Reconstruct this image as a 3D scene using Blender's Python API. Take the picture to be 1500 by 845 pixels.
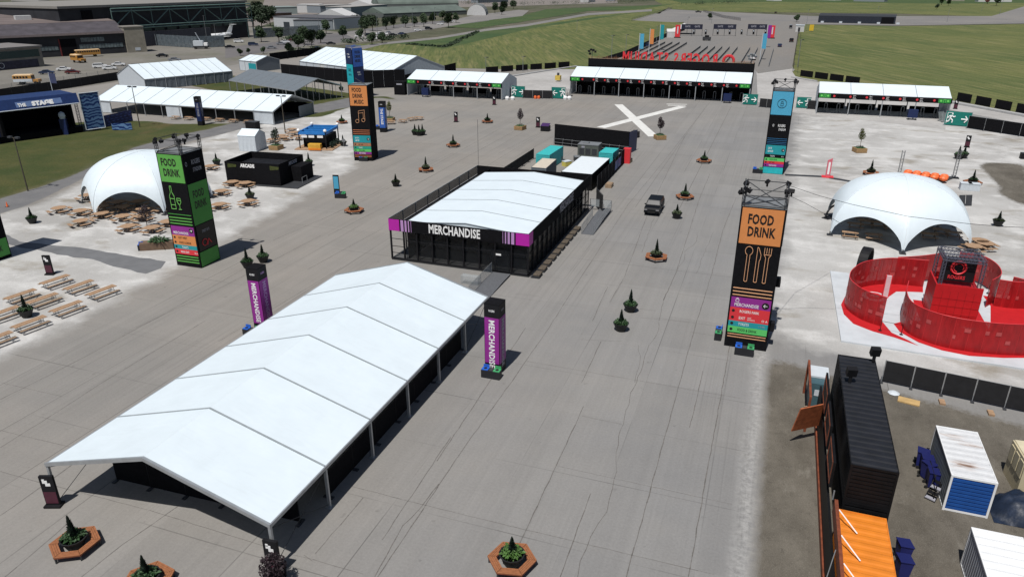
import bpy, math, random
import numpy as np
from mathutils import Vector, Matrix, geometry
from math import radians, sin, cos, pi, hypot, atan2, degrees
for o in list(bpy.data.objects): bpy.data.objects.remove(o)
rnd = random.Random(11)
S = bpy.context.scene
COL = S.collection
# ------------------------------------------------------------------ camera, light, exposure
FPX, PITCH, ROLL, YAW, CAMH = 1067.513, radians(23.0611), radians(-0.0947), radians(-19.6216), 30.0
fw = Vector((sin(YAW)*cos(PITCH), cos(YAW)*cos(PITCH), -sin(PITCH)))
rt = Vector((cos(YAW), -sin(YAW), 0)); up = rt.cross(fw)
rt, up = rt*cos(ROLL)+up*sin(ROLL), -rt*sin(ROLL)+up*cos(ROLL)
cam = bpy.data.cameras.new('camera'); camo = bpy.data.objects.new('camera', cam); COL.objects.link(camo)
mw = Matrix((rt, up, -fw)).transposed().to_4x4(); mw.translation = (0, 0, CAMH)
camo.matrix_world = mw
cam.sensor_width = 36; cam.lens = FPX/1500*36; cam.clip_start = .5; cam.clip_end = 20000
S.camera = camo
SUN_EL, SUN_AZ = 64.0, 187.0          # azimuth of the sun, clockwise from +Y
W = bpy.data.worlds.new('World'); S.world = W; W.use_nodes = True
nt = W.node_tree; nt.nodes.clear()
sk = nt.nodes.new('ShaderNodeTexSky'); sk.sky_type = 'NISHITA'; sk.sun_disc = False
sk.sun_elevation = radians(SUN_EL); sk.sun_rotation = radians(SUN_AZ); sk.altitude = 150
bg = nt.nodes.new('ShaderNodeBackground'); bg.inputs[1].default_value = .05
wo = nt.nodes.new('ShaderNodeOutputWorld'); nt.links.new(sk.outputs[0], bg.inputs[0]); nt.links.new(bg.outputs[0], wo.inputs[0])
sl = bpy.data.lights.new('sun', 'SUN'); sl.energy = 4.3; sl.angle = radians(.5); sl.color = (1, .965, .91)
so = bpy.data.objects.new('sun', sl); COL.objects.link(so)
az, el = radians(SUN_AZ), radians(SUN_EL)
sv = Vector((sin(az)*cos(el), cos(az)*cos(el), sin(el)))
so.rotation_euler = sv.to_track_quat('Z', 'Y').to_euler(); so.location = sv*200
S.view_settings.view_transform = 'Standard'; S.view_settings.look = 'None'
S.view_settings.exposure = 0.13; S.view_settings.gamma = 1
S.render.resolution_x = 1024; S.render.resolution_y = 576

def at(u, v, z=0.0):
    """world point at height z seen at photo pixel (u, v) of the 1500x845 photograph"""
    d = rt*((u-750)/FPX) - up*((v-422.5)/FPX) + fw
    t = (z-CAMH)/d.z
    return Vector((d.x*t, d.y*t, z))

# ------------------------------------------------------------------ materials
MATS = {}
def M(name, col, rough=.6, var=.12, scale=1.5, metal=0., bump=0., spec=.4, alpha=1., stretch=(1, 1, 1), detail=4):
    if name in MATS: return MATS[name]
    m = bpy.data.materials.new(name); m.use_nodes = True; MATS[name] = m
    n = m.node_tree; b = n.nodes['Principled BSDF']
    b.inputs['Roughness'].default_value = rough; b.inputs['Metallic'].default_value = metal
    b.inputs['Specular IOR Level'].default_value = spec
    if alpha < 1: b.inputs['Alpha'].default_value = alpha
    tc = n.nodes.new('ShaderNodeTexCoord'); mp = n.nodes.new('ShaderNodeMapping'); mp.inputs['Scale'].default_value = stretch
    n.links.new(tc.outputs['Object'], mp.inputs['Vector'])
    nz = n.nodes.new('ShaderNodeTexNoise'); nz.inputs['Scale'].default_value = scale; nz.inputs['Detail'].default_value = detail
    nz.inputs['Roughness'].default_value = .6
    n.links.new(mp.outputs[0], nz.inputs['Vector'])
    mr = n.nodes.new('ShaderNodeMapRange'); mr.inputs[1].default_value = .3; mr.inputs[2].default_value = .7
    mr.inputs[3].default_value = 1-var; mr.inputs[4].default_value = 1+var
    n.links.new(nz.outputs['Fac'], mr.inputs[0])
    hv = n.nodes.new('ShaderNodeHueSaturation'); hv.inputs['Color'].default_value = (*col, 1)
    n.links.new(mr.outputs[0], hv.inputs['Value']); n.links.new(hv.outputs[0], b.inputs['Base Color'])
    if bump:
        bp = n.nodes.new('ShaderNodeBump'); bp.inputs['Strength'].default_value = bump; bp.inputs['Distance'].default_value = .05
        n.links.new(nz.outputs['Fac'], bp.inputs['Height']); n.links.new(bp.outputs[0], b.inputs['Normal'])
    return m

def pvc():
    m = M('tent_pvc', (.63, .705, .755), .45, .03, .5, bump=0)
    n = m.node_tree; b = n.nodes['Principled BSDF']; tc = n.nodes['Texture Coordinate']
    def nz(sc, st, d, rot=0):
        mp = n.nodes.new('ShaderNodeMapping'); mp.inputs['Scale'].default_value = st; mp.inputs['Rotation'].default_value = (0, 0, rot); n.links.new(tc.outputs['Object'], mp.inputs[0])
        z = n.nodes.new('ShaderNodeTexNoise'); z.inputs['Scale'].default_value = sc; z.inputs['Detail'].default_value = d; z.inputs['Distortion'].default_value = .6; n.links.new(mp.outputs[0], z.inputs[0]); return z.outputs[0]
    a, b2 = nz(.32, (1, 1.8, 1), 2, .5), nz(.3, (1.6, .5, 1), 2, -.3)
    ad = n.nodes.new('ShaderNodeMath'); ad.operation = 'ADD'; n.links.new(a, ad.inputs[0]); n.links.new(b2, ad.inputs[1])
    bp = n.nodes.new('ShaderNodeBump'); bp.inputs['Strength'].default_value = .28; bp.inputs['Distance'].default_value = .12
    n.links.new(ad.outputs[0], bp.inputs['Height']); n.links.new(bp.outputs[0], b.inputs['Normal'])
    # faint grime streaks running down the membrane
    g_ = nz(1.2, (.35, 4.5, 1), 5); mr = n.nodes.new('ShaderNodeMapRange'); mr.inputs[1].default_value = .56; mr.inputs[2].default_value = .78; mr.inputs[3].default_value = 0; mr.inputs[4].default_value = .16; n.links.new(g_, mr.inputs[0])
    mx = n.nodes.new('ShaderNodeMix'); mx.data_type = 'RGBA'; src = b.inputs['Base Color'].links[0].from_socket
    n.links.new(mr.outputs[0], mx.inputs[0]); n.links.new(src, mx.inputs[6]); mx.inputs[7].default_value = (.50, .54, .56, 1); n.links.new(mx.outputs[2], b.inputs['Base Color'])
    return m
WHITE = pvc()
SEAM = M('seam', (.26, .29, .31), .6)
PALE = M('pale_fabric', (.50, .54, .58), .6, .06)
ALU = M('aluminium', (.42, .44, .46), .45, .1, metal=.6)
BLACK = M('black_fabric', (.006, .006, .0075), .9, .35, 3, spec=.12)
BLACKM = M('black_metal', (.009, .009, .011), .6, .3, spec=.2)
DARK = M('dark_grey', (.035, .037, .042), .6, .2)
MESH = M('black_mesh', (.012, .012, .014), .9, .3, alpha=.93)
RAILM = M('rail_mesh', (.02, .02, .022), .8, .2, alpha=.62)
GLASS = M('dark_glass', (.012, .014, .017), .2, .1, spec=.5, alpha=.34)
CLEAR = M('clear_panel', (.45, .5, .53), .15, .05, alpha=.28)
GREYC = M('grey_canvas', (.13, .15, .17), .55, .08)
GREYM = M('grey_metal', (.17, .18, .19), .5, .15)
WOOD = M('warm_wood', (.27, .105, .045), .65, .2, 6, stretch=(1, 1, 1))
WOODL = M('pale_wood', (.32, .205, .125), .75, .22, 3)
WOODD = M('bench_wood', (.27, .19, .125), .75, .2, 3)
CRATE = M('crate_wood', (.33, .21, .10), .8, .25, 4)
POT = M('planter_black', (.012, .013, .014), .6, .2)
SOIL = M('soil', (.03, .022, .015), .9, .2)
LEAF = M('leaf_green', (.030, .072, .024), .6, .45, 4)
LEAFD = M('conifer_green', (.014, .030, .018), .7, .45, 6)
LEAFP = M('leaf_purple', (.020, .011, .015), .6, .4, 6)
LEAFT = M('tree_green', (.024, .046, .017), .7, .5, .5)
LEAFY = M('leaf_young', (.13, .15, .035), .7, .4, 3)
BARK = M('bark', (.09, .065, .045), .85, .3, 4)
GREEN = M('vinyl_green', (.10, .34, .065), .5, .05)
GREEND = M('vinyl_deep_green', (.055, .27, .045), .5, .05)
LIME = M('vinyl_lime', (.10, .50, .13), .5, .05)
ORANGE = M('vinyl_orange', (.62, .235, .075), .5, .04)
LINEO = M('line_peach', (.68, .36, .2), .5, .04)
LINEG = M('line_green', (.22, .60, .14), .5, .04)
PURPLE = M('vinyl_purple', (.25, .022, .24), .5, .05)
MAGENTA = M('vinyl_magenta', (.42, .015, .33), .5, .05)
LILAC = M('vinyl_lilac', (.44, .25, .50), .5, .05)
REDV = M('vinyl_red', (.62, .035, .045), .5, .05)
TEALV = M('vinyl_teal', (.015, .27, .31), .5, .05)
SKYV = M('vinyl_sky', (.07, .34, .52), .5, .04)
BLUEV = M('vinyl_blue', (.03, .10, .38), .5, .08)
NAVY = M('vinyl_navy', (.008, .018, .075), .5, .2, 2)
SIGNG = M('exit_green', (.005, .16, .13), .5, .1)
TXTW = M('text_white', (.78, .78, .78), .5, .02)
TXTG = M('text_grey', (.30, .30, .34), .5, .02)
TXTB = M('text_black', (.012, .010, .010), .5, .02)
BINB = M('bin_blue', (.02, .11, .48), .45, .1)
BING = M('bin_green', (.05, .30, .12), .45, .1)
BINBODY = M('bin_body', (.015, .016, .02), .55, .2)
RED = M('red_panel', (.33, .009, .012), .4, .25, 2.2, spec=.4, alpha=.80, stretch=(1, 1, .3))
REDF = M('red_floor', (.44, .013, .017), .5, .08)
WFLOOR = M('white_floor', (.50, .53, .56), .55, .10, .5)
CORTEN = M('rust_brown', (.17, .045, .02), .7, .35, 3)
ORNC = M('container_orange', (.62, .19, .02), .45, .10, 1.2)
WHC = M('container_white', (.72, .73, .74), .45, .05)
BLUEC = M('container_blue', (.012, .07, .27), .45, .1)
TEALC = M('container_teal', (.06, .46, .47), .45, .08)
BEIGEC = M('container_beige', (.55, .49, .40), .5, .08)
BLKC = M('container_black', (.006, .006, .007), .6, .3, spec=.2)
BLKR = M('container_black_roof', (.010, .011, .015), .6, .3, 1.2)
CARBLK = M('car_black', (.006, .007, .009), .45, .05, spec=.14)
CARWHT = M('car_white', (.66, .67, .68), .25, .03, spec=.6)
CARRED = M('car_red', (.10, .012, .012), .25, .05, spec=.6)
CARBLU = M('car_blue', (.014, .028, .075), .22, .05, spec=.6)
CARGRY = M('car_grey', (.20, .21, .23), .25, .05, spec=.6)
CARGLS = M('car_glass', (.010, .012, .016), .25, .05, spec=.4)
TYRE = M('tyre', (.012, .012, .012), .85, .1)
LAMPW = M('headlamp', (.22, .22, .23), .15, .02)
LAMPR = M('taillamp', (.3, .01, .01), .2, .02)
SBUS = M('bus_yellow', (.42, .21, .05), .4, .06)
STEELG = M('truss_green', (.10, .16, .15), .6, .2, .5)
STONE = M('stone', (.24, .22, .18), .85, .2, .4)
CONCW = M('building_concrete', (.20, .185, .165), .85, .2, .3)
ROOFB = M('roof_brown', (.13, .105, .10), .85, .25, .15, stretch=(.3, 1, 1))
DKWALL = M('dark_cladding', (.022, .023, .028), .7, .3, .3)
GLZ = M('glazing', (.12, .15, .16), .2, .5, .8)
ROOFW = M('roof_white', (.50, .50, .50), .7, .1)
BRGREY = M('building_grey', (.20, .225, .25), .8, .15)
ORNG = M('inflatable_orange', (.78, .15, .04), .5, .15)
TARP = M('tarp_blue', (.012, .02, .04), .5, .4, 2, bump=.5)
CARD = M('cardboard', (.45, .30, .13), .8, .15)
PLANE = M('plane_white', (.72, .74, .76), .3, .03)

# ------------------------------------------------------------------ mesh builder
class MB:
    def __init__(s): s.v = []; s.f = []; s.m = []; s.mi = 0; s.T = None
    def add(s, vs, fs):
        o = len(s.v)
        if s.T is not None: vs = [tuple(s.T @ Vector(p)) for p in vs]
        s.v += [tuple(p) for p in vs]
        for f in fs: s.f.append(tuple(i+o for i in f)); s.m.append(s.mi)
        return s
    def use(s, i): s.mi = i; return s
    def box(s, x0, y0, z0, x1, y1, z1):
        v = [(x0,y0,z0),(x1,y0,z0),(x1,y1,z0),(x0,y1,z0),(x0,y0,z1),(x1,y0,z1),(x1,y1,z1),(x0,y1,z1)]
        return s.add(v, [(3,2,1,0),(4,5,6,7),(0,1,5,4),(1,2,6,5),(2,3,7,6),(3,0,4,7)])
    def obox(s, c, size, rz=0., rx=0.):
        Mx = Matrix.Translation(c) @ Matrix.Rotation(rz, 4, 'Z') @ Matrix.Rotation(rx, 4, 'X')
        a, b, d = size[0]/2, size[1]/2, size[2]/2
        v = [Mx @ Vector(p) for p in ((-a,-b,-d),(a,-b,-d),(a,b,-d),(-a,b,-d),(-a,-b,d),(a,-b,d),(a,b,d),(-a,b,d))]
        return s.add(v, [(3,2,1,0),(4,5,6,7),(0,1,5,4),(1,2,6,5),(2,3,7,6),(3,0,4,7)])
    def prism(s, poly, z0, z1):
        n = len(poly)
        a = sum(poly[i][0]*poly[(i+1)%n][1]-poly[(i+1)%n][0]*poly[i][1] for i in range(n))
        if a < 0: poly = poly[::-1]
        v = [(p[0],p[1],z0) for p in poly]+[(p[0],p[1],z1) for p in poly]
        return s.add(v, [tuple(range(n-1,-1,-1)), tuple(range(n,2*n))]+[(i,(i+1)%n,(i+1)%n+n,i+n) for i in range(n)])
    def slab(s, poly, off):
        """planar polygon extruded by vector off"""
        n = len(poly); off = Vector(off)
        v = [Vector(p) for p in poly]; v += [p+off for p in v]
        nn = (v[1]-v[0]).cross(v[2]-v[0])
        fs = [tuple(range(n-1,-1,-1)), tuple(range(n,2*n))]+[(i,(i+1)%n,(i+1)%n+n,i+n) for i in range(n)]
        if nn.dot(off) < 0: fs = [f[::-1] for f in fs]
        return s.add(v, fs)
    def tube(s, a, b, r, n=6, r2=None, cap=True):
        a, b = Vector(a), Vector(b); d = b-a
        if d.length < 1e-6: return s
        r2 = r if r2 is None else r2
        q = d.to_track_quat('Z', 'Y'); v = []
        for c, rr in ((a, r), (b, r2)):
            for i in range(n):
                t = 2*pi*(i+.5)/n; v.append(c + q @ Vector((rr*cos(t), rr*sin(t), 0)))
        fs = [(i,(i+1)%n,(i+1)%n+n,i+n) for i in range(n)]
        if cap: fs += [tuple(range(n-1,-1,-1)), tuple(range(n,2*n))]
        return s.add(v, fs)
    def path(s, pts, r, n=5):
        for a, b in zip(pts, pts[1:]): s.tube(a, b, r, n)
        return s
    def lathe(s, prof, n=12, c=(0,0,0), ph=0.):
        v = []; k = len(prof)
        for r, z in prof:
            for i in range(n):
                t = 2*pi*i/n+ph; v.append((c[0]+r*cos(t), c[1]+r*sin(t), c[2]+z))
        fs = [(j*n+i, j*n+(i+1)%n, (j+1)*n+(i+1)%n, (j+1)*n+i) for j in range(k-1) for i in range(n)]
        fs += [tuple(range(n-1,-1,-1)), tuple(range((k-1)*n, k*n))]
        return s.add(v, fs)
    def torus(s, c, R, r, axis='Z', n=24, m=6, a0=0., a1=2*pi):
        pts = []
        for i in range(n+1):
            t = a0+(a1-a0)*i/n
            p = {'Z': (R*cos(t), R*sin(t), 0), 'Y': (R*cos(t), 0, R*sin(t)), 'X': (0, R*cos(t), R*sin(t))}[axis]
            pts.append(Vector(c)+Vector(p))
        return s.path(pts, r, m)
    def quad(s, *p): return s.add(p, [tuple(range(len(p)))])
    def truss(s, a, b, w=.3, r=.025, seg=None):
        """square box truss between a and b"""
        a, b = Vector(a), Vector(b); d = b-a; L = d.length; q = d.to_track_quat('Z', 'Y')
        cs = [q @ Vector((x*w/2, y*w/2, 0)) for x, y in ((-1,-1),(1,-1),(1,1),(-1,1))]
        for c in cs: s.tube(a+c, b+c, r, 4)
        k = seg or max(1, int(L/w/1.2))
        for i in range(k):
            p, p2 = a+d*(i/k), a+d*((i+1)/k)
            for j in range(4):
                s.tube(p+cs[j], p2+cs[(j+1)%4], r*.6, 3, cap=False)
        return s
    def text(s, string, o, h, face='S', wf=1., align='L', ud=None, vd=None, bold=.03, lift=.012):
        """lettering: o = baseline point, h = cap height; face S (looks to -Y), E (to +X), N (to +Y), W, UP"""
        tv, tf, tw = glyphs(string, bold)
        D = {'S': ((1,0,0),(0,0,1),(0,-1,0)), 'E': ((0,1,0),(0,0,1),(1,0,0)), 'N': ((-1,0,0),(0,0,1),(0,1,0)),
             'W': ((0,-1,0),(0,0,1),(-1,0,0)), 'U': ((1,0,0),(0,1,0),(0,0,1)), 'Sdown': ((0,0,-1),(1,0,0),(0,-1,0)),
             'Edown': ((0,0,-1),(0,1,0),(1,0,0)), 'Wdown': ((0,0,-1),(0,-1,0),(-1,0,0))}[face]
        u, v, n = [Vector(x) for x in D]
        if ud is not None: u = Vector(ud)
        if vd is not None: v = Vector(vd)
        wf = wf*.70; w = tw*h*wf; x0 = {'L': 0, 'C': -w/2, 'R': -w}[align]
        o = Vector(o)+n*lift
        s.add([o+u*(x0+p[0]*h*wf)+v*(p[1]*h) for p in tv], tf)
        return w
    def build(s, name, mats, parent=None, smooth=False):
        me = bpy.data.meshes.new(name); me.from_pydata(s.v, [], s.f)
        if not isinstance(mats, (list, tuple)): mats = [mats]
        for m in mats: me.materials.append(m)
        if len(mats) > 1: me.polygons.foreach_set('material_index', s.m)
        if smooth: me.polygons.foreach_set('use_smooth', [True]*len(me.polygons))
        me.update()
        o = bpy.data.objects.new(name, me); COL.objects.link(o)
        if parent is not None: o.parent = parent
        return o

GL = {}
def glyphs(string, bold=.03):
    key = (string, bold)
    if key in GL: return GL[key]
    c = bpy.data.curves.new('t', 'FONT'); c.body = string; c.size = 1.0; c.offset = bold; c.resolution_u = 2
    c.space_character = 1.06 if bold > .02 else 1.0
    o = bpy.data.objects.new('t', c); COL.objects.link(o)
    bpy.context.view_layer.update()
    me = bpy.data.meshes.new_from_object(o.evaluated_get(bpy.context.evaluated_depsgraph_get()))
    vs = [(v.co.x, v.co.y) for v in me.vertices]; fs = [tuple(p.vertices) for p in me.polygons]
    bpy.data.objects.remove(o); bpy.data.curves.remove(c); bpy.data.meshes.remove(me)
    cap = .70
    x0 = min(v[0] for v in vs); x1 = max(v[0] for v in vs)
    r = ([((x-x0)/cap, y/cap) for x, y in vs], fs, (x1-x0)/cap)
    GL[key] = r
    return r

def tag(o, label=None, cat=None, group=None, kind=None):
    if label: o['label'] = label
    if cat: o['category'] = cat
    if group: o['group'] = group
    if kind: o['kind'] = kind
    return o
def thing(name, label, cat, loc=(0,0,0), rz=0., group=None):
    o = bpy.data.objects.new(name, None); COL.objects.link(o); o.empty_display_size = .3
    o.location = loc; o.rotation_euler = (0, 0, rz)
    return tag(o, label, cat, group)
def dup(src, label, loc, rz=None, group=None, scale=None):
    """copy of a thing with copies of its parts and sub-parts (mesh data shared)"""
    def rec(o, par):
        c = o.copy(); COL.objects.link(c)
        if par is not None: c.parent = par
        for ch in o.children: rec(ch, c)
        return c
    r = rec(src, None); r.location = loc; r['label'] = label
    if rz is not None: r.rotation_euler = (0, 0, rz)
    if group: r['group'] = group
    if scale: r.scale = (scale,)*3
    return r
class Kit:
    """first place() moves the prototype itself, later ones copy it"""
    def __init__(s, make): s.make = make; s.p = None
    def place(s, label, loc, rz=0., group=None, scale=None):
        if s.p is None:
            s.p = s.make(); r = s.p; r.location = loc; r.rotation_euler = (0, 0, rz); r['label'] = label
            if group: r['group'] = group
            if scale: r.scale = (scale,)*3
            return r
        r = dup(s.p, label, loc, rz, group, scale)
        if scale is None: r.scale = (1, 1, 1)
        return r
ORD = ['first', 'second', 'third', 'fourth', 'fifth', 'sixth', 'seventh', 'eighth', 'ninth', 'tenth', 'eleventh', 'twelfth', 'thirteenth', 'fourteenth', 'fifteenth', 'sixteenth']
# ------------------------------------------------------------------ ground
def px(l, z=0.): return [tuple(at(u, v, z)[:2]) for u, v in l]
def sheet(name, poly, z, mat, jit=0., step=None):
    P = []
    n = len(poly)
    for i in range(n):
        a, b = Vector(poly[i]), Vector(poly[(i+1)%n])
        k = max(1, int((b-a).length/step)) if step else 1
        nn = Vector((-(b-a).y, (b-a).x)).normalized() if (b-a).length > 0 else Vector((0, 0))
        for j in range(k):
            q = a.lerp(b, j/k)
            if jit and j: q = q+nn*rnd.uniform(-jit, jit)
            P.append((q.x, q.y, z))
    tri = geometry.tessellate_polygon([[Vector(p) for p in P]])
    m = MB(); fs = []
    for t in tri:
        a, b, c = [P[i] for i in t]
        if (b[0]-a[0])*(c[1]-a[1])-(b[1]-a[1])*(c[0]-a[0]) < 0: t = t[::-1]
        fs.append(tuple(t))
    m.add(P, fs)
    o = m.build(name, mat); o['kind'] = 'structure'
    return o
def inpoly(X, Y, poly):
    r = np.zeros(X.shape, bool); n = len(poly)
    for i in range(n):
        x0, y0 = poly[i]; x1, y1 = poly[(i+1)%n]
        if y0 == y1: continue
        c = ((y0 > Y) != (y1 > Y)) & (X < (x1-x0)*(Y-y0)/(y1-y0)+x0); r ^= c
    return r
def blur(a, k):
    for _ in range(2):
        for ax in (0, 1):
            a = sum(np.roll(a, s, ax) for s in range(-k, k+1))/(2*k+1)
    return a
gx = np.arange(-200, 70.1, .9); gy = np.arange(-12, 296, .9)
GX, GY = np.meshgrid(gx, gy)
Z_gravel = [  # pale crushed limestone
    [(1.9, 63), (5, 62.5), (14, 60.5), (40, 55), (75, 50), (75, 193), (6, 193), (5, 170), (4, 130), (3.2, 100)],
    px([(-260,420),(0,310),(60,300),(110,275),(180,240),(300,205),(340,182),(420,165),(520,150),(523,243),(440,290),(335,347),(262,392),(0,528),(-300,700)])]
Z_dirt = [[(1.9, -12), (1.9, 57), (2.4, 60), (5, 58.5), (10, 57.0), (25, 53.5), (70, 44), (70, -12)],
    px([(1435,238),(1500,240),(1520,310),(1475,290),(1450,262)])]
Z_asph = [px([(-100,330),(0,292),(95,262),(200,215),(350,178),(430,160),(520,142),(523,155),(430,172),(352,190),(205,225),(120,262),(50,297),(0,312),(-100,360)])]
Z_grass = [px([(-300,330),(-60,120),(0,195),(110,180),(160,176),(215,178),(260,182),(370,181),(345,192),(200,224),(95,266),(0,303),(-250,420)]),
    px([(300,100),(345,112),(600,150),(560,140),(470,172),(430,172),(410,180),(400,150),(250,120)])]
def zone(ps, k): 
    a = np.zeros(GX.shape, float)
    for p in ps: a = np.maximum(a, inpoly(GX, GY, p).astype(float))
    return blur(a, k)
attr = np.stack([zone(Z_gravel, 2), zone(Z_dirt, 1), zone(Z_asph, 1), zone(Z_grass, 1)], -1)
ny, nx = GX.shape
vv = np.stack([GX, GY, np.zeros_like(GX)], -1).reshape(-1, 3)
ii = (np.arange(ny-1)[:, None]*nx+np.arange(nx-1)[None]).reshape(-1)
ff = np.stack([ii, ii+1, ii+1+nx, ii+nx], -1)
me = bpy.data.meshes.new('plaza_ground'); me.from_pydata(vv.tolist(), [], ff.tolist())
ca = me.color_attributes.new('zones', 'FLOAT_COLOR', 'POINT'); ca.data.foreach_set('color', attr.reshape(-1).astype(np.float32))
ground = bpy.data.objects.new('plaza_ground', me); COL.objects.link(ground); ground['kind'] = 'structure'

class NT:
    def __init__(s, name):
        s.m = bpy.data.materials.new(name); s.m.use_nodes = True; s.n = s.m.node_tree; s.b = s.n.nodes['Principled BSDF']
        s.tc = s.n.nodes.new('ShaderNodeTexCoord'); s.geo = s.n.nodes.new('ShaderNodeNewGeometry')
        s.P = s.geo.outputs['Position']
    def link(s, a, b): s.n.links.new(a, b)
    def noise(s, scale, stretch=(1,1,1), det=5, rough=.6, loc=(0,0,0), dist=0):
        mp = s.n.nodes.new('ShaderNodeMapping'); mp.inputs['Scale'].default_value = stretch; mp.inputs['Location'].default_value = loc
        s.link(s.P, mp.inputs[0]); z = s.n.nodes.new('ShaderNodeTexNoise'); z.inputs['Scale'].default_value = scale
        z.inputs['Detail'].default_value = det; z.inputs['Roughness'].default_value = rough; z.inputs['Distortion'].default_value = dist
        s.link(mp.outputs[0], z.inputs['Vector']); return z.outputs['Fac']
    def mr(s, x, a, b, c, d):
        r = s.n.nodes.new('ShaderNodeMapRange'); s.put(x, r.inputs[0])
        for i, q in enumerate((a, b, c, d)): r.inputs[i+1].default_value = q
        return r.outputs[0]
    def put(s, x, inp):
        if isinstance(x, (int, float)): inp.default_value = x
        elif isinstance(x, tuple): inp.default_value = (*x, 1)
        else: s.link(x, inp)
    def math(s, op, a, b=0.):
        m = s.n.nodes.new('ShaderNodeMath'); m.operation = op; s.put(a, m.inputs[0]); s.put(b, m.inputs[1]); return m.outputs[0]
    def mix(s, f, a, b, mode='MIX'):
        m = s.n.nodes.new('ShaderNodeMix'); m.data_type = 'RGBA'; m.blend_type = mode
        s.put(f, m.inputs[0]); s.put(a, m.inputs[6]); s.put(b, m.inputs[7]); return m.outputs[2]
    def mul(s, col, f):   # multiply colour by scalar
        c = s.n.nodes.new('ShaderNodeCombineColor')
        for i in range(3): s.link(f, c.inputs[i])
        return s.mix(1., col, c.outputs[0], 'MULTIPLY')
    def end(s, col, rough=.85, bump=None, bs=.3, bd=.02):
        s.put(col, s.b.inputs['Base Color']); s.b.inputs['Roughness'].default_value = rough
        s.b.inputs['Specular IOR Level'].default_value = .2
        if bump is not None:
            bp = s.n.nodes.new('ShaderNodeBump'); bp.inputs['Strength'].default_value = bs; bp.inputs['Distance'].default_value = bd
            s.link(bump, bp.inputs['Height']); s.link(bp.outputs[0], s.b.inputs['Normal'])
        return s.m
g = NT('plaza_surface')
at_ = g.n.nodes.new('ShaderNodeVertexColor'); at_.layer_name = 'zones'
sc = g.n.nodes.new('ShaderNodeSeparateColor'); g.link(at_.outputs['Color'], sc.inputs[0])
big = g.noise(.045, det=4); mid = g.noise(.35, det=5); fine = g.noise(6., det=4); vf = g.noise(28., det=2)
lane = g.noise(1., (.55, .012, 1), det=3, rough=.65)          # long tone streaks down the runway
tyre = g.noise(1., (2.6, .02, 1), det=3, rough=.7, loc=(40, 0, 0))
cr = g.mix(g.mr(big, .38, .62, 0, 1), (.240, .223, .203), (.216, .207, .195))
# slab joints
sx = g.n.nodes.new('ShaderNodeSeparateXYZ'); g.link(g.P, sx.inputs[0])
bx_ = g.mr(sx.outputs[0], -46, -6, 0, 1)
cr = g.mix(bx_, cr, g.mix(g.mr(big, .38, .62, 0, 1), (.222, .216, .208), (.205, .203, .202)))
f1 = g.math('MULTIPLY', g.mr(lane, .3, .7, .95, 1.045), g.mr(tyre, .35, .7, 1.02, .955))
f1 = g.math('MULTIPLY', f1, g.mr(mid, .3, .7, .96, 1.04)); f1 = g.math('MULTIPLY', f1, g.mr(fine, .3, .7, .93, 1.06))
# individual slabs: subtle tone per slab
wn = g.n.nodes.new('ShaderNodeTexWhiteNoise'); wn.noise_dimensions = '2D'
cx_ = g.n.nodes.new('ShaderNodeCombineXYZ')
g.link(g.math('FLOOR', g.math('DIVIDE', g.math('ADD', sx.outputs[0], .9), 6.1)), cx_.inputs[0])
g.link(g.math('FLOOR', g.math('DIVIDE', sx.outputs[1], 6.5)), cx_.inputs[1]); g.link(cx_.outputs[0], wn.inputs['Vector'])
f1 = g.math('MULTIPLY', f1, g.mr(wn.outputs['Value'], 0, 1, .955, 1.04))
spot = g.noise(1.3, det=3, loc=(9, 4, 0)); f1 = g.math('MULTIPLY', f1, g.mr(spot, .70, .78, 1, .72))
def jl(o, pitch, off, wd):
    fr_ = g.math('FRACT', g.math('DIVIDE', g.math('ADD', o, off), pitch)); return g.mr(g.math('ABSOLUTE', g.math('SUBTRACT', fr_, .5)), .5-wd/pitch, .5-wd/pitch*.4, 0, 1)
jx = g.math('MULTIPLY', jl(sx.outputs[0], 6.1, .9, .05), g.mr(g.noise(.3, (1, .15, 1), det=3, loc=(1, 2, 0)), .42, .6, 0, .42))
jy = g.math('MULTIPLY', jl(sx.outputs[1], 6.5, .75, .05), g.mr(g.noise(.3, (.2, 1, 1), det=3, loc=(7, 2, 0)), .42, .6, 0, .38))
f1 = g.math('MULTIPLY', f1, g.math('SUBTRACT', 1., g.math('MAXIMUM', jx, jy)))
ty = g.noise(1., (5.5, .035, 1), det=2, rough=.5, loc=(3, 0, 0)); tm_ = g.noise(.05, (1.2, .5, 1), det=2, loc=(0, 9, 0))
f1 = g.math('MULTIPLY', f1, g.math('SUBTRACT', 1., g.math('MULTIPLY', g.mr(ty, .56, .68, 0, .16), g.mr(tm_, .48, .62, 0, 1))))
oil = g.noise(.9, det=2, loc=(19, 4, 0)); f1 = g.math('MULTIPLY', f1, g.mr(oil, .70, .80, 1, .75))
f1 = g.math('MULTIPLY', f1, g.mr(vf, .25, .75, .90, 1.10))
conc = g.mul(cr, f1)
def edge(ch, nz, amp=.55, w=.12): 
    t = g.math('ADD', ch, g.math('MULTIPLY', g.math('SUBTRACT', nz, .5), amp)); return g.mr(t, .5-w, .5+w, 0, 1)
gb = g.noise(.05, (1, .8, 1), det=6, rough=.62, loc=(3, 8, 0)); gb2 = g.noise(.17, (1, 1.3, 1), det=5, rough=.65, loc=(31, 8, 0))
grav = g.mix(g.mr(gb, .38, .6, 0, 1), (.43, .425, .415), (.315, .308, .297))
grav = g.mix(g.mr(gb2, .48, .66, 0, .8), grav, (.55, .545, .535))
grav = g.mix(g.mr(g.noise(.11, (1, 1.7, 1), det=5, loc=(7, 77, 0)), .56, .68, 0, .7), grav, (.21, .185, .145))
grav = g.mul(grav, g.mr(fine, .3, .7, .90, 1.08))
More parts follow.
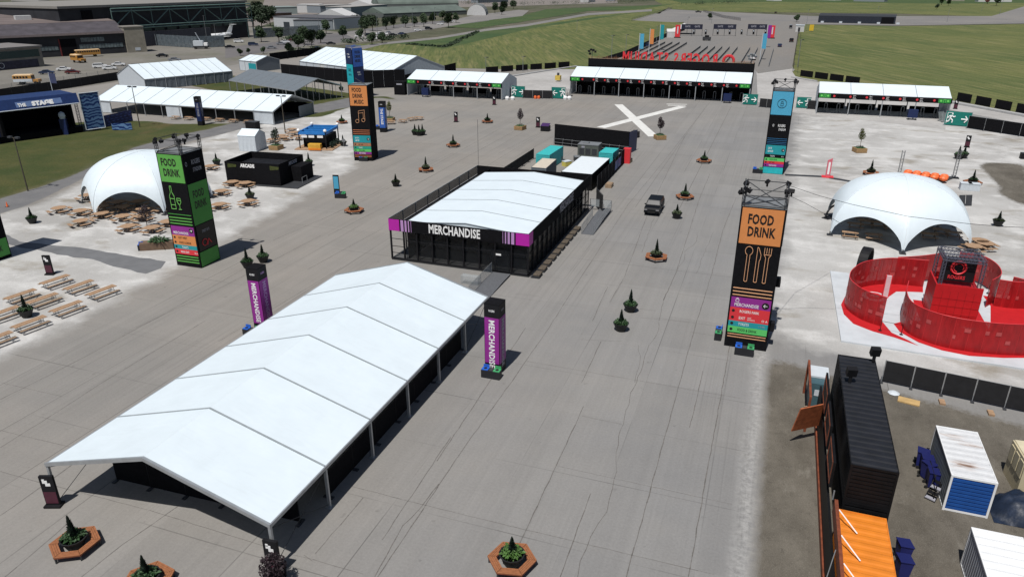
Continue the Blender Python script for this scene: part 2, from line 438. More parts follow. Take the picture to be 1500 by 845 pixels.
dn = g.noise(.28, (1, .6, 1), det=6, rough=.7, loc=(5, 1, 0)); dn2 = g.noise(2.4, det=5, rough=.75)
dirt = g.mix(g.mr(dn, .35, .65, 0, 1), (.080, .071, .058), (.140, .126, .105))
dirt = g.mix(g.mr(dn2, .55, .75, 0, .6), dirt, (.045, .040, .034)); dirt = g.mix(g.mr(g.noise(11., det=3, rough=.8), .56, .70, 0, .6), dirt, (.22, .205, .18)); dirt = g.mix(g.mr(g.noise(.45, (1, .5, 1), det=6, rough=.75, loc=(60, 4, 0)), .58, .72, 0, .65), dirt, (.20, .185, .16)); dirt = g.mul(dirt, g.mr(vf, .3, .7, .6, 1.4))
asph = g.mul(g.mix(g.mr(mid, .3, .7, 0, 1), (.125, .125, .13), (.165, .162, .162)), g.mr(fine, .3, .7, .88, 1.1))
gn = g.noise(.12, det=6, rough=.65); gn2 = g.noise(3., det=5, rough=.8)
grs = g.mix(g.mr(gn, .35, .65, 0, 1), (.072, .072, .024), (.040, .055, .016))
grs = g.mix(g.mr(g.noise(.07, (1, .5, 1), det=5, loc=(50, 20, 0)), .58, .7, 0, .6), grs, (.13, .075, .045))
grs = g.mul(grs, g.mr(gn2, .3, .7, .6, 1.35))
c = g.mix(edge(sc.outputs[0], mid, .9, .22), conc, grav)
c = g.mix(edge(at_.outputs['Alpha'], gn2, .5, .1), c, grs)
c = g.mix(g.math('MULTIPLY', edge(sc.outputs[2], mid, .9, .45), .55), c, (.17, .15, .12)); c = g.mix(edge(sc.outputs[2], mid, .35, .08), c, asph)
c = g.mix(edge(sc.outputs[1], dn2, .7, .14), c, dirt)
# chalky dust spilled along the runway's right edge
dx = g.math('ABSOLUTE', g.math('SUBTRACT', g.math('ADD', sx.outputs[0], g.math('MULTIPLY', dn, -1.2)), 1.0))
dust = g.math('MULTIPLY', g.mr(dx, .1, 1.0, .8, 0), g.mr(sx.outputs[1], 60, 66, 1, 0))
c = g.mix(g.math('MULTIPLY', dust, g.mr(dn2, .36, .66, .05, .85)), c, (.40, .395, .385))
g.end(c, .88, g.math('ADD', fine, g.math('MULTIPLY', sc.outputs[1], g.math('MULTIPLY', dn2, 4.))), .35, .03)
me.materials.append(g.m)

ASPH = simple0 = M('path_asphalt', (.135, .138, .145), .9, .14, .5, bump=.1)
sheet('asphalt_path', px([(-260,300),(0,340),(29,354),(97,361),(170,371),(243,383),(236,393),(214,401),(180,393),(146,383),(63,368),(0,357),(-260,330)]), .006, ASPH, .22, 1.2)
# traced joints and cracks in the slabs
def jstrip(m, pts, w, jit=0.):
    P = [at(u, v, .004) if not isinstance(u, Vector) else u for u, v in pts]
    Q = []
    for a, b in zip(P, P[1:]):
        k = max(1, int((b-a).length/.8)) if jit else 1
        for j in range(k): Q.append(a.lerp(b, j/k)+Vector((rnd.uniform(-jit, jit), rnd.uniform(-jit, jit), 0)))
    Q.append(P[-1])
    for i, (a, b) in enumerate(zip(Q, Q[1:])):
        d = (b-a).normalized(); n = Vector((-d.y, d.x, 0))*w*rnd.uniform(.18, .42)
        m.quad(a-n, b-n, b+n, a+n) if n.cross(b-a).z < 0 else m.quad(a+n, b+n, b-n, a-n)
m = MB()
A = [[(1068.4,510),(1008.3,844)],[(1095,360),(1068.4,510)],[(1017.8,480),(917.2,846)],[(1059,337),(1043,400),(1017.8,480)],
     [(855,400),(804,480),(750,557.8),(680,655),(552,846)],[(972.7,236),(920,300),(855,400)],[(1040,150),(972.7,236)],
     [(855,595),(815,682),(775,765),(740,846)],[(1003,200),(950,310),(915,405),(893,443)],[(890,420),(868,470)],
     [(1030,543),(1010,626)],[(865,722),(820,846)],[(1078,290),(1059,337)],[(643,708),(615,745),(590,770),(548,846)],
     [(0,755),(120,670),(215,597),(330,515)],[(5,846),(60,800),(100,765)],[(118,846),(180,797),(262,740)],
     [(532,729),(462,810)],[(0,655),(60,618),(150,560),(300,470)],[(320,500),(420,440),(500,392)],[(0,585),(110,530),(240,460),(360,392)],
     [(200,480),(330,418),(470,345)],[(400,352),(520,300),(640,240),(730,190)],[(450,395),(560,335)],[(480,345),(590,290)],[(730,225),(800,190),(850,165)],
     [(755,230),(830,190)],[(880,500),(852,560)],[(1040,255),(1025,290),(990,400),(972,440)],[(770,480),(700,585),(640,675)],[(660,640),(560,790)]]
for l in A: jstrip(m, l, .09, .03)
B = [[(750,770.7),(1045.9,840.7)],[(516,712),(625,740),(750,770.7)],[(814.8,681.7),(1071.8,737.9)],[(771.6,528.8),(1048,577),(1085,583)],
     [(852,609),(911,621)],[(840,347.6),(943.6,359.7)],[(0,690),(40,701.3),(220,747),(389,800)],[(430,812),(458,819),(532,840)],[(1010,486),(1085,497)],[(938,465),(1010,472)],
     [(755,430),(790,434)],[(865,350),(870,352)],[(900,305),(1010,316)],[(1020,368),(1075,372)],[(850,497),(912,500)],[(960,455),(935,452)],[(0,560),(90,580)],[(0,630),(160,668)]]
for l in B: jstrip(m, l, .05, .02)
C = [[(1022,340),(1020,355),(1003,368),(1002,380),(990,400)],[(966,472),(962,490),(951,505),(946,520),(935,552),(925,575),(912,620),(905,650),(902,690),(898,715),(888,750),(865,785),(852,820),(846,846)],
     [(935,505),(938,530),(930,560)],[(640,340),(610,352)],[(457,822),(445,812)],[(960,312),(940,370)],[(975,430),(965,470)],[(1045,340),(1020,400)]]
for l in C: jstrip(m, l, .06, .08)
# regular faint joints farther out
for X in (-52, -46, -40.5, -35, -29, -17, -11): 
    jstrip(m, [(Vector((X, 100, .004)), 0), (Vector((X+.3, 196, .004)), 0)], .09)
for Y in (104, 117, 130, 143, 156, 169, 182): jstrip(m, [(Vector((-60, Y, .004)), 0), (Vector((1, Y, .004)), 0)], .05)
CRK = M('joint_dark', (.120, .112, .104), .95, .3, 3)
tag(m.build('pavement_joints', CRK), kind='structure')
# painted closed-runway cross
m = MB()
XW = M('runway_white_paint', (.60, .60, .58), .8, .12, .8)
for a, b, w in (((906, 153.3), (957, 200), 2.1), ((880, 187), (1000, 156.3), 2.2)):
    p, q = at(*a, .008), at(*b, .008 if w < 2.15 else .012); q.z = p.z = (.008 if w < 2.15 else .012); d = (q-p).normalized(); n = Vector((-d.y, d.x, 0))*w/2
    m.quad(p-n, q-n, q+n, p+n) if (q-p).cross(n).z > 0 else m.quad(p+n, q+n, q-n, p-n)
tag(m.build('runway_cross_marking', XW), kind='structure')
m = MB()
for u0, v0, u1, v1 in ((976,153,1006,153.6),(978,155,1004,155.6)): 
    p, q = at(u0, v0, .008), at(u1, v1, .008); m.quad(p, q, q+Vector((0, .8, 0)), p+Vector((0, .8, 0)))
tag(m.build('faded_line_marking', XW), kind='structure')

# far country
def simple(name, c1, c2, s1=.02, s2=.4, st=(1,1,1), c3=None, s3=.006, fr=(.7, 1.3)):
    q = NT(name); a = q.noise(s1, st, 6, .62); b = q.noise(s2, (1, 1, 1), 5, .7, (5, 5, 0))
    col = q.mix(q.mr(a, .38, .62, 0, 1), c1, c2)
    if c3: col = q.mix(q.mr(q.noise(s3, st, 5, .6, (77, 3, 0)), .5, .64, 0, .8), col, c3)
    return q.end(q.mul(col, q.mr(b, .3, .7, *fr)), .95)
BASE = simple('far_ground', (.065, .07, .04), (.115, .105, .08), .012, .15, c3=(.04, .055, .028))
def fieldmat():
    q = NT('field_grass'); rot = q.n.nodes.new('ShaderNodeVectorRotate'); rot.rotation_type = 'Z_AXIS'; rot.inputs['Angle'].default_value = radians(-24)
    q.link(q.P, rot.inputs['Vector']); q.P = rot.outputs[0]
    a = q.noise(.020, (1, .5, 1), 4, .55); b = q.noise(.9, (1, .045, 1), 4, .65, (4, 9, 0)); c2 = q.noise(.35, (1, .06, 1), 5, .7, (14, 2, 0)); d2 = q.noise(1.6, (1, 1, 1), 4, .8)
    e2 = q.noise(.03, (1, 1, 1), 5, .7, (54, 2, 0))
    col = q.mix(q.mr(a, .40, .60, 0, .8), (.122, .132, .046), (.072, .098, .033))
    col = q.mix(q.math('MULTIPLY', q.mr(c2, .46, .60, 0, .75), q.mr(e2, .38, .58, .25, 1)), col, (.19, .175, .078)); col = q.mix(q.mr(b, .48, .60, 0, .55), col, (.045, .068, .024))
    return q.end(q.mul(col, q.mr(d2, .3, .7, .72, 1.25)), .95)
GR1 = fieldmat()
GR2 = simple('dark_grass', (.042, .074, .028), (.065, .09, .034), .04, .4, (.6, 1, 1))
TAX = simple('far_concrete', (.20, .19, .18), (.165, .16, .158), .02, .6, (1, 1, 1), fr=(.9, 1.1))
TAXD = simple('far_asphalt', (.115, .112, .115), (.15, .14, .14), .02, .6, (1, 1, 1), fr=(.9, 1.1))
PARK = simple('parking_concrete', (.185, .175, .155), (.15, .142, .13), .03, .5, (1, 1, 1), (.115, .115, .08), .02, fr=(.88, 1.1))
GRV = simple('far_gravel', (.40, .39, .38), (.32, .31, .30), .05, .6, fr=(.88, 1.1))
sheet('terrain', [(-6000,-400),(6000,-400),(6000,9000),(-6000,9000)], -.08, BASE)
def ps(name, pts, z, mat, jit=0, step=None): return sheet(name, px(pts, 0), z, mat, jit, step)
ps('airfield_apron', [(-60,22),(385,8),(390,-8),(900,-14),(905,5),(760,9),(640,12),(500,18),(420,25),(380,40)], .02, simple('apron', (.175, .155, .145), (.205, .185, .17), .01, .2, (1, 1, 1), fr=(.92, 1.08)))
ps('parking_lot', [(-400,330),(-400,60),(0,60),(210,45),(330,40),(430,40),(520,50),(560,60),(520,64),(440,72),(420,82),(340,96),(185,118),(140,125),(0,142),(-60,150)], .01, PARK)
ps('access_road', [(330,86),(430,70),(520,61),(600,40),(690,38),(720,30),(700,28),(600,34),(500,48),(420,60),(330,70)], .03, TAXD)
ps('airport_road', [(500,48),(560,44),(640,34),(700,22),(760,15),(775,16),(765,24),(700,32),(640,42),(560,55),(530,62)], .05, TAX)
ps('grass_field', [(480,96),(520,66),(600,60),(700,47),(840,25),(960,8),(985,6),(960,26),(1000,27),(1010,40),(975,52),(925,75),(900,84),(858,100),(842,102),(740,102),(660,100),(620,97),(560,88)], .03, GR1, 1.5, 12)
ps('dark_grass_strip', [(575,64),(650,55),(700,47),(800,36),(860,27),(945,17),(860,30),(780,42),(650,72),(600,66)], .05, GR2)
ps('green_meadow', [(650,40),(700,33),(770,22),(800,14),(940,9),(990,6),(940,14),(860,17),(780,30),(700,42)], .045, GR2, 1, 10)
ps('field_path', [(500,72),(560,63),(640,55),(710,43),(770,36),(860,20),(955,14),(955,17),(862,23),(772,39),(712,46),(640,58),(560,66),(520,76)], .07, TAX)
ps('far_green_fields', [(950,-14),(1700,-14),(1700,24),(1480,26),(1300,20),(1170,19),(1060,18),(985,14),(960,2)], .01, GR1)
ps('far_dark_fields', [(900,-20),(1700,-20),(1700,3),(1380,6),(1130,3),(1000,5)], .03, GR2)
ps('crossing_taxiway', [(975,14),(1060,18),(1190,24),(1480,24),(1700,18),(1700,30),(1500,35),(1310,38),(1180,36),(1170,40),(990,28),(950,30),(962,20)], .03, TAX)
ps('runway_far_part', [(900,84),(925,75),(975,52),(1010,28),(1172,32),(1166,66),(1160,101),(1110,108),(1100,92),(860,92)], .04, simple('runway_far', (.195, .18, .165), (.175, .17, .165), .03, .4, (1, .2, 1), fr=(.92, 1.08)))
ps('taxiway_branch', [(925,30),(960,20),(1010,26),(1060,36),(1050,33),(985,33),(940,31)], .035, TAX)
ps('stadium_field', [(1161,106),(1168,62),(1174,36),(1310,39),(1500,36),(1800,34),(1800,225),(1500,168),(1400,148),(1380,146),(1240,124),(1196,120),(1165,112)], .03, GR1, .6, 8)
ps('field_service_road', [(1310,34),(1420,33),(1460,22),(1500,10),(1560,10),(1520,20),(1480,28),(1440,36)], .055, TAX)
ps('gate_apron', [(750,112),(842,98),(858,99),(856,108),(850,135),(750,140)], .012, GRV, .3, 4)
ps('entry_lane', [(1160,101),(1200,118),(1385,146),(1500,168),(1800,225),(1800,245),(1500,182),(1385,160),(1385,190),(1160,165),(1110,150),(1108,100)], .012, GRV)
def kerb(name, pts, w, h, mat):
    P = [at(u, v) for u, v in pts]; m = MB()
    for a, b in zip(P, P[1:]):
        d = (b-a).normalized(); n = Vector((-d.y, d.x, 0))*w/2
        m.prism([tuple((a-n)[:2]), tuple((b-n)[:2]), tuple((b+n)[:2]), tuple((a+n)[:2])], 0, h)
    return tag(m.build(name, mat), kind='structure')
kerb('concrete_kerb', [(750,112.5),(800,104.5),(845,98)], .9, .35, M('kerb', (.36, .36, .36), .8))
kerb('concrete_kerb', [(1160,114),(1196,120)], .9, .35, MATS['kerb'])
kerb('concrete_kerb', [(1386,150),(1430,158),(1500,171),(1620,195)], 1.4, .5, MATS['kerb'])
# ------------------------------------------------------------------ marquee in the foreground
def gable_tent(name, label, x0, x1, y0, y1, ze, zr, bays, roofm=WHITE, axis='Y', rz=0., org=None, gables=(0, 0), posts=True, thick=.05,
               seamm=SEAM, cat='tent', fasc=.22, brace=True, group=None, loc=None):
    """ridge along local y from 0..L, width from -w..w ; origin on the ground at the middle of the near gable"""
    if loc is None:
        if axis == 'Y': loc = ((x0+x1)/2, y0, 0); Wd = (x1-x0)/2; L = y1-y0; rz = 0
        else: loc = (x0, (y0+y1)/2, 0); Wd = (y1-y0)/2; L = x1-x0; rz = -pi/2
    else: Wd, L = x1, y1
    t = thing(name, label, cat, loc, rz, group)
    m = MB()
    for s in (-1, 1):
        for i in range(bays):     # each bay's membrane sags a little between the frames
            ya, yb = L*i/bays, L*(i+1)/bays; nu, nv = 6, 5
            V = []
            for a in range(nu+1):
                for b in range(nv+1):
                    u, v = a/nu, b/nv
                    sag = .05*sin(pi*u)*(sin(pi*v)**.6 if 0 < v < 1 else 0)
                    V.append((s*Wd*(1-v)*1.0, ya+(yb-ya)*u, ze+(zr-ze)*v-sag))
            F = []
            for a in range(nu):
                for b in range(nv):
                    q = (a*(nv+1)+b, (a+1)*(nv+1)+b, (a+1)*(nv+1)+b+1, a*(nv+1)+b+1)
                    F.append(q if s > 0 else q[::-1])
            m.add(V, F)
    m.build('roof', roofm, t, smooth=True)
    for i in range(bays+1):
        y = L*i/bays; w = .07; m = MB()
        for dz, hh in ((-.16, .19),):   # one bent frame per bay line
            V = [(-Wd, y-w, ze+dz), (0, y-w, zr+dz), (Wd, y-w, ze+dz), (Wd, y-w, ze+dz+hh), (0, y-w, zr+dz+hh), (-Wd, y-w, ze+dz+hh)]
            V += [(x, y_+2*w, z_) for x, y_, z_ in V]
            m.add(V, [(0,1,4,5), (1,2,3,4), (11,10,7,6), (10,9,8,7), (5,4,10,11), (4,3,9,10), (6,7,1,0), (7,8,2,1), (0,5,11,6), (2,8,9,3)])
        m.build('rafter', seamm, t)
    for s in (-1, 1): m = MB(); m.box(s*Wd-.09, -.05, ze-fasc, s*Wd+.09, L+.05, ze+.0); m.build('eave_beam', ALU, t)
    for y in (-.06, L+.06):
        m = MB(); W2 = Wd+.1; h_ = .24; V = [(-W2, y-.05, ze-.2), (0, y-.05, zr-.2), (W2, y-.05, ze-.2), (W2, y-.05, ze-.2+h_), (0, y-.05, zr-.2+h_), (-W2, y-.05, ze-.2+h_)]
        V += [(x, y_+.1, z_) for x, y_, z_ in V]
        m.add(V, [(0,1,4,5), (1,2,3,4), (11,10,7,6), (10,9,8,7), (5,4,10,11), (4,3,9,10), (6,7,1,0), (7,8,2,1), (0,5,11,6), (2,8,9,3)])
        m.build('gable_beam', ALU, t)
    if posts:
        for i in range(bays+1):
            for s in (-1, 1):
                m = MB(); y = L*i/bays
                m.box(s*Wd-.09, y-.07, 0.04, s*Wd+.09, y+.07, ze-fasc-.003)
                m.box(s*Wd-.22, y-.22, 0.004, s*Wd+.22, y+.22, .04)
                m.build('post', ALU, t)
    if brace:
        for (i) in (0, bays-1):
            ya, yb = L*i/bays, L*(i+1)/bays
            for s in (-1, 1):
                m = MB(); m.tube((s*Wd, ya, .2), (s*Wd, yb, ze-.3), .02, 4); m.tube((s*Wd, yb, .2), (s*Wd, ya, ze-.3), .02, 4); m.build('wire_brace', DARK, t)
    for k, y in zip(gables, (0, L)):
        if k:
            m = MB(); m.slab([(-Wd, y, ze), (Wd, y, ze), (0, y, zr-.05)], (0, .03 if y == 0 else -.03, 0))
            if k == 2: m.box(-Wd, min(y, y-.0), .05, Wd, y+(.04 if y == 0 else -.04) if y == 0 else y, ze) if y == 0 else m.box(-Wd, y-.04, .05, Wd, y, ze)
            m.build('gable_wall', PALE, t)
    return t
T0 = gable_tent('marquee', 'large white marquee with open sides in the foreground, before the merchandise pavilion', -38.8, -22.75, 24.9, 57.0, 3.04, 5.42, 6)
m = MB()   # black crowd panels standing under the marquee
def panel_wall(label, a, b, h, name='mesh_fence', n=4, mat=MESH, group=None, feet=True, postm=ALU, cat='fence', z=0):
    a, b = Vector((a[0], a[1], z)), Vector((b[0], b[1], z)); d = (b-a); L = d.length; rz = atan2(d.y, d.x)
    t = thing(name, label, cat, a, rz, group)
    for i in range(n):
        m = MB(); m.box(L*i/n+.04, -.015, .12, L*(i+1)/n-.04, .015, h-.06); m.build('panel', mat, t)
    m = MB()
    for i in range(n+1): m.tube((L*i/n, 0, .0), (L*i/n, 0, h), .03, 5)
    m.tube((0, 0, h-.05), (L, 0, h-.05), .02, 4); m.tube((0, 0, h*.52), (L, 0, h*.52), .014, 4)
    m.build('frame', postm, t)
    if feet:
        for i in range(n+1): m = MB(); m.box(L*i/n-.12, -.35, .004, L*i/n+.12, .35, .07); m.build('foot', DARK, t)
    return t
panel_wall('black wind screen across the inside of the foreground marquee', at(172, 703), (-23.6, at(172, 703).y+.5), 2.1, 'wind_screen', 5, BLACK, postm=BLACKM, cat='screen')
panel_wall('row of black barrier panels along the right inside edge of the marquee', (-23.3, 31), (-23.3, 52), 1.9, 'wind_screen', 7, BLACK, postm=BLACKM, cat='screen')

# ------------------------------------------------------------------ merchandise pavilion
X0, X1, Y0, Y1 = -39.7, -22.95, 69.75, 96.6; ZF, ZT = 3.62, 5.0; XR = -37.7
mp = thing('merchandise_pavilion', 'black steel and glass merchandise pavilion with white roof and pink cornered sign band', 'pavilion', ((X0+X1)/2, Y0, 0))
ox, oy = (X0+X1)/2, Y0
def L_(x, y, z): return (x-ox, y-oy, z)
def lb(m, x0, y0, z0, x1, y1, z1): m.box(x0-ox, y0-oy, z0, x1-ox, y1-oy, z1); return m
m = MB(); lb(m, X0, Y0+.1, .0, X1, Y1, .22); m.build('deck', M('deck_grey', (.10, .10, .10), .7, .2, 2), mp)
m = MB(); NB = 5; zr, ze = ZT+.34, ZT-.3; yb = Y1-2.6; xm = (XR+X1)/2   # gabled membrane inside the parapets
for (a, b) in ((XR+.05, xm), (X1-.12, xm)):
    for i in range(NB):
        ya, y2 = Y0+.2+(yb-Y0)*i/NB, Y0+.2+(yb-Y0)*(i+1)/NB
        q = [L_(a, ya, ze), L_(b, ya, zr), L_(b, y2, zr), L_(a, y2, ze)]
        m.slab(q if a > b else q, (0, 0, -.04))
m.slab([L_(XR+.05, Y0+.2, ze), L_(X1-.12, Y0+.2, ze), L_(xm, Y0+.2, zr)], (0, .03, 0)); m.build('roof', WHITE, mp)
for i in range(0, NB+1):
    y = Y0+.2+(yb-Y0)*i/NB; m = MB()
    for a in (XR+.05, X1-.12):
        p, q = Vector(L_(a, y, ze)), Vector(L_(xm, y, zr)); m.slab([p+Vector((0,-.06,-.02)), p+Vector((0,.06,-.02)), q+Vector((0,.06,-.02)), q+Vector((0,-.06,-.02))], (0, 0, .05))
    m.build('roof_seam', SEAM, mp)
m = MB()    # fascia band: front, right, back
lb(m, X0, Y0-.06, ZF, X1+.06, Y0+.06, ZT); lb(m, X1-.06, Y0+.06, ZF, X1+.06, Y1, ZT); lb(m, X0, Y1-.1, ZF, X1-.06, Y1, ZT)
m.build('fascia', BLACK, mp)
m = MB(); lb(m, XR-.05, Y0+.07, ZF, XR, Y1-.11, ze-.05); m.build('inner_parapet', BLACK, mp)
for a, b in ((X0-.01, X0+1.35), (X1-1.45, X1+.06)): m = MB(); lb(m, a, Y0-.085, ZF+.02, b, Y0-.063, ZT-.02); m.build('corner_panel', MAGENTA, mp)
m = MB(); lb(m, X1+.063, Y0-.06, ZF+.02, X1+.08, Y0+1.2, ZT-.02)
m.build('corner_panel', MAGENTA, mp)
for k, (o, w) in enumerate(((.18, .34), (.68, .24), (1.1, .14), (1.45, .05))):
    for a in (X0+1.35+o, X1-1.45-o-w): m = MB(); lb(m, a, Y0-.082, ZF+.03, a+w, Y0-.063, ZT-.03); m.build('stripe', LILAC, mp)
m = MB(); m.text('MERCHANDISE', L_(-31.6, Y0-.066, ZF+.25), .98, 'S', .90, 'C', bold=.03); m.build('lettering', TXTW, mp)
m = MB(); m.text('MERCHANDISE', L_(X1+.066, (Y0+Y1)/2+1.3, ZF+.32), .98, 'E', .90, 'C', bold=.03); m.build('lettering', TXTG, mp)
def posts(m, pts, z0, z1, r=.06):
    for x, y in pts: lb(m, x-r, y-r, z0, x+r, y+r, z1)
xs = [X0+.1, X0+1.75, X0+3.4]+[X0+3.4+(X1-X0-3.5)*k/7 for k in range(1, 8)]
ys = [Y0+.1+(Y1-Y0-.2)*k/15 for k in range(16)]
for x, y, r in [(x, Y0+.1, .085) for x in xs]+[(X1-.1, y, .06) for y in ys[1:-1]]+[(X0+.1, y, .06) for y in ys[2:-1:2]]+[(x, Y1-.12, .06) for x in xs]:
    m = MB(); posts(m, [(x, y)], .22, ZF, r); m.build('column', BLACKM, mp)
m = MB()
for z in (1.35, 2.5): lb(m, XR, Y0+.06, z, X1-.1, Y0+.13, z+.06) if z > 2 else None; lb(m, X1-.13, Y0+.2, z, X1-.07, Y1-.1, z+.06)
for z in (.9, 1.7, 2.6): lb(m, X0+.1, Y0+.06, z, X0+1.75, Y0+.13, z+.05)
lb(m, X0, Y0-.0, .22, X1, Y0+.16, .34); lb(m, X1-.16, Y0, .22, X1, Y1, .34)
m.build('rails', BLACKM, mp)
m = MB(); lb(m, X0+1.8, Y0+.35, .3, X1-.15, Y0+.38, ZF); m.build('front_glazing', GLASS, mp)
m = MB(); lb(m, X1-.2, Y0+.4, .3, X1-.18, Y1-.2, ZF); m.build('side_glazing', GLASS, mp)
m = MB(); lb(m, XR+.06, Y0+.4, .25, XR+.1, Y1-.2, ZF); lb(m, XR+.1, Y1-2.7, .25, X1-.3, Y1-2.66, ZF); m.build('rear_wall', BLACK, mp)
m = MB(); lb(m, -27.45, Y0-.0, .24, -25.1, Y0+.03, 2.75); lb(m, -27.45, Y0-.06, .24, -27.3, Y0, 2.75)
lb(m, -25.25, Y0-.06, .24, -25.1, Y0, 2.75); lb(m, -27.3, Y0-.06, 2.6, -25.25, Y0, 2.75); d0 = m.build('entrance_door', GLASS, mp)
m = MB(); lb(m, -26.7, Y0-.1, 2.2, -26.1, Y0-.07, 2.4); m.build('door_sign', TXTW, d0)
for i in range(5):   # merchandise counters seen through the glass
    m = MB(); lb(m, -36+i*2.4, Y0+5, .22, -34.6+i*2.4, Y0+8+i%2*3, 1.1+.3*(i%2)); m.build('counter', DARK, mp)
m = MB()   # terrace railing screens along the left side and back
n = 8
for i in range(n):
    a, b = Y0+.1+(Y1-Y0-.2)*i/n, Y0+.1+(Y1-Y0-.2)*(i+1)/n
    lb(m, X0-.02, a+.06, ZT-1.2, X0+.02, b-.06, ZT-.04)
m.build('terrace_screen', RAILM, mp)
m = MB()
for i in range(n+1): y = Y0+.1+(Y1-Y0-.2)*i/n; lb(m, X0-.05, y-.04, ZF, X0+.05, y+.04, ZT+.02)
lb(m, X0-.04, Y0, ZT-.03, X0+.04, Y1, ZT+.03); lb(m, X0-.04, Y0, ZF-.1, X0+.04, Y1, ZF+.1); m.build('terrace_rail', GREYM, mp)
m = MB(); lb(m, X0+.05, Y0+.15, ZF-.06, XR-.1, Y1-.15, ZF-.0); m.build('side_floor', MESH, mp)
m = MB(); m.tube(L_(X0+.2, Y1-.2, ZT), L_(X0+.2, Y1-.2, 11.6), .025, 4); m.build('mast', DARK, mp)

# ramps with clear guard panels
def ramp(label, x0, x1, ya, yb, z, slopey, rails):
    t = thing('access_ramp', label, 'ramp', ((x0+x1)/2, ya, 0)); cx_ = (x0+x1)/2
    m = MB(); w = (x1-x0)/2; L = yb-ya; 
    m.slab([(-w, 0, .03), (w, 0, .03), (w, slopey, z), (-w, slopey, z)], (0, 0, -.025)); m.box(-w, slopey, z-.06, w, L, z)
    for y in (slopey*.5, slopey, L-.1):
        for s in (-w+.05, w-.05): m.box(s-.04, y-.04, 0, s+.04, y+.04, z*(min(1, y/slopey))-.05)
    m.build('deck', M('tread_grey', (.10, .105, .115), .6, .2, 5), t)
    for (xa, y1_, xb, y2_) in rails:
        m = MB(); a, b = Vector((xa-cx_, y1_-ya, 0)), Vector((xb-cx_, y2_-ya, 0))
        za, zb = z*min(1, a.y/slopey), z*min(1, b.y/slopey)
        a.z, b.z = za, zb; m.slab([a+Vector((0,0,.1)), b+Vector((0,0,.1)), b+Vector((0,0,1.15)), a+Vector((0,0,1.15))], (.02, .01, 0)); g_ = m.build('guard_panel', CLEAR, t)
        m = MB(); m.tube(a+Vector((0,0,1.17)), b+Vector((0,0,1.17)), .02, 4)
        for p in (a, a.lerp(b, .5), b): m.tube(p, p+Vector((0, 0, 1.17)), .02, 4)
        m.build('handrail', GREYM, g_)
    return t
ramp('grey ramp with clear side panels leading to the merchandise pavilion front door', -27.1, -25.0, 62.8, 69.6, .22, 4.5, [(-27.1, 62.9, -27.1, 69.4)])
ramp('grey ramp and landing with clear panels on the pavilion right side', -21.3, -19.75, 86.0, 96.6, .45, 6.0, [(-21.3, 86.1, -21.3, 92), (-19.75, 86.1, -19.75, 96.5), (-22.8, 96.6, -19.75, 96.6)])
m = MB(); m.obox((0,0,.45), (2.0, .7, .9)); tag(m.build('guard_box', CLEAR), 'clear boxed guard rail beside the pavilion front ramp', 'guard rail').location = (-28.3, 66.2, 0)
def mk_pallet():
    t = thing('wooden_step', '', 'step'); 
    for z in (.0, .16, .32):
        m = MB()
        for k in range(3): m.box(-.75+.9*z+.3, -.8+.42*k, z+.004, .55, -.8+.42*k+.36, z+.13)
        m.build('plank_layer', M('step_wood', (.10, .08, .06), .8, .3, 3) if z > .3 else DARK, t)
    return t
K = Kit(mk_pallet)
for i in range(10):
    K.place(f'{ORD[i]} plank topped step from the front corner along the pavilion right side', (-22.3, 70.6+i*1.85, 0), 0, 'plank steps along the pavilion')

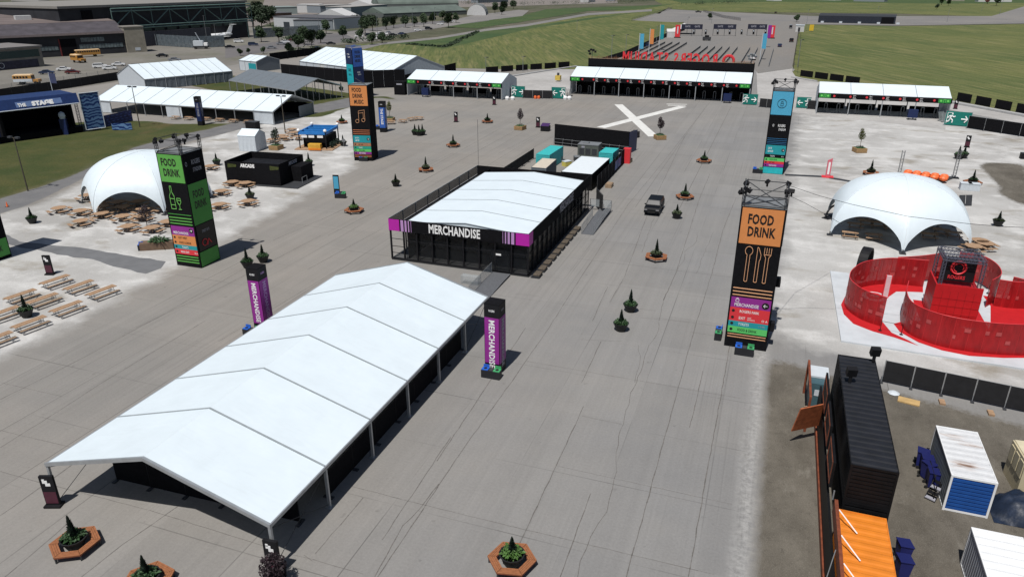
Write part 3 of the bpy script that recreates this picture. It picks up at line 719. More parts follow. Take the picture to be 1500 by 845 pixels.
# ------------------------------------------------------------------ service compound behind the pavilion
def corr_roof(m, w, l, z, pitch=.28, d=.035):
    n = int(l/pitch/2)
    for i in range(n):
        y = -l/2+i*l/n; h = l/n
        m.quad((-w, y, z), (w, y, z), (w, y+h*.3, z), (-w, y+h*.3, z))
        m.quad((-w, y+h*.3, z), (w, y+h*.3, z), (w, y+h*.5, z+d), (-w, y+h*.5, z+d))
        m.quad((-w, y+h*.5, z+d), (w, y+h*.5, z+d), (w, y+h*.8, z+d), (-w, y+h*.8, z+d))
        m.quad((-w, y+h*.8, z+d), (w, y+h*.8, z+d), (w, y+h, z), (-w, y+h, z))
def container(name, label, loc, rz, L, body, roofm=None, H=2.59, Wd=2.44, endm=None, framem=None, group=None, cat='shipping container', roofsmooth=False):
    t = thing(name, label, cat, loc, rz, group); w = Wd/2; l = L/2
    roofm = roofm or body; framem = framem or body
    m = MB(); n = int(L/.3)
    for s in (-1, 1):      # corrugated long sides
        for i in range(n):
            y = -l+.08+i*(L-.16)/n; h = (L-.16)/n; x0, x1 = s*(w-.045), s*(w-.012)
            P = [(x0, y), (x0, y+h*.3), (x1, y+h*.5), (x1, y+h*.8), (x0, y+h)]
            for a, b in zip(P, P[1:]):
                q = [(a[0], a[1], .14), (b[0], b[1], .14), (b[0], b[1], H-.1), (a[0], a[1], H-.1)]
                m.quad(*(q if s > 0 else q[::-1]))
    m.box(-w+.06, -l+.06, .1, w-.06, l-.06, H-.12)
    m.build('side_walls', body, t)
    m = MB()
    if roofsmooth: m.box(-w+.02, -l+.02, H-.08, w-.02, l-.02, H)
    else: m.box(-w+.05, -l+.05, H-.11, w-.05, l-.05, H-.05); corr_roof(m, w-.05, L-.12, H-.045)
    m.build('roof', roofm, t)
    m = MB()
    for sx_ in (-1, 1):
        for sy in (-1, 1): m.box(min(sx_*w, sx_*(w-.12)), min(sy*l, sy*(l-.12)), 0.004, max(sx_*w, sx_*(w-.12)), max(sy*l, sy*(l-.12)), H+.003)
        m.box(min(sx_*w, sx_*(w-.06)), -l+.12, .02, max(sx_*w, sx_*(w-.06)), l-.12, .15); m.box(min(sx_*w, sx_*(w-.05)), -l+.12, H-.1, max(sx_*w, sx_*(w-.05)), l-.12, H+.0)
    for sy in (-1, 1):
        m.box(-w+.12, min(sy*l, sy*(l-.06)), .02, w-.12, max(sy*l, sy*(l-.06)), .15); m.box(-w+.12, min(sy*l, sy*(l-.06)), H-.12, w-.12, max(sy*l, sy*(l-.06)), H)
    m.build('frame', framem, t)
    m = MB(); e = endm or body
    n = 9
    for i in range(n): 
        h = (H-.32)/n; z = .16+i*h
        m.box(-w+.13, -l+.012, z+.01, w-.13, -l+.05, z+h*.72)
    m.box(-w+.13, -l+.05, .15, w-.13, -l+.07, H-.12)
    m.build('end_door', e, t)
    m = MB()
    for x in (-.5, -.18, .18, .5): m.tube((x, l+.01, .2), (x, l+.01, H-.2), .018, 5)
    m.box(-w+.12, l-.03, .15, w-.12, l-.0, H-.12)
    m.build('rear_door', body, t)
    return t
container('shipping_container', 'turquoise shipping container behind the merchandise pavilion, next to the beige one', (-35.9, 120.4, 0), radians(-2), 7.6, TEALC, M('teal_roof', (.04, .42, .42), .45, .05), roofsmooth=True)
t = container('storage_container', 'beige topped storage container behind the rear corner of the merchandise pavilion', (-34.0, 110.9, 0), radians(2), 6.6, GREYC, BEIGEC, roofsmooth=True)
container('shipping_container', 'small turquoise container at the right back corner of the service compound', (-26.2, 123.6, 0), radians(-2), 4.4, TEALC, MATS['teal_roof'], roofsmooth=True)
container('shipping_container', 'long container with a flat white roof along the right side of the service compound', (-27.3, 112.0, 0), radians(-1), 11.4, BLKC, M('white_roof', (.68, .73, .76), .4, .04), H=2.6, Wd=4.9, roofsmooth=True)
t = thing('generator', 'dark grey generator cabinet standing before the black backdrop wall of the compound', 'generator', (-30.6, 127.6, 0))
m = MB(); m.box(-1.9, -1.3, .2, 1.9, 1.3, 2.6); m.build('cabinet', M('generator_grey', (.09, .10, .09), .5, .15), t)
m = MB(); m.box(-1.9, -1.35, 2.6, 1.9, 1.35, 2.72); m.box(-1.2, -.6, 2.72, -.1, .4, 2.9); m.build('lid', GREYM, t)
m = MB()
for i in range(3): m.box(-1.6+i*1.15, -1.33, .9, -.7+i*1.15, -1.3, 2.0)
m.build('vent', DARK, t)
m = MB(); m.box(-1.2, -1.335, 2.1, -.6, -1.3, 2.4); m.build('warning_plate', TXTG, t)
t = thing('backdrop_wall', 'tall black backdrop wall closing the back of the service compound', 'wall', (-39.9, 136.8, 0), atan2(-3.0, 15.4))
m = MB(); m.box(0, -.06, .1, 15.7, .06, 4.0); m.build('panel', BLACK, t)
m = MB()
for i in range(9): m.tube((i*1.95, -.5, 0), (i*1.95, -.1, 1.4), .03, 5)
for z in (.6, 1.3): m.tube((0, -.5, z), (15.7, -.5, z), .035, 5)
m.build('scaffold', GREYM, t)
m = MB(); m.box(15.7, -.5, 0, 15.76, 3.2, 3.9); m.build('side_banner', NAVY, t)
t = thing('banner_fence', 'dark banner fence along the right side of the service compound', 'fence', (-24.0, 105.6, 0))
m = MB(); m.box(-.04, 0, 0, .04, 20, 2.5); m.build('panel', BLACK, t)
m = MB(); m.box(.045, 12.5, .4, .06, 17.5, 1.9); m.build('banner', BLUEC, t)
m = MB(); m.box(-.1, 20.05, 0, 1.1, 21.2, 2.6); m.build('red_column', REDV, t)
for i in range(9): m = MB(); m.tube((.08, i*2.5, 0), (.08, i*2.5, 2.6), .04, 4); m.build('post', DARK, t)
panel_wall('low dark fence on the left side of the service compound', (-40.2, 97.5), (-40.0, 124), 1.9, 'mesh_fence', 9, MESH, postm=BLACKM)
t = thing('gate_leaf', 'black mesh gate leaf standing open at the rear right corner of the pavilion', 'gate', (-22.3, 98.2, 0), radians(-62))
m = MB(); m.box(0, -.02, .1, 3.4, .02, 2.6); m.build('mesh', MESH, t); m = MB(); m.tube((0,0,0), (0,0,2.7), .04, 5); m.tube((3.4,0,0), (3.4,0,2.7), .04, 5); m.tube((0,0,2.7), (3.4,0,2.7), .04, 5); m.build('frame', DARK, t)
for i, (x, y, lb_) in enumerate(((-22.9, 109.5, 'concrete ballast block beside the white roofed compound container'), (-23.3, 127.0, 'pale ballast block beside the red column of the compound'))):
    m = MB(); m.box(-.5, -.8, .004, .5, .8, .55); m.box(-.4, -.7, .55, .4, .7, .62); o = m.build('ballast_block', WOODD); o.location = (x, y, 0); tag(o, lb_, 'block')
for i, (u, v, a) in enumerate(((818, 236, 'grey'), (830, 243, 'yellow'), (845, 236, 'dark'), (800, 243, 'pale'))):
    t = thing('equipment_case', f'{a} equipment case on the floor of the service compound behind the pavilion', 'case', at(u, v), i)
    m = MB(); m.box(-.7, -.5, .004, .7, .5, .8); m.build('case', [GREYM, M('yellow_case', (.55, .48, .12), .6), DARK, PALE][i], t)
    m = MB(); m.box(-.72, -.52, .8, .72, .52, .88); m.build('lid', [GREYM, PALE, GREYM, GREYC][i], t)

# ------------------------------------------------------------------ sign towers
def wayrow(m, x0, x1, z0, z1): pass
def sign_tower(name, label, loc, rz, w, d, h, front, right, trimm, truss=True, bins=(), bodyh=None, group='square sign towers', lights=True, left=None):
    t = thing(name, label, 'sign tower', loc, rz, group)
    m = MB(); m.box(0, 0, .0, w, d, h); m.build('body', BLACK, t)
    for face, spec in (('S', front), ('E', right), ('W', left)):
        if not spec: continue
        for s in spec:
            z0, z1, mat = s[0], s[1], s[2]; inset = s[3] if len(s) > 3 else .12; tx = s[4] if len(s) > 4 else []
            m = MB()
            W_ = w if face == 'S' else d
            if face == 'S': m.box(inset, -.03, z0, w-inset, -.002, z1)
            elif face == 'E': m.box(w+.002, inset, z0, w+.03, d-inset, z1)
            else: m.box(-.03, inset, z0, -.002, d-inset, z1)
            kind = 'stripe' if z1-z0 < .25 else ('panel' if mat is not BLACK else 'blank_panel')
            p = m.build(kind, mat, t)
            if tx:
                m = MB()
                for q in tx:
                    mm, string, uu, zz, hh, wf = q[:6]; al = q[6] if len(q) > 6 else 'C'
                    if face == 'S': o = (uu*w, -.03, zz)
                    elif face == 'E': o = (w+.03, uu*d, zz)
                    else: o = (-.03, (1-uu)*d, zz)
                    m.use([TXTW, TXTB, TXTG, LINEO, LINEG].index(mm)); m.text(string, o, hh, face, wf, al, bold=.035 if hh > .5 else .01)
                m.build('lettering', [TXTW, TXTB, TXTG, LINEO, LINEG], p)
    if truss:
        m = MB(); r = .05
        for x, y in ((.12, .12), (w-.12, .12), (w-.12, d-.12), (.12, d-.12)): m.truss((x, y, h), (x, y, h+1.55), .24, .028)
        for z in (h+.12, h+1.45):
            for a, b in (((.1,.1), (w-.1,.1)), ((w-.1,.1), (w-.1,d-.1)), ((w-.1,d-.1), (.1,d-.1)), ((.1,d-.1), (.1,.1))): m.tube((*a, z), (*b, z), r*.8, 5)
        m.tube((.1, .1, h+.15), (w-.1, d-.1, h+1.4), .04, 5); m.tube((w-.1, .1, h+.15), (.1, d-.1, h+1.4), .04, 5)
        m.tube((.1, .1, h+.1), (w-.1, d-.1, h+.1), .03, 5); m.tube((w-.1, .1, h+.1), (.1, d-.1, h+.1), .03, 5)
        m.build('truss_head', DARK, t)
        if lights:
            for (x, y, a) in ((-.15,.3,.6), (.2,.1,2.), (.5,.55,1.4), (w-.2,.2,.2), (w+.15,.6,2.9), (w*.5,d-.1,1.2), (.1,d-.3,.5), (w-.1,d-.2,2.)):
                m = MB(); m.obox((x, y, h+1.25+.2*sin(a*7)), (.40, .28, .30), a, .5); m.tube((x, y, h+1.45), (x, y, h+1.0), .09, 6); m.build('floodlight', BLACKM, t)
    m = MB(); m.box(.02, .02, h, w-.02, d-.02, h+.05); m.build('cap', GREYM, t)
    return t
def bin_station(label, loc, rz, group='recycling bins'):
    t = thing('recycling_bins', label, 'bins', loc, rz, group)
    m = MB(); m.box(-.8, -.3, .004, .8, .3, .7); m.build('cabinet', BINBODY, t)
    for x, mt in ((-.5, BINB), (.5, BING)):
        m = MB(); m.box(x-.28, -.27, .7, x+.28, .27, .76); q = m.build('lid', mt, t)
        m = MB(); m.lathe([(.15, .76), (.15, .78)], 12, (x, 0, 0)); m.build('hole', TXTB, q)
        m = MB(); m.box(x-.26, .22, .76, x+.26, .27, .98); m.build('sign_plate', mt, t)
    m = MB(); m.box(-.14, -.27, .7, .14, .27, .74); m.build('lid', DARK, t)
    return t
def cutlery(t, w, x, z, mat):
    m = MB(); r = .028; y = -.05
    def P(pts): m.path([Vector((px_, y, pz)) for px_, pz in pts], r, 4)
    c = w*.30
    P([(c+.30*cos(a), z+1.95+.38*sin(a)) for a in [(-pi/2+.35)+(2*pi-.7)*k/14 for k in range(15)]])
    P([(c-.12, z+1.60), (c-.12, z-.75), (c-.06, z-.8), (c+.06, z-.8), (c+.12, z-.75), (c+.12, z+1.60)])
    c = w*.52
    P([(c-.12, z-.75), (c-.12, z+2.35), (c, z+2.25), (c+.2, z+1.7), (c+.18, z+1.3), (c+.12, z+1.15), (c+.12, z-.75), (c, z-.8), (c-.12, z-.75)])
    c = w*.72
    P([(c-.27, z+2.35), (c-.27, z+1.75), (c-.12, z+1.5), (c-.12, z-.75), (c, z-.8), (c+.12, z-.75), (c+.12, z+1.5), (c+.27, z+1.75), (c+.27, z+2.35)])
    P([(c-.09, z+2.35), (c-.09, z+1.85)]); P([(c+.09, z+2.35), (c+.09, z+1.85)]); P([(c-.27, z+1.75), (c+.27, z+1.75)])
    return m.build('cutlery_icon', mat, t)
def bullets(t, w, rows, r=.13, x=.42, face='S'):
    m = MB()
    for z in rows: 
        n = 10; m.slab([(x+r*cos(2*pi*k/n), -.034, z+r*sin(2*pi*k/n)) for k in range(n)], (0, -.012, 0))
    return m.build('bullet_marks', TXTB, t)
def arrow_disc(t, x, z, r, left=True):
    n = 16; m = MB(); m.slab([(x+r*cos(2*pi*k/n), -.034, z+r*sin(2*pi*k/n)) for k in range(n)], (0, -.012, 0)); o = m.build('arrow_disc', TXTB, t)
    s = -1 if left else 1; m = MB()
    m.path([Vector((x-s*r*.55, -.055, z)), Vector((x+s*r*.55, -.055, z))], .025, 4); m.path([Vector((x+s*r*.1, -.055, z+r*.45)), Vector((x+s*r*.55, -.055, z)), Vector((x+s*r*.1, -.055, z-r*.45))], .025, 4)
    m.build('arrow', TXTW, o)
stripes = lambda zs, mt, th=.09, ins=.18: [(z, z+th, mt, ins) for z in zs]
# orange tower on the right edge of the runway
w = 3.55
to = sign_tower('sign_tower', 'black sign tower with an orange FOOD DRINK panel and cutlery outlines beside the orange container', (-1.62, 60.5, 0), 0, w, 3.2, 12.8,
    [(9.65, 12.72, ORANGE, .14, [(TXTB, 'FOOD', .47, 11.42, .80, .86), (TXTB, 'DRINK', .52, 10.35, .80, .86)]),
     (3.83, 4.78, PURPLE, .14, [(TXTW, 'MERCHANDISE', .13, 3.95, .30, 1.0, 'L')]),
     (3.18, 3.83, REDV, .14, [(TXTW, 'ROGERS PARK', .27, 3.38, .25, 1.0, 'L')]), (2.55, 3.18, REDV, .14, [(TXTW, 'EXIT', .27, 2.74, .26, 1.0, 'L'), (TXTW, 'MAIN', .47, 2.90, .11, 1.1, 'L'), (TXTW, 'ENTRANCE', .47, 2.72, .11, 1.1, 'L'), (TXTW, 'O A', .80, 2.72, .2, 1.4, 'L')]),
     (2.03, 2.55, TEALV, .14, [(TXTW, 'TOILETS', .27, 2.18, .24, 1.0, 'L'), (TXTG, '< 3 MIN', .74, 2.2, .16, 1.0, 'L')]), (1.43, 2.03, LIME, .14, [(TXTB, 'FOOD & DRINK', .27, 1.62, .24, .95, 'L')])]
    + stripes((5.58, 5.27, 4.95), LINEO, .08) + stripes((1.22, .97), LINEO, .07), 
    [(9.65, 12.72, BLACK, .14)], LINEO)
cutlery(to, w, 0, 7.1, LINEO); bullets(to, w, (3.5, 2.87, 2.29, 1.73)); arrow_disc(to, w*.84, 4.25, .30)
m = MB(); m.path([Vector((.52, -.05, 4.36)), Vector((.52, -.05, 4.6)), Vector((.78, -.05, 4.6)), Vector((.78, -.05, 4.36)), Vector((.52, -.05, 4.36))], .02, 4); m.path([Vector((.58, -.05, 4.6)), Vector((.60, -.05, 4.7)), Vector((.70, -.05, 4.7)), Vector((.72, -.05, 4.6))], .018, 4); m.build('bag_icon', TXTW, to)
bin_station('blue and green recycling bins before the orange topped FOOD DRINK tower', (.15, 59.3, 0), 0)
bin_station('recycling bins standing left of the orange topped FOOD DRINK tower', (-2.25, 62.0, 0), -pi/2)
for i, y in enumerate((61.6, 63.1)):
    t = thing('loudspeaker', f'{("lower","upper")[i]} dark loudspeaker on the right flank of the orange FOOD DRINK tower', 'loudspeaker', (1.93, y, 1.6+i*3.6))
    m = MB(); m.box(.04, -.3, 0, .42, .3, .8); m.build('cabinet', BLACKM, t); m = MB(); m.box(.42, -.22, .08, .44, .22, .5); m.build('grille', DARK, t)
# green tower on the left
w = 3.35
tg = sign_tower('sign_tower', 'black sign tower with green FOOD DRINK panels and bottle outline beside the left white dome', (-61.9, 60.15, 0), radians(1.5), w, 3.2, 12.85,
    [(9.75, 12.75, GREEN, .12, [(TXTB, 'FOOD', .44, 11.55, .78, .86), (TXTB, 'DRINK', .50, 10.42, .78, .86)]),
     (3.71, 4.76, PURPLE, .14, [(TXTW, 'MERCHANDISE', .12, 3.85, .30, 1.0, 'L')]), (3.14, 3.71, ORANGE, .14, [(TXTB, 'EXIT WEST', .28, 3.3, .24, 1.0, 'L')]),
     (2.58, 3.14, ORANGE, .14, [(TXTB, 'FOOD & DRINK', .28, 2.74, .24, .95, 'L')]), (2.08, 2.58, TEALV, .14, [(TXTW, 'TOILETS', .35, 2.2, .24, 1.0, 'L')]), (1.46, 2.08, REDV, .14, [(TXTW, 'MAIN EXIT', .28, 1.64, .24, 1.0, 'L'), (TXTW, 'O A', .83, 1.64, .2, 1.2, 'L')])]
    + stripes((5.68, 5.34, 5.0), GREEN, .12) + [(6.1, 6.17, GREEND, .14)] + stripes((1.15, .83, .52), GREEN, .12),
    [(9.68, 12.75, BLACK, .12, [(TXTG, 'ROGERS', .58, 11.55, .50, .72), (TXTG, 'STADIUM', .60, 10.75, .44, .72), (TXTG, 'O', .12, 11.5, .5, .8)]), (4.95, 9.55, GREEND, .12, [(TXTB, 'FOOD', .46, 7.95, .80, .74), (TXTB, 'DRINK', .50, 6.75, .80, .74)]),
     (1.9, 4.85, TXTB, .2, [(TXTG, 'STREET EATS', .5, 3.9, .3, .7)]), (.12, 1.78, GREEND, .12)], GREEN)
bullets(tg, w, (3.42, 2.86, 2.32, 1.76)); arrow_disc(tg, w*.84, 4.35, .27, False)
m = MB()
def pp(pts): m.path([Vector((a, -.05, b)) for a, b in pts], .03, 4)
pp([(1.02, 9.3), (1.02, 8.6), (.82, 8.2), (.82, 6.75), (1.42, 6.75), (1.42, 8.2), (1.22, 8.6), (1.22, 9.3), (1.02, 9.3)]); pp([(.82, 7.9), (1.42, 7.9)]); pp([(.82, 7.2), (1.42, 7.2)])
pp([(1.72, 8.0), (1.70, 7.6), (1.85, 7.32), (2.05, 7.32), (2.2, 7.6), (2.18, 8.0), (1.72, 8.0)]); pp([(1.95, 7.32), (1.95, 6.75)]); pp([(1.75, 6.75), (2.15, 6.75)]); pp([(1.72, 7.75), (2.18, 7.75)])
m.build('bottle_and_glass_icon', LINEG, tg)
m = MB(); m.torus((w+.05, 1.15, 2.75), .38, .05, 'X', 14, 4); m.path([Vector((w+.05, 1.5, 2.3)), Vector((w+.05, 1.8, 3.0)), Vector((w+.05, 2.2, 2.4))], .05, 4); m.build('neon_mark', REDV, tg)
# light blue tower
w = 3.36
tb = sign_tower('sign_tower', 'sky blue topped sign tower with a round emblem between the middle and right entry gates', (-.82, 126.45, 0), 0, w, 3.1, 13.4,
    [(9.65, 13.3, SKYV, .12), (8.0, 9.5, BLACK, .14, [(TXTW, 'O', .24, 7.75, .42, .8), (TXTW, 'ROGERS', .62, 7.75, .42, .72), (TXTW, 'STADIUM', .66, 7.15, .36, .72)]),
     (3.25, 4.75, TEALV, .14, [(TXTW, 'GATE', .14, 4.1, .3, .8, 'L'), (TXTW, 'SERVICES', .14, 3.6, .3, .7, 'L')]), (2.68, 3.25, BLACK, .14, [(TXTW, 'TOILETS', .28, 2.85, .24, .8, 'L'), (TXTW, 'O A', .8, 2.85, .2, 1, 'L')]), (2.12, 2.68, LIME, .14, [(TXTB, 'FOOD & DRINK', .28, 2.28, .24, .7, 'L')]),
     (1.7, 2.12, REDV, .14, [(TXTB, 'EXIT WEST', .28, 1.8, .22, .8, 'L')]), (1.2, 1.7, PURPLE, .14, [(TXTW, 'MERCHANDISE', .28, 1.32, .22, .8, 'L')]), (.06, 1.1, M('vinyl_aqua', (.02, .42, .46), .5), .14)] + stripes((5.8, 5.5, 5.2, 4.95), M('line_blue', (.02, .12, .26), .5), .08), [(.5, 12.5, BLACK, .12)], SKYV)
m = MB(); m.torus((w/2, -.05, 11.45), .68, .035, 'Y', 24, 4); m.path([Vector((w/2-.2, -.05, 11.1)), Vector((w/2+.2, -.05, 11.1)), Vector((w/2+.2, -.05, 11.5)), Vector((w/2-.2, -.05, 11.5)), Vector((w/2-.2, -.05, 11.1))], .03, 4); m.path([Vector((w/2-.13, -.05, 11.5)), Vector((w/2-.13, -.05, 11.8)), Vector((w/2+.13, -.05, 11.8)), Vector((w/2+.13, -.05, 11.5))], .03, 4)
m.build('emblem', TXTB, tb); bullets(tb, w, (2.95, 2.38, 1.9, 1.44)); arrow_disc(tb, w*.84, 4.0, .26, False)
bin_station('recycling bins at the left foot of the sky blue topped sign tower', (-1.5, 126.2, 0), 0)
# orange FOOD DRINK MUSIC tower
w = 3.4
tm = sign_tower('sign_tower', 'tall black sign tower with an orange FOOD DRINK MUSIC panel and a music note outline', (-69.8, 112.0, 0), radians(12), w, 3.2, 13.1,
    [(9.65, 13.0, ORANGE, .12, [(TXTB, 'FOOD', .42, 12.0, .66, .86), (TXTB, 'DRINK', .46, 11.0, .66, .86), (TXTB, 'MUSIC', .5, 10.0, .66, .86)]),
     (3.25, 4.5, TEALV, .14, [(TXTW, 'GATE A', .14, 3.95, .26, .8, 'L'), (TXTW, 'SERVICES', .14, 3.5, .26, .7, 'L')]), (2.65, 3.2, M('vinyl_tan', (.36, .17, .09), .5), .14, [(TXTB, 'EXIT WEST', .3, 2.8, .22, .8, 'L')]), (2.15, 2.6, M('vinyl_jade', (.02, .30, .22), .5), .14, [(TXTW, 'TOILETS', .3, 2.25, .22, .8, 'L')]),
     (1.65, 2.1, LIME, .14, [(TXTB, 'FOOD & DRINK', .3, 1.75, .22, .7, 'L')]), (1.2, 1.6, PURPLE, .14, [(TXTW, 'MERCHANDISE', .3, 1.28, .22, .8, 'L')])] + stripes((5.4, 5.05, 4.72), M('line_rust', (.50, .17, .08), .5), .10) + stripes((.95, .7), MATS['line_rust'], .09),
    [(.5, 12.5, BLACK, .12)], LINEO, lights=False, truss=False)
m = MB()
def pq(pts): m.path([Vector((a, -.05, b)) for a, b in pts], .035, 4)
m.torus((1.15, -.05, 7.0), .30, .035, 'Y', 14, 4); m.torus((2.25, -.05, 7.2), .30, .035, 'Y', 14, 4); pq([(1.45, 7.0), (1.45, 8.75), (2.55, 8.95), (2.55, 7.2)]); pq([(1.45, 8.35), (2.3, 8.5), (2.3, 7.5)])
m.build('music_note_icon', LINEO, tm); bullets(tm, w, (2.92, 2.37, 1.87, 1.4)); arrow_disc(tm, w*.84, 3.9, .26, False)
m = MB(); m.truss((.1, .1, 13.12), (w-.1, 3.1, 13.12), .25, .025); m.tube((w-.2, .2, 13.1), (.3, 3.0, 13.9), .05, 5); m.build('truss_head', DARK, tm)
bin_station('recycling bins at the foot of the FOOD DRINK MUSIC tower', tuple(at(533, 236)), radians(12))
# teal and navy tower behind it
tt = sign_tower('sign_tower', 'teal and navy sign tower rising behind the FOOD DRINK MUSIC tower', tuple(at(521, 145)), radians(64), 3.3, 3.3, 12.6,
    [(8.2, 13.0, BLUEV, .12, [(NAVY and TXTB, 'FOOD', .5, 11.6, .7, .8), (TXTB, 'DRINK', .5, 10.5, .7, .8), (TXTB, 'MUSIC', .5, 9.4, .7, .8)]), (4.0, 8.1, NAVY, .12, [(TXTW, 'ROGERS', .5, 6.6, .36, .7), (TXTW, 'STADIUM', .55, 6.05, .32, .7)])], None, SKYV, lights=False, truss=False,
    left=[(8.9, 13.0, NAVY, .12, [(TXTW, 'ROGERS', .45, 11.2, .40, .7), (TXTW, 'STADIUM', .5, 10.5, .36, .7)]), (2.6, 8.8, M('vinyl_cyan', (.015, .36, .42), .5, .1), .12, [(TXTB, 'GATE', .5, 7.0, .7, .7), (TXTB, 'SERVICES', .5, 5.9, .5, .7)])])
m = MB(); m.truss((0.2, .2, 13.3), (3.1, 3.1, 13.3), .4, .03); m.truss((3.1, .2, 13.3), (.2, 3.1, 13.3), .4, .03); m.build('truss_head', BLUEV, tt)
# partial green tower cut by the left edge
tl = sign_tower('sign_tower', 'black and green sign tower, only its right flank inside the left edge of the photo', (-85.7, 52.8, 0), 0, 3.3, 3.2, 12.8,
    [(9.75, 12.75, GREEN, .12)], [(9.68, 12.75, BLACK, .12), (5.9, 9.5, GREEND, .12), (2.6, 5.8, BLACK, .14), (.35, 2.4, GREEND, .12, [(TXTB, 'DRINK', .5, 1.0, .6, .8)])], GREEN, truss=False)

# ------------------------------------------------------------------ pillar signs
def pillar(name, label, loc, rz, w, d, h, mat, string, txtm, txtm2, headlet, binm=True, group='banner pillars'):
    t = thing(name, label, 'banner pillar', loc, rz, group)
    m = MB(); m.box(-w/2, 0, .0, w/2, d, h); m.build('body', BLACKM, t)
    for f, tm_ in (('S', txtm), ('E', txtm2)):
        m = MB()
        if f == 'S': m.box(-w/2+.04, -.025, .95, w/2-.04, -.002, h-1.15)
        else: m.box(w/2+.002, .04, .95, w/2+.025, d-.04, h-1.15)
        p = m.build('banner', mat, t); m = MB()
        if string:
            hh = .34*w/.99 if w < 1.3 else .46
            W_ = glyphs(string, .05)[2]*hh*.95; z = h-1.25-.1
            if f == 'S': m.text(string, (-hh*.5, -.027, z), hh*1.05, 'Sdown', 1.28, bold=.03)
            else: m.text(string, (w/2+.027, d/2-hh*.5, z), hh*1.05, 'Edown', 1.28, bold=.03)
            m.build('lettering', tm_, p)
        m = MB()
        if f == 'S': m.text(headlet, (0, -.002, h-.62), .17, 'S', .8, 'C', bold=.02)
        else: m.text(headlet, (w/2+.002, d/2, h-.62), .17, 'E', .8, 'C', bold=.02)
        m.build('header_lettering', tm_, t)
    m = MB(); m.box(-w/2-.01, -.01, h, w/2+.01, d+.01, h+.04); m.build('cap', BLACK, t)
    return t
pR = at(716.2, 540); qR = at(734.4, 553)
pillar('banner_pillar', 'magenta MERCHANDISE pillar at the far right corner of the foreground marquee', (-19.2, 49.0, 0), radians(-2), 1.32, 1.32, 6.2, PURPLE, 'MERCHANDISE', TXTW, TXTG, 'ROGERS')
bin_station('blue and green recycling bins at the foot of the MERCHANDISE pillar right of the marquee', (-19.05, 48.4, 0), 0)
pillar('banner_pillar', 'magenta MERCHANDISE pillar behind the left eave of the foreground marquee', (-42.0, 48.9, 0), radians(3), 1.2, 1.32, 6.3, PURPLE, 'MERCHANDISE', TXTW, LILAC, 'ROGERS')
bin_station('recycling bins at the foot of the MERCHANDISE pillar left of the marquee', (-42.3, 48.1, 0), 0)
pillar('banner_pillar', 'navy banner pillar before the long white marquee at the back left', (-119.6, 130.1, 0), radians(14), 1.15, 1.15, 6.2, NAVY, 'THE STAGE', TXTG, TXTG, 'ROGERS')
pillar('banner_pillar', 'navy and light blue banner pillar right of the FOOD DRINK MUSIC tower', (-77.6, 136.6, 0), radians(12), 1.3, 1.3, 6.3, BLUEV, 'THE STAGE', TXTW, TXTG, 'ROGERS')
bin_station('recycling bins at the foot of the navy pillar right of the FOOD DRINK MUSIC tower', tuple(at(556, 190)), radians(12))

# low information totems
def mk_totem():
    t = thing('information_totem', '', 'sign')
    m = MB(); m.box(-.5, -.3, .004, .5, .3, .14); m.build('base', BLACKM, t)
    m = MB(); m.box(-.42, -.09, .14, .42, .09, 2.25); m.build('slab', BLACKM, t)
    m = MB(); m.box(-.38, -.105, .25, .38, -.092, 1.1); m.build('lower_face', M('totem_maroon', (.07, .015, .03), .5, .2), t)
    m = MB(); m.box(-.25, -.112, 1.75, .05, -.095, 1.95); m.box(-.1, -.112, 1.55, .2, -.095, 1.75); m.box(-.25, -.112, 1.9, -.1, -.095, 2.05); m.build('symbol', TXTW, t)
    return t
K = Kit(mk_totem)
for (u, v, rz, s) in ((80, 740, .35, 'at the near left post of the foreground marquee'), (403, 838, .1, 'at the near right post of the foreground marquee'), (74, 402, .3, 'beside the asphalt path left of the green tower'),
                      (668, 179, .1, 'in front of the middle of the left entry gate'), (724, 154, .1, 'at the right end of the left entry gate'), (788, 187, 0, 'left of the purple box near the compound backdrop'),
                      (1416, 216, -.2, 'before the green exit sign right of the right gate'), (1140, 165, 0, 'before the exit sign right of the middle gate'), (1399, 160, -.1, 'behind the green exit sign right of the right gate')):
    K.place('black information totem '+s, at(u, v), rz, 'information totems')
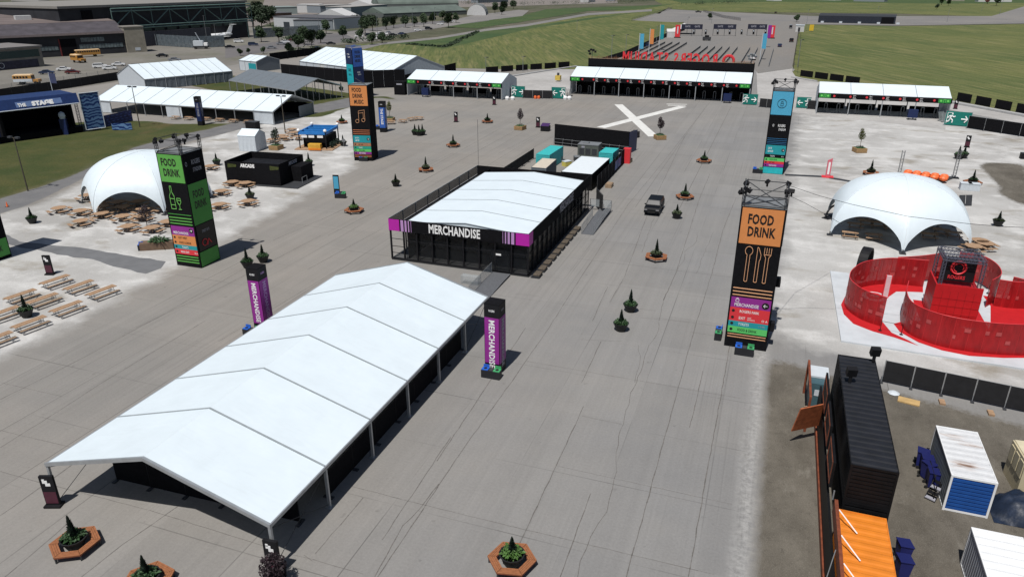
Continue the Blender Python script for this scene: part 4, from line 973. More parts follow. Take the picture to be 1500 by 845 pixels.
# ------------------------------------------------------------------ entry gates
def gate(label, x0, x1, y0, ze, zr, bays, half=False, dep=12.):
    t = thing('entry_gate', label, 'gate tent', (x0, y0, 0)); L = x1-x0
    m = MB(); w = dep/2
    m.slab([(0, 0, ze), (L, 0, ze), (L, w, zr), (0, w, zr)], (0, 0, .05))
    if not half: m.slab([(0, w, zr), (L, w, zr), (L, dep, ze), (0, dep, ze)], (0, 0, .05))
    m.build('roof', WHITE, t)
    for i in range(1, bays):
        m = MB(); x = L*i/bays; m.slab([(x-.07, -.02, ze+.02), (x+.07, -.02, ze+.02), (x+.07, w, zr+.02), (x-.07, w, zr+.02)], (0, 0, .05)); m.build('roof_seam', SEAM, t)
    m = MB(); m.box(-.2, -.16, ze-1.15, L+.2, -.04, ze-.02); f = m.build('fascia', BLACK, t)
    for x in (.1, L-2.6):
        m = MB(); m.box(x, -.19, ze-1.05, x+2.5, -.165, ze-.12); p = m.build('exit_panel', M('vinyl_exit', (.02, .22, .04), .5), f)
        m = MB()
        for k in (.55, 1.95): m.lathe([(.26, 0), (.26, .02)], 10, (0, 0, 0)) if 0 else m.slab([(x+k+.24*cos(2*pi*j/10), -.195, ze-.58+.24*sin(2*pi*j/10)) for j in range(10)], (0, -.01, 0))
        m.path([Vector((x+1.05, -.2, ze-.95)), Vector((x+1.05, -.2, ze-.25)), Vector((x+1.45, -.2, ze-.25)), Vector((x+1.45, -.2, ze-.95))], .05, 4)
        m.build('exit_marks', M('mark_green', (.16, .62, .12), .5), p)
    n = bays*2-1 if bays > 4 else bays+2
    xs_ = [3.4+(L-6.8)*k/(n*1.0) for k in range(n+1)]
    for k, x in enumerate(xs_):
        m = MB(); m.slab([(x+.26*cos(2*pi*j/10), -.17, ze-.58+.26*sin(2*pi*j/10)) for j in range(10)], (0, -.015, 0)); q = m.build('gate_disc', REDV, f)
        if k not in (0, n):
            m = MB(); m.text('Gate '+chr(65+k%6), (x+.55, -.165, ze-.45), .26, 'S', .8, 'L', bold=.01); m.text('General', (x+.55, -.165, ze-.78), .2, 'S', .9, 'L', bold=.01); m.text('Admission', (x+.55, -.165, ze-1.04), .2, 'S', .9, 'L', bold=.01); m.build('gate_lettering', TXTW, q)
    for i in range(bays+1):
        for y in ((0.02,) if half else (.02, dep)):
            m = MB(); x = L*i/bays; m.box(x-.1, y-.1, 0, x+.1, y+.1, ze-.05); m.build('post', ALU, t)
    for x in (-.02, L+.0):
        if half and x < 1: pass
        m = MB(); dd = w if half else dep
        poly = [(x, .15, .05), (x, dd, .05), (x, dd, zr-.05 if half else ze), (x, w, zr-.05), (x, .15, ze)]
        if half: poly = poly[:3]+poly[4:]
        m.slab(poly, (.02, 0, 0)); m.build('end_wall', PALE, t)
    for i in range(bays):     # scanner lanes under the roof
        for k in (.3, .7):
            x = L*(i+k)/bays; m = MB(); m.box(x-.35, 2.5, .004, x-.25, 3.4, 2.3); m.box(x+.25, 2.5, .004, x+.35, 3.4, 2.3); m.box(x-.35, 2.5, 2.15, x+.35, 3.4, 2.3); m.build('scanner_arch', GREYM, t)
    for i in range(bays):
        m = MB(); m.box(L*i/bays+.3, dep*.82 if not half else 5.5, .004, L*(i+1)/bays-.3, (dep*.82 if not half else 5.5)+.05, 1.5 if not half else ze-.2); m.build('back_screen', BLACK, t)
    return t
gate('left white roofed entry gate with green and red marks on its black band', -97.0, -69.2, 186.0, 4.35, 6.25, 4)
gate('widest white roofed entry gate, in the middle before the tall black wall', -54.6, -6.9, 201.8, 4.9, 6.9, 7, half=True, dep=13)
gate('right white roofed entry gate beyond the right dome', 9.2, 37.0, 190.9, 4.9, 6.7, 4)
for nm, (x, y), lb_ in (('trolley', (29.6, 189.5), 'dark covered cart parked at the front of the right entry gate'), ('trolley', (-12.2, 201.0), 'dark blue covered cart at the right end of the middle entry gate'), ('trolley', (-91, 185.0), 'dark blue covered cart at the left bay of the left entry gate')):
    t = thing(nm, lb_, 'cart', (x, y, 0)); m = MB(); m.box(-1.0, -.5, .5, 1.0, .6, 2.3); m.build('cover', NAVY, t)
    for k in (-.7, .7): m = MB(); m.tube((k, -.55, .22), (k, -.4, .22), .2, 8); m.build('wheel', TYRE, t)
# tall black wall behind the middle gate with scaffold and red letters on its far side
t = thing('scaffold_wall', 'tall black wall behind the middle entry gate, topped by scaffolding', 'wall', (-51.5, 208.8, 0))
m = MB(); m.box(0, 0, 0, 44.6, .15, 9.2); m.build('cladding', BLACK, t)
m = MB()
for i in range(19): m.tube((i*2.47, 2.2, 0), (i*2.47, 2.2, 9.9), .05, 4); m.tube((i*2.47, .3, 0), (i*2.47, .3, 9.7), .05, 4)
for z in (2, 4, 6, 8, 9.4): m.tube((0, 2.2, z), (44.6, 2.2, z), .05, 4)
m.build('scaffold', M('scaffold_rust', (.26, .13, .07), .7), t)
m = MB(); m.box(0, .2, 9.0, 44.6, 2.3, 9.08); m.build('walkway', WOODD, t)
m = MB(); m.box(44.6, 0, 0, 44.75, 3, 9.2); m.build('side_cladding', BLACK, t)
word = [('ROGERS', -16.9), ('STADIUM', -33.5)]
def ltr(ch, x, k, h=3.0, z=8.1):
    m = MB(); v, f, wd = glyphs(ch, .02)
    m.text(ch, (x, 0, 0), h, 'N', k, 'L', bold=.02)
    V = list(m.v); n = len(V); W_ = wd*h*k*.70
    m.add([(a, b-.45, c_) for a, b, c_ in V], [tuple(reversed(q)) for q in f])
    from collections import Counter
    ec = Counter(); 
    for q in f:
        for i in range(len(q)): ec[frozenset((q[i], q[(i+1) % len(q)]))] += 1
    for q in f:
        for i in range(len(q)):
            a, b = q[i], q[(i+1) % len(q)]
            if ec[frozenset((a, b))] == 1: m.f.append((a, b, b+n, a+n)); m.m.append(0)
    o = m.build('channel_letter', REDV); o.location = (0, 211.3, z)
    return o, W_
x = -16.5
for wd_, nm in (('ROGERS', 'ROGERS'), ('STADIUM', 'STADIUM')):
    tgt = 11.6 if wd_ == 'ROGERS' else 12.6; k_ = (tgt-.4*(len(wd_)-1))/sum(glyphs(c_, .02)[2]*3.0*.70 for c_ in wd_)
    for i, ch in enumerate(wd_):
        o, W_ = ltr(ch, x, k_); x -= W_+.4
        same = wd_[:i].count(ch)+1
        tag(o, f'red letter {ch} seen from behind above the black wall, {ORD[i]} letter of {nm}', 'letter', 'red letters above the wall')
    x -= 1.1
m = MB(); m.torus((0, 0, 1.4), 1.35, .38, 'Y', 20, 6, -.2, 2*pi-1.2); m.path([Vector((.9, 0, .6)), Vector((1.7, 0, -.1))], .35, 6)
o = m.build('ring_emblem', REDV); o.location = (-13.6, 211.5, 8.0); tag(o, 'red open ring emblem right of the red letters above the black wall', 'emblem')
for i, (x, s) in enumerate(((-50.5, 'left'), (-7.6, 'right'))):
    t = thing('floodlight_mast', f'floodlight cluster on the {s} end of the tall black wall', 'floodlights', (x, 208.9, 9.2))
    m = MB(); m.tube((0, 0, 0), (0, 0, 2.4), .09, 5); m.tube((-1, 0, 1.7), (1, 0, 1.7), .06, 4); m.build('pole', DARK, t)
    for dx_, dz in ((-.9, 1.9), (-.3, 2.3), (.4, 2.2), (.95, 1.8), (-.6, 1.2)):
        m = MB(); m.obox((dx_, -.1, dz), (.55, .35, .5), .3*dx_, .4); m.build('lamp', [BLACKM, GREYM][i], t)
# exit signs and the fence panels between the gates
def exit_sign(label, loc, rz, dirn, w=4.0, h=2.3):
    t = thing('exit_sign', label, 'exit sign', loc, rz, 'green exit signs')
    m = MB(); m.box(-w/2, -.03, .15, w/2, .03, h); b_ = m.build('board', SIGNG, t)
    m = MB(); s = dirn; y = -.06; k = h/2.3
    def P(l, r=.09): m.path([Vector((a*s*-1 if 0 else a, y, b*k)) for a, b in l], r*k, 5)
    cx1 = -w*.27*s
    def Q(l, r=.1): m.path([Vector((cx1+a*s*k, y, b*k)) for a, b in l], r*k, 5)
    m.slab([(cx1+.12*s+.14*cos(j*pi/4), y, (1.88+.14*sin(j*pi/4))*k) for j in range(8)], (0, -.02, 0))
    Q([(0, 1.65), (-.15, 1.15)], .15); Q([(0, 1.6), (.35, 1.4), (.55, 1.55)]); Q([(0, 1.6), (-.35, 1.5), (-.5, 1.2)]); Q([(-.15, 1.15), (.25, .9), (.2, .5)]); Q([(-.15, 1.15), (-.3, .7), (-.65, .6)])
    m.path([Vector((cx1-.8*s, y, .35*k)), Vector((cx1-.8*s, y, 2.05*k)), Vector((cx1+.2*s, y, 2.05*k))], .05*k, 4)
    m.build('running_figure', TXTW, b_)
    m = MB(); c_ = w*.24*s
    m.path([Vector((c_-.6*s, y, 1.15*k)), Vector((c_+.6*s, y, 1.15*k))], .1*k, 5); m.path([Vector((c_+.1*s, y, 1.65*k)), Vector((c_+.6*s, y, 1.15*k)), Vector((c_+.1*s, y, .65*k))], .1*k, 5)
    m.build('arrow', TXTW, b_)
    m = MB()
    for x in (-w/2, w/2): m.tube((x, 0, 0), (x, 0, h+.1), .05, 5); m.box(x-.2, -.6, .004, x+.2, .6, .1)
    m.build('support', ALU, t)
    return t
e1 = at(759, 143); e2 = at(818, 145); e3 = at(1098, 154); e4 = at(1176, 159); e5 = at(1401, 185)
exit_sign('green exit sign with arrow to the right beside the left entry gate', e1, 0, 1, 3.9, 3.0)
exit_sign('green exit sign with arrow to the left beside the middle entry gate', e2, 0, -1, 3.9, 3.0)
exit_sign('green exit sign left of the black panel, at the right end of the middle gate', e3, 0, 1, 3.6, 2.7)
exit_sign('green exit sign just right of the sky blue topped tower', e4, 0, -1, 3.3, 2.7)
exit_sign('green exit sign with arrow at the left end of the right black fence', e5, radians(-12), 1, 4.9, 3.1)
def fence_px(label, a, b, h, n, mat=MESH, postm=ALU, z=0, cat='fence', name='mesh_fence'): return panel_wall(label, at(*a)[:2], at(*b)[:2], h, name, n, mat, postm=postm, cat=cat)
fence_px('low dark fence between the two green exit signs of the left gap', (766,144), (809,145), 2.2, 3)
fence_px('dark fence panels between the middle gate and the sky blue topped tower', (1112,157), (1133,159), 2.2, 2)
fence_px('short dark fence from the sky blue tower to the right gate', (1182,160), (1197,161), 2.2, 1)
fence_px('black screened fence running right from the exit sign of the right gate', (1416,188), (1520,204), 2.7, 4, BLACK)
fence_px('short dark fence beside the right end of the left gate', (741,140), (750,142), 2.2, 1)
# screens along the field edge
def screens(lbl, a, b, h, n, frac, grp):
    A_, B_ = at(*a), at(*b)
    for i in range(n):
        p = A_.lerp(B_, i/n); q = A_.lerp(B_, (i+frac)/n); d = q-p; m = MB()
        m.box(0, -.03, .1, d.length, .03, h); m.tube((0, 0, 0), (0, 0, h), .04, 4); m.tube((d.length, 0, 0), (d.length, 0, h), .04, 4)
        o = m.build('field_screen', BLACK); o.location = p; o.rotation_euler = (0, 0, atan2(d.y, d.x)); tag(o, lbl.format(ORD[i]), 'screen', grp)
screens('{} black screen from the left along the field edge above the left gap', (712,107.5), (838,98.5), 2.0, 6, .8, 'black screens at the field edges')
screens('{} black screen from the left along the field edge behind the right gate', (1172,112), (1262,124), 2.0, 4, .85, 'black screens at the field edges')
screens('{} black screen from the left along the field edge right of the right gate', (1401,148), (1520,171), 2.2, 4, .75, 'black screens at the field edges')

# ------------------------------------------------------------------ tents at the back left
def rotated(label, name, p0, p1, wd, ze, zr, bays, roofm, gables=(0,0), posts=True, seamm=SEAM, side=None):
    """p0->p1 : near eave line on the ground; body extends to the left of p0->p1"""
    p0, p1 = Vector(p0[:2]), Vector(p1[:2]); d = (p1-p0); L = d.length; u = d/L; n = Vector((-u.y, u.x))
    c = p0+n*wd/2; rz = atan2(u.y, u.x)-pi/2
    t = gable_tent(name, label, 0, wd/2, 0, L, ze, zr, bays, roofm, 'Y', rz, None, gables, posts, seamm=seamm, loc=(c.x, c.y, 0), brace=False)
    return t
def wall_panel(t, x, y0, y1, z0, z1, mat, name='side_wall'):
    m = MB(); n = max(2, int((y1-y0)/.8)); V = []
    for i in range(n+1):
        yy = y0+(y1-y0)*i/n; V += [(x+.05*sin(i*2.3), yy, z0), (x, yy, z1)]
    F = [(2*i, 2*i+2, 2*i+3, 2*i+1) for i in range(n)]; m.add(V, F); return m.build(name, mat, t)
tq = rotated('long white marquee with dark open front at the back left behind the pale pavement', 'marquee', (-156.5, 136.2), (-104.6, 136.2), 15.5, 2.9, 5.5, 10, WHITE)
wall_panel(tq, 7.72, 0, 5, .1, 2.7, PALE); wall_panel(tq, 7.72, 22.0, 26.5, .1, 2.7, PALE); wall_panel(tq, 7.72, 46.8, 51.7, .1, 2.7, PALE)
m = MB(); m.box(-7.5, .3, 0, -7.4, 51.5, 2.6); m.build('back_wall', BLACK, tq)
m = MB(); m.box(-2.0, 51.75, 0, -7.7, 51.8, 2.6) if 0 else m.box(-7.7, 51.75, 0, -2.0, 51.8, 2.6); m.build('end_wall', GREYC, tq)
p0, p1 = at(214.5, 133), at(342, 119.5)
tq = rotated('white marquee with draped pale walls behind the long white marquee', 'marquee', p0, p1, 19, 3.2, 6.6, 9, WHITE, (2, 1))
wall_panel(tq, 9.5, 0, (Vector(p1)-Vector(p0)).length, .1, 3.1, GREYC)
p0, p1 = at(338, 135), at(434, 152.5)
tq = rotated('dark grey canvas marquee with open lattice end between the white marquees', 'marquee', p0, p1, 14.5, 3.3, 5.8, 8, GREYC, (1, 0), seamm=GREYM)
Lq = (Vector(p1)-Vector(p0)).length
m = MB()
for k in range(9): m.tube((-7.2+k*1.8, Lq, 0), (-7.2+k*1.8, Lq, 3.3+2.4*(1-abs(-7.2+k*1.8)/7.3)), .05, 4)
for k in range(1, 7): m.tube((7.25, Lq*k/7-1, 0), (7.25, Lq*k/7-1, 3.2), .05, 4)
m.build('end_lattice', GREYM, tq)
p0, p1 = at(441, 109), at(572, 128)
tq = rotated('huge white warehouse tent with grey gable behind the black fence', 'warehouse_tent', p0, p1, 22, 4.3, 8.2, 12, WHITE, (2, 0))
Lq = (Vector(p1)-Vector(p0)).length
wall_panel(tq, 11, 0, Lq, .1, 4.2, PALE)
m = MB(); m.slab([(-11, Lq, 0), (11, Lq, 0), (11, Lq, 4.3), (0, Lq, 8.1), (-11, Lq, 4.3)], (0, -.05, 0)); m.build('gable_wall', M('gable_grey', (.30, .34, .38), .6), tq)
p0, p1 = at(352, 103.5), at(377, 106)
tq = rotated('small white tent with a teal banner left of the warehouse tent', 'small_tent', p0, p1, 10, 3.5, 5.0, 3, WHITE, (2, 0))
Lq = (Vector(p1)-Vector(p0)).length
wall_panel(tq, 5, 0, Lq, .1, 3.4, PALE); m = MB(); m.slab([(-5, Lq, 0), (5, Lq, 0), (5, Lq, 3.4), (0, Lq, 4.9), (-5, Lq, 3.4)], (0, -.05, 0)); m.build('gable_wall', GREYC, tq)
m = MB(); m.box(5.08, Lq*.55, .3, 5.12, Lq-.3, 2.8); m.build('banner', TEALV, tq)
# black fences around the warehouse tent
fence_px('long black fence in front of the white warehouse tent', (413, 112), (517, 122), 4.0, 8, BLACK, DARK)
fence_px('black fence section right of the teal and navy tower', (516, 131), (594, 128), 5.2, 5, BLACK, DARK)
fence_px('low black fence behind the small white tent on the left', (396, 90), (470, 80), 3, 6, BLACK, DARK)
fence_px('black fence sloping from the warehouse tent to the left gate', (594, 128), (668, 108), 3.6, 6, BLACK, DARK)
t = thing('booth', 'small black booth at the left corner of the left entry gate', 'booth', at(588, 138.5), .1)
m = MB(); m.box(-1.6, -1.2, 0, 1.6, 1.2, 3.6); m.build('cabin', BLACK, t); m = MB(); m.box(-.8, -1.24, 2.7, .8, -1.21, 3.1); m.build('sign_plate', TXTG, t)
t = thing('flatbed_trailer', 'long flat grey trailer with gear standing behind the long black fence', 'trailer', at(455, 112), radians(-24))
m = MB(); m.box(-9, -1.5, .9, 9, 1.5, 1.3); m.build('bed', GREYM, t); m = MB(); m.box(4, -1, 1.3, 7, 1, 2.6); m.build('load', CARD, t)
for k in (-7, -6, 6, 7): m = MB(); m.tube((k, -1.5, .45), (k, -1.1, .45), .45, 10); m.build('wheel', TYRE, t)

# ------------------------------------------------------------------ domes
def dome(label, c, R, h, a0, mat=WHITE, open_f=.68):
    t = thing('dome_tent', label, 'dome tent', (*c, 0), a0)
    # six legs; between legs an arched opening. surface of a squashed hemisphere
    N = 6; sub = 24; V, F = [], []
    rings = 20
    def surf(th, k):   # k 0 top .. 1 edge ; edge height follows an arch
        ph = (th*N/(2*pi)) % 1.0; a = abs(ph-.5)*2     # a=1 at legs 0 mid
        arch = (1-a**2.2)**.62*open_f*.62            # height of the opening
        lo = math.asin(min(.99, arch))
        el_ = pi/2-(pi/2-lo)*k
        flat = 1-.105*sin(min(1, (1-a)*1.0)*pi/2)*sin(pi/2-el_)**2
        r = R*cos(el_)**.92*flat
        return (r*cos(th), r*sin(th), h*sin(el_)**.9)
    n = N*sub
    V.append((0, 0, h))
    for j in range(1, rings+1):
        for i in range(n): V.append(surf(2*pi*i/n, j/rings))
    for i in range(n): F.append((0, 1+i, 1+(i+1) % n))
    for j in range(rings-1):
        for i in range(n):
            a = 1+j*n+i; b = 1+j*n+(i+1) % n; F.append((a, a+n, b+n, b))
    m = MB(); m.add(V, F); o = m.build('canopy', mat, t, smooth=True)
    for k in range(N):
        th = 2*pi*k/N; p = surf(th+.0001, 1)
        m = MB(); m.box(-.35, -.35, .004, .35, .35, .12); m.tube((0, 0, .1), (0, 0, .5), .08, 6); q = m.build('foot_plate', DARK, t); q.location = (R*cos(th), R*sin(th), 0)
    m = MB()
    for k in range(N):   # reinforcement seams over the ribs
        th = 2*pi*k/N; pts = [Vector(surf(th+.0001, j/rings))*1.002 for j in range(0, rings+1)]; m.path(pts, .035, 4)
    m.build('rib_seams', M('seam_light', (.60, .64, .67), .5), t)
    return t
LG = [at(121, 297), at(139, 319), at(240, 308)]
LR = [at(1216, 346), at(1323, 372), at(1420, 365)]
def circ(a, b, c):
    ax, ay, bx, by, cx1, cy1 = a[0], a[1], b[0], b[1], c[0], c[1]
    d = 2*(ax*(by-cy1)+bx*(cy1-ay)+cx1*(ay-by))
    ux = ((ax*ax+ay*ay)*(by-cy1)+(bx*bx+by*by)*(cy1-ay)+(cx1*cx1+cy1*cy1)*(ay-by))/d
    uy = ((ax*ax+ay*ay)*(cx1-bx)+(bx*bx+by*by)*(ax-cx1)+(cx1*cx1+cy1*cy1)*(bx-ax))/d
    return ux, uy
RC = circ(*LR); LC = circ(*LG)
(lambda *a: 0)('dome centres', LC, hypot(LC[0]-LG[0].x, LC[1]-LG[0].y), RC, hypot(RC[0]-LR[0].x, RC[1]-LR[0].y), degrees(atan2(LR[1].y-RC[1], LR[1].x-RC[0])))
DR = (16.3, 100.5); dome('large white six legged dome tent behind the red fan zone', DR, 9.0, 7.2, radians(-90))
DL = (-85.2, 79.8); dome('white dome tent left of the green FOOD DRINK tower', DL, 9.1, 7.2, atan2(70.7-79.8, -.4))

# ------------------------------------------------------------------ picnic tables
def mk_picnic_long():
    t = thing('picnic_table', '', 'picnic table', (0, 0, 0))
    m = MB()
    for k in range(5): m.box(-1.45, -.40+k*.165, .70, 1.45, -.40+k*.165+.15, .74)
    m.build('table_top', WOODL, t)
    for s in (-1, 1):
        m = MB(); 
        for k in range(2): m.box(-1.35, s*.85-.15+k*.155, .41, 1.35, s*.85-.15+k*.155+.14, .45)
        m.build('bench', WOODD, t)
    for x in (-1.05, 1.05):
        m = MB(); m.tube((x, -.3, .69), (x, -.65, .02), .025, 4); m.tube((x, .3, .69), (x, .65, .02), .025, 4); m.tube((x, -1.0, .40), (x, 1.0, .40), .025, 4); m.tube((x, -.75, .02), (x, .75, .02), .025, 4); m.build('leg_frame', GREYM, t)
    return t
def mk_picnic_oct():
    t = thing('octagonal_picnic_table', '', 'picnic table', (0, 0, 0))
    m = MB(); P = [(1.0*cos(pi/8+k*pi/4), 1.0*sin(pi/8+k*pi/4)) for k in range(8)]; m.prism(P, .70, .75); m.build('table_top', WOODL, t)
    for k in range(4):
        a = k*pi/2; m = MB(); c_, s_ = cos(a), sin(a); m.obox((1.35*c_, 1.35*s_, .44), (.40, 1.3, .05), a); m.build('bench', WOODL, t)
    m = MB()
    for k in range(4):
        a = k*pi/2+pi/4; m.obox((.45*cos(a), .45*sin(a), .35), (.08, .08, .68), a)
    for k in range(2): m.obox((0, 0, .36), (3.1, .08, .08), k*pi/2)
    m.build('base_frame', WOODD, t)
    return t
def mk_picnic_sq():
    t = thing('picnic_table', '', 'picnic table', (0, 0, 0))
    m = MB()
    for k in range(5): m.box(-.95, -.40+k*.165, .70, .95, -.40+k*.165+.15, .74)
    m.build('table_top', WOODL, t)
    for s in (-1, 1): m = MB(); m.box(-.95, s*.80-.14, .41, .95, s*.80+.14, .45); m.build('bench', WOODL, t)
    for x in (-.65, .65): m = MB(); m.tube((x, -.3, .69), (x, -.7, .02), .04, 4); m.tube((x, .3, .69), (x, .7, .02), .04, 4); m.tube((x, -.95, .40), (x, .95, .40), .04, 4); m.build('leg_frame', WOODD, t)
    return t
KL, KO, KS = Kit(mk_picnic_long), Kit(mk_picnic_oct), Kit(mk_picnic_sq)
GP = 'picnic tables'
ang = radians(80)
long_px = [('back row', [(83,418),(118,426),(151,434)]), ('second row', [(33,440),(65,446),(100,458)]), ('third row', [(7,466),(46,481)]), ('front row', [(-5,505)])]
for row, l in long_px:
    for i, (u, v) in enumerate(l):
        KL.place(f'long wooden picnic table left of the runway, {ORD[i]} in the {row}', at(u, v), ang, 'long picnic tables')
oct_px = [('back row under the left dome', [(150,300),(174,304),(204,303)]), ('second row by the left dome', [(128,294),(150,310.5),(181,311),(211,314)]),
          ('third row before the left dome', [(88,313),(119,317),(150,321),(181,325),(210,325),(243,311)]), ('front row before the left dome', [(120,332),(189,340),(224,342),(247,333)])]
for row, l in oct_px:
    for i, (u, v) in enumerate(l):
        KO.place(f'octagonal picnic table, {ORD[i]} from left in the {row}', at(u, v-1.5), ang+.3*((i*7)%5-2)*.3, 'octagonal picnic tables')
for lb_, u, v in (('front left corner of the arcade container', 341, 273.5), ('front right corner of the arcade container', 360, 275), ('just right of the green tower top', 325, 287), ('behind the green tower, near its right edge', 309, 250),
                  ('before the black pot in front of the arcade', 364, 302), ('low beside the green tower', 322, 307)):
    KO.place('octagonal picnic table '+('at the ' if 'corner' in lb_ else '')+lb_, at(u, v-1), ang, 'octagonal picnic tables')
for i, (u, v) in enumerate(((400,209),(418,206),(430,199),(428,194),(437,205),(412,203.5))):
    KO.place(f'octagonal picnic table in the group left of the blue kiosk, {ORD[i]} of six', at(u, v), ang+i, 'octagonal picnic tables')
for i, (u, v) in enumerate(((258,175),(277,176),(302,177),(322,178.5),(342,180),(364,181.5))):
    KS.place(f'picnic table on the grass edge before the long white marquee, {ORD[i]} from left', at(u, v), .1, 'picnic tables before the long marquee')
for i, (u, v, w_) in enumerate(((1244,351,'left'),(1279,354,'right'))): KS.place(f'picnic table at the front of the right dome, {w_} one of the pair', at(u, v-3), 0, 'picnic tables at the right dome')
for i, (u, v) in enumerate(((1252,335),(1268,331),(1286,333),(1305,337),(1262,322),(1290,322),(1360,350),(1378,344),(1395,348),(1365,335))):
    KS.place(f'shaded picnic table under the right dome, {ORD[i]} from its front left leg', at(u, v), 0, 'picnic tables at the right dome')
for i, (u, v, w_) in enumerate(((1434,360,'nearest the red fan zone truss'),(1441,364,'outermost'),(1424,368,'lowest'))): KO.place(f'picnic table right of the right dome, {w_}', at(u, v), .4, 'octagonal picnic tables')
for i, (u, v, w_) in enumerate(((590,180,'long flat'),(573,182,'left'),(603,177,'right'))): KS.place(f'{w_} pale bench table by the young tree right of the navy pillar', at(u, v), .5*i, 'bench tables by the young tree')
t = KS.place('wooden bench table right of the young tree group, alone', at(614, 176), .1, 'bench tables by the young tree')

# ------------------------------------------------------------------ planters
def leafball(m, c, r, n, size, seed, squash=.8, z0=-9):
    q = random.Random(seed)
    for _ in range(n):
        while True:
            p = Vector((q.uniform(-1,1), q.uniform(-1,1), q.uniform(-1,1)))
            if .25 < p.length < 1: break
        p = Vector((p.x*r, p.y*r, p.z*r*squash))+Vector(c)
        if p.z < z0: continue
        a = Vector((q.gauss(0,1), q.gauss(0,1), q.gauss(0,1))).normalized()*size*q.uniform(.6, 1.3)
        b = a.orthogonal().normalized()*size*q.uniform(.3, .6)
        m.add([p-a, p+b, p+a, p-b], [(0,1,2,3)])
def blades(m, c, n, ln, seed, z=0, up_=.6, w=.05):
    q = random.Random(seed)
    for i in range(n):
        t = q.uniform(0, 2*pi); r0 = q.uniform(0, .5); e = q.uniform(.1, up_)
        p = Vector((c[0]+r0*cos(t), c[1]+r0*sin(t), z)); d = Vector((cos(t)*cos(e), sin(t)*cos(e), sin(e)+.4)).normalized()
        p1 = p+d*ln*.55*q.uniform(.7, 1.2); p2 = p1+Vector((d.x, d.y, -.2)).normalized()*ln*.5
        n_ = Vector((-d.y, d.x, 0)).normalized()*w*2
        m.add([p, p1-n_, p2, p1+n_], [(0,1,2,3)])
def conifer(m, c, h, r, seed, n=260):
    q = random.Random(seed)
    m.lathe([(r*.62, 0), (r*.45, h*.4), (r*.2, h*.75), (.01, h*.97)], 7, c)
    for i in range(n):
        k = q.random()**.8; z = h*k; rr = r*(1-k)**.8*q.uniform(.75, 1.05)+.015; t = q.uniform(0, 2*pi)
        p = Vector((c[0]+rr*.65*cos(t), c[1]+rr*.65*sin(t), c[2]+z)); tip = p+Vector((rr*.5*cos(t), rr*.5*sin(t), .14*h*q.uniform(.4, 1)))
        s = Vector((-sin(t), cos(t), 0))*.05*q.uniform(.6, 1.3)
        m.add([p-s, tip, p+s], [(0,1,2)])
def mk_pot(seed=1, bench=False, h=1.45, leaf=LEAF):
    def f():
        t = thing('bench_planter' if bench else 'potted_plant', '', 'planter')
        m = MB(); m.lathe([(.40, 0.004), (.64, .62), (.74, .80), (.66, .80), (.62, .72)], 12); m.build('pot', POT, t)
        m = MB(); m.lathe([(.62, .68), (.62, .72)], 12); m.build('soil', SOIL, t)
        m = MB(); conifer(m, (0, 0, .72), h, .30, seed, 420); m.build('conifer', LEAFD, t)
        m = MB(); blades(m, (0, 0), 45, .36, seed+5, .78); leafball(m, (0, 0, .88), .60, 420, .075, seed+9, .6, .74); m.build('foliage', leaf, t)
        if bench:
            R1, R2 = .88, 1.38
            for k in range(6):
                a0, a1 = pi/6+k*pi/3, pi/6+(k+1)*pi/3; m = MB()
                for s in range(4):     # slats
                    ra, rb = R1+(R2-R1)*(s+.06)/4, R1+(R2-R1)*(s+.94)/4
                    m.prism([(ra*cos(a0+.01), ra*sin(a0+.01)), (rb*cos(a0+.01), rb*sin(a0+.01)), (rb*cos(a1-.01), rb*sin(a1-.01)), (ra*cos(a1-.01), ra*sin(a1-.01))], .42, .47)
                m.build('seat', WOOD, t)
                m = MB(); m.prism([(R1*.99*cos(a0), R1*.99*sin(a0)), (R2*cos(a0), R2*sin(a0)), (R2*cos(a1), R2*sin(a1)), (R1*.99*cos(a1), R1*.99*sin(a1))], .36, .415) ; m.build('seat_frame', CORTEN, t)
                m = MB(); a = a0; m.obox((R2*.93*cos(a), R2*.93*sin(a), .18), (.09, .09, .35), a); m.build('leg', DARK, t)
        return t
    return f
KB, KP, KB2, KP2 = Kit(mk_pot(3, True, 1.5)), Kit(mk_pot(8, False, 1.35)), Kit(mk_pot(21, True, 1.3)), Kit(mk_pot(33, False, 1.5))
KB3, KB4 = Kit(mk_pot(57, True, 1.15, M('leaf_bright', (.065, .14, .03), .6, .4, 4))), Kit(mk_pot(71, True, 1.65, M('leaf_mixed', (.055, .075, .035), .6, .5, 3)))
bp = [(112,802,1,'closest to the near left corner of the marquee'),(218,858,1.0,'cut by the bottom edge, below the marquee front'),(750,826,1.0,'on the runway at the bottom centre'),
      (961,380,1,'right of the pavilion, before the parked black car'),(1003,291,1,'beside the black car, farther of two'),(1031,238,1,'halfway to the middle gate, left of the sky blue tower'),
      (519,311,1,'left of the merchandise pavilion, before the FOOD DRINK MUSIC tower'),(624,251,1,'left of the pavilion roof, near its back corner'),(664,215,1,'behind the pavilion, right of the twin conifer pots'),(714,180,1,'farthest, toward the left entry gate'),
      (501,181,1,'left of the FOOD DRINK MUSIC tower near the far marquee'),(1275,256,1,'behind the right dome top'),(1424,270,1,'right of the right dome behind white cases')]
for i, (u, v, s, lb_) in enumerate(bp):
    (KB, KB2, KB3, KB4)[i % 4].place('hexagonal bench planter '+lb_, at(u, v), i*.37, 'hexagonal bench planters', s)
KP3 = Kit(mk_pot(91, False, 1.2, MATS['leaf_mixed']))
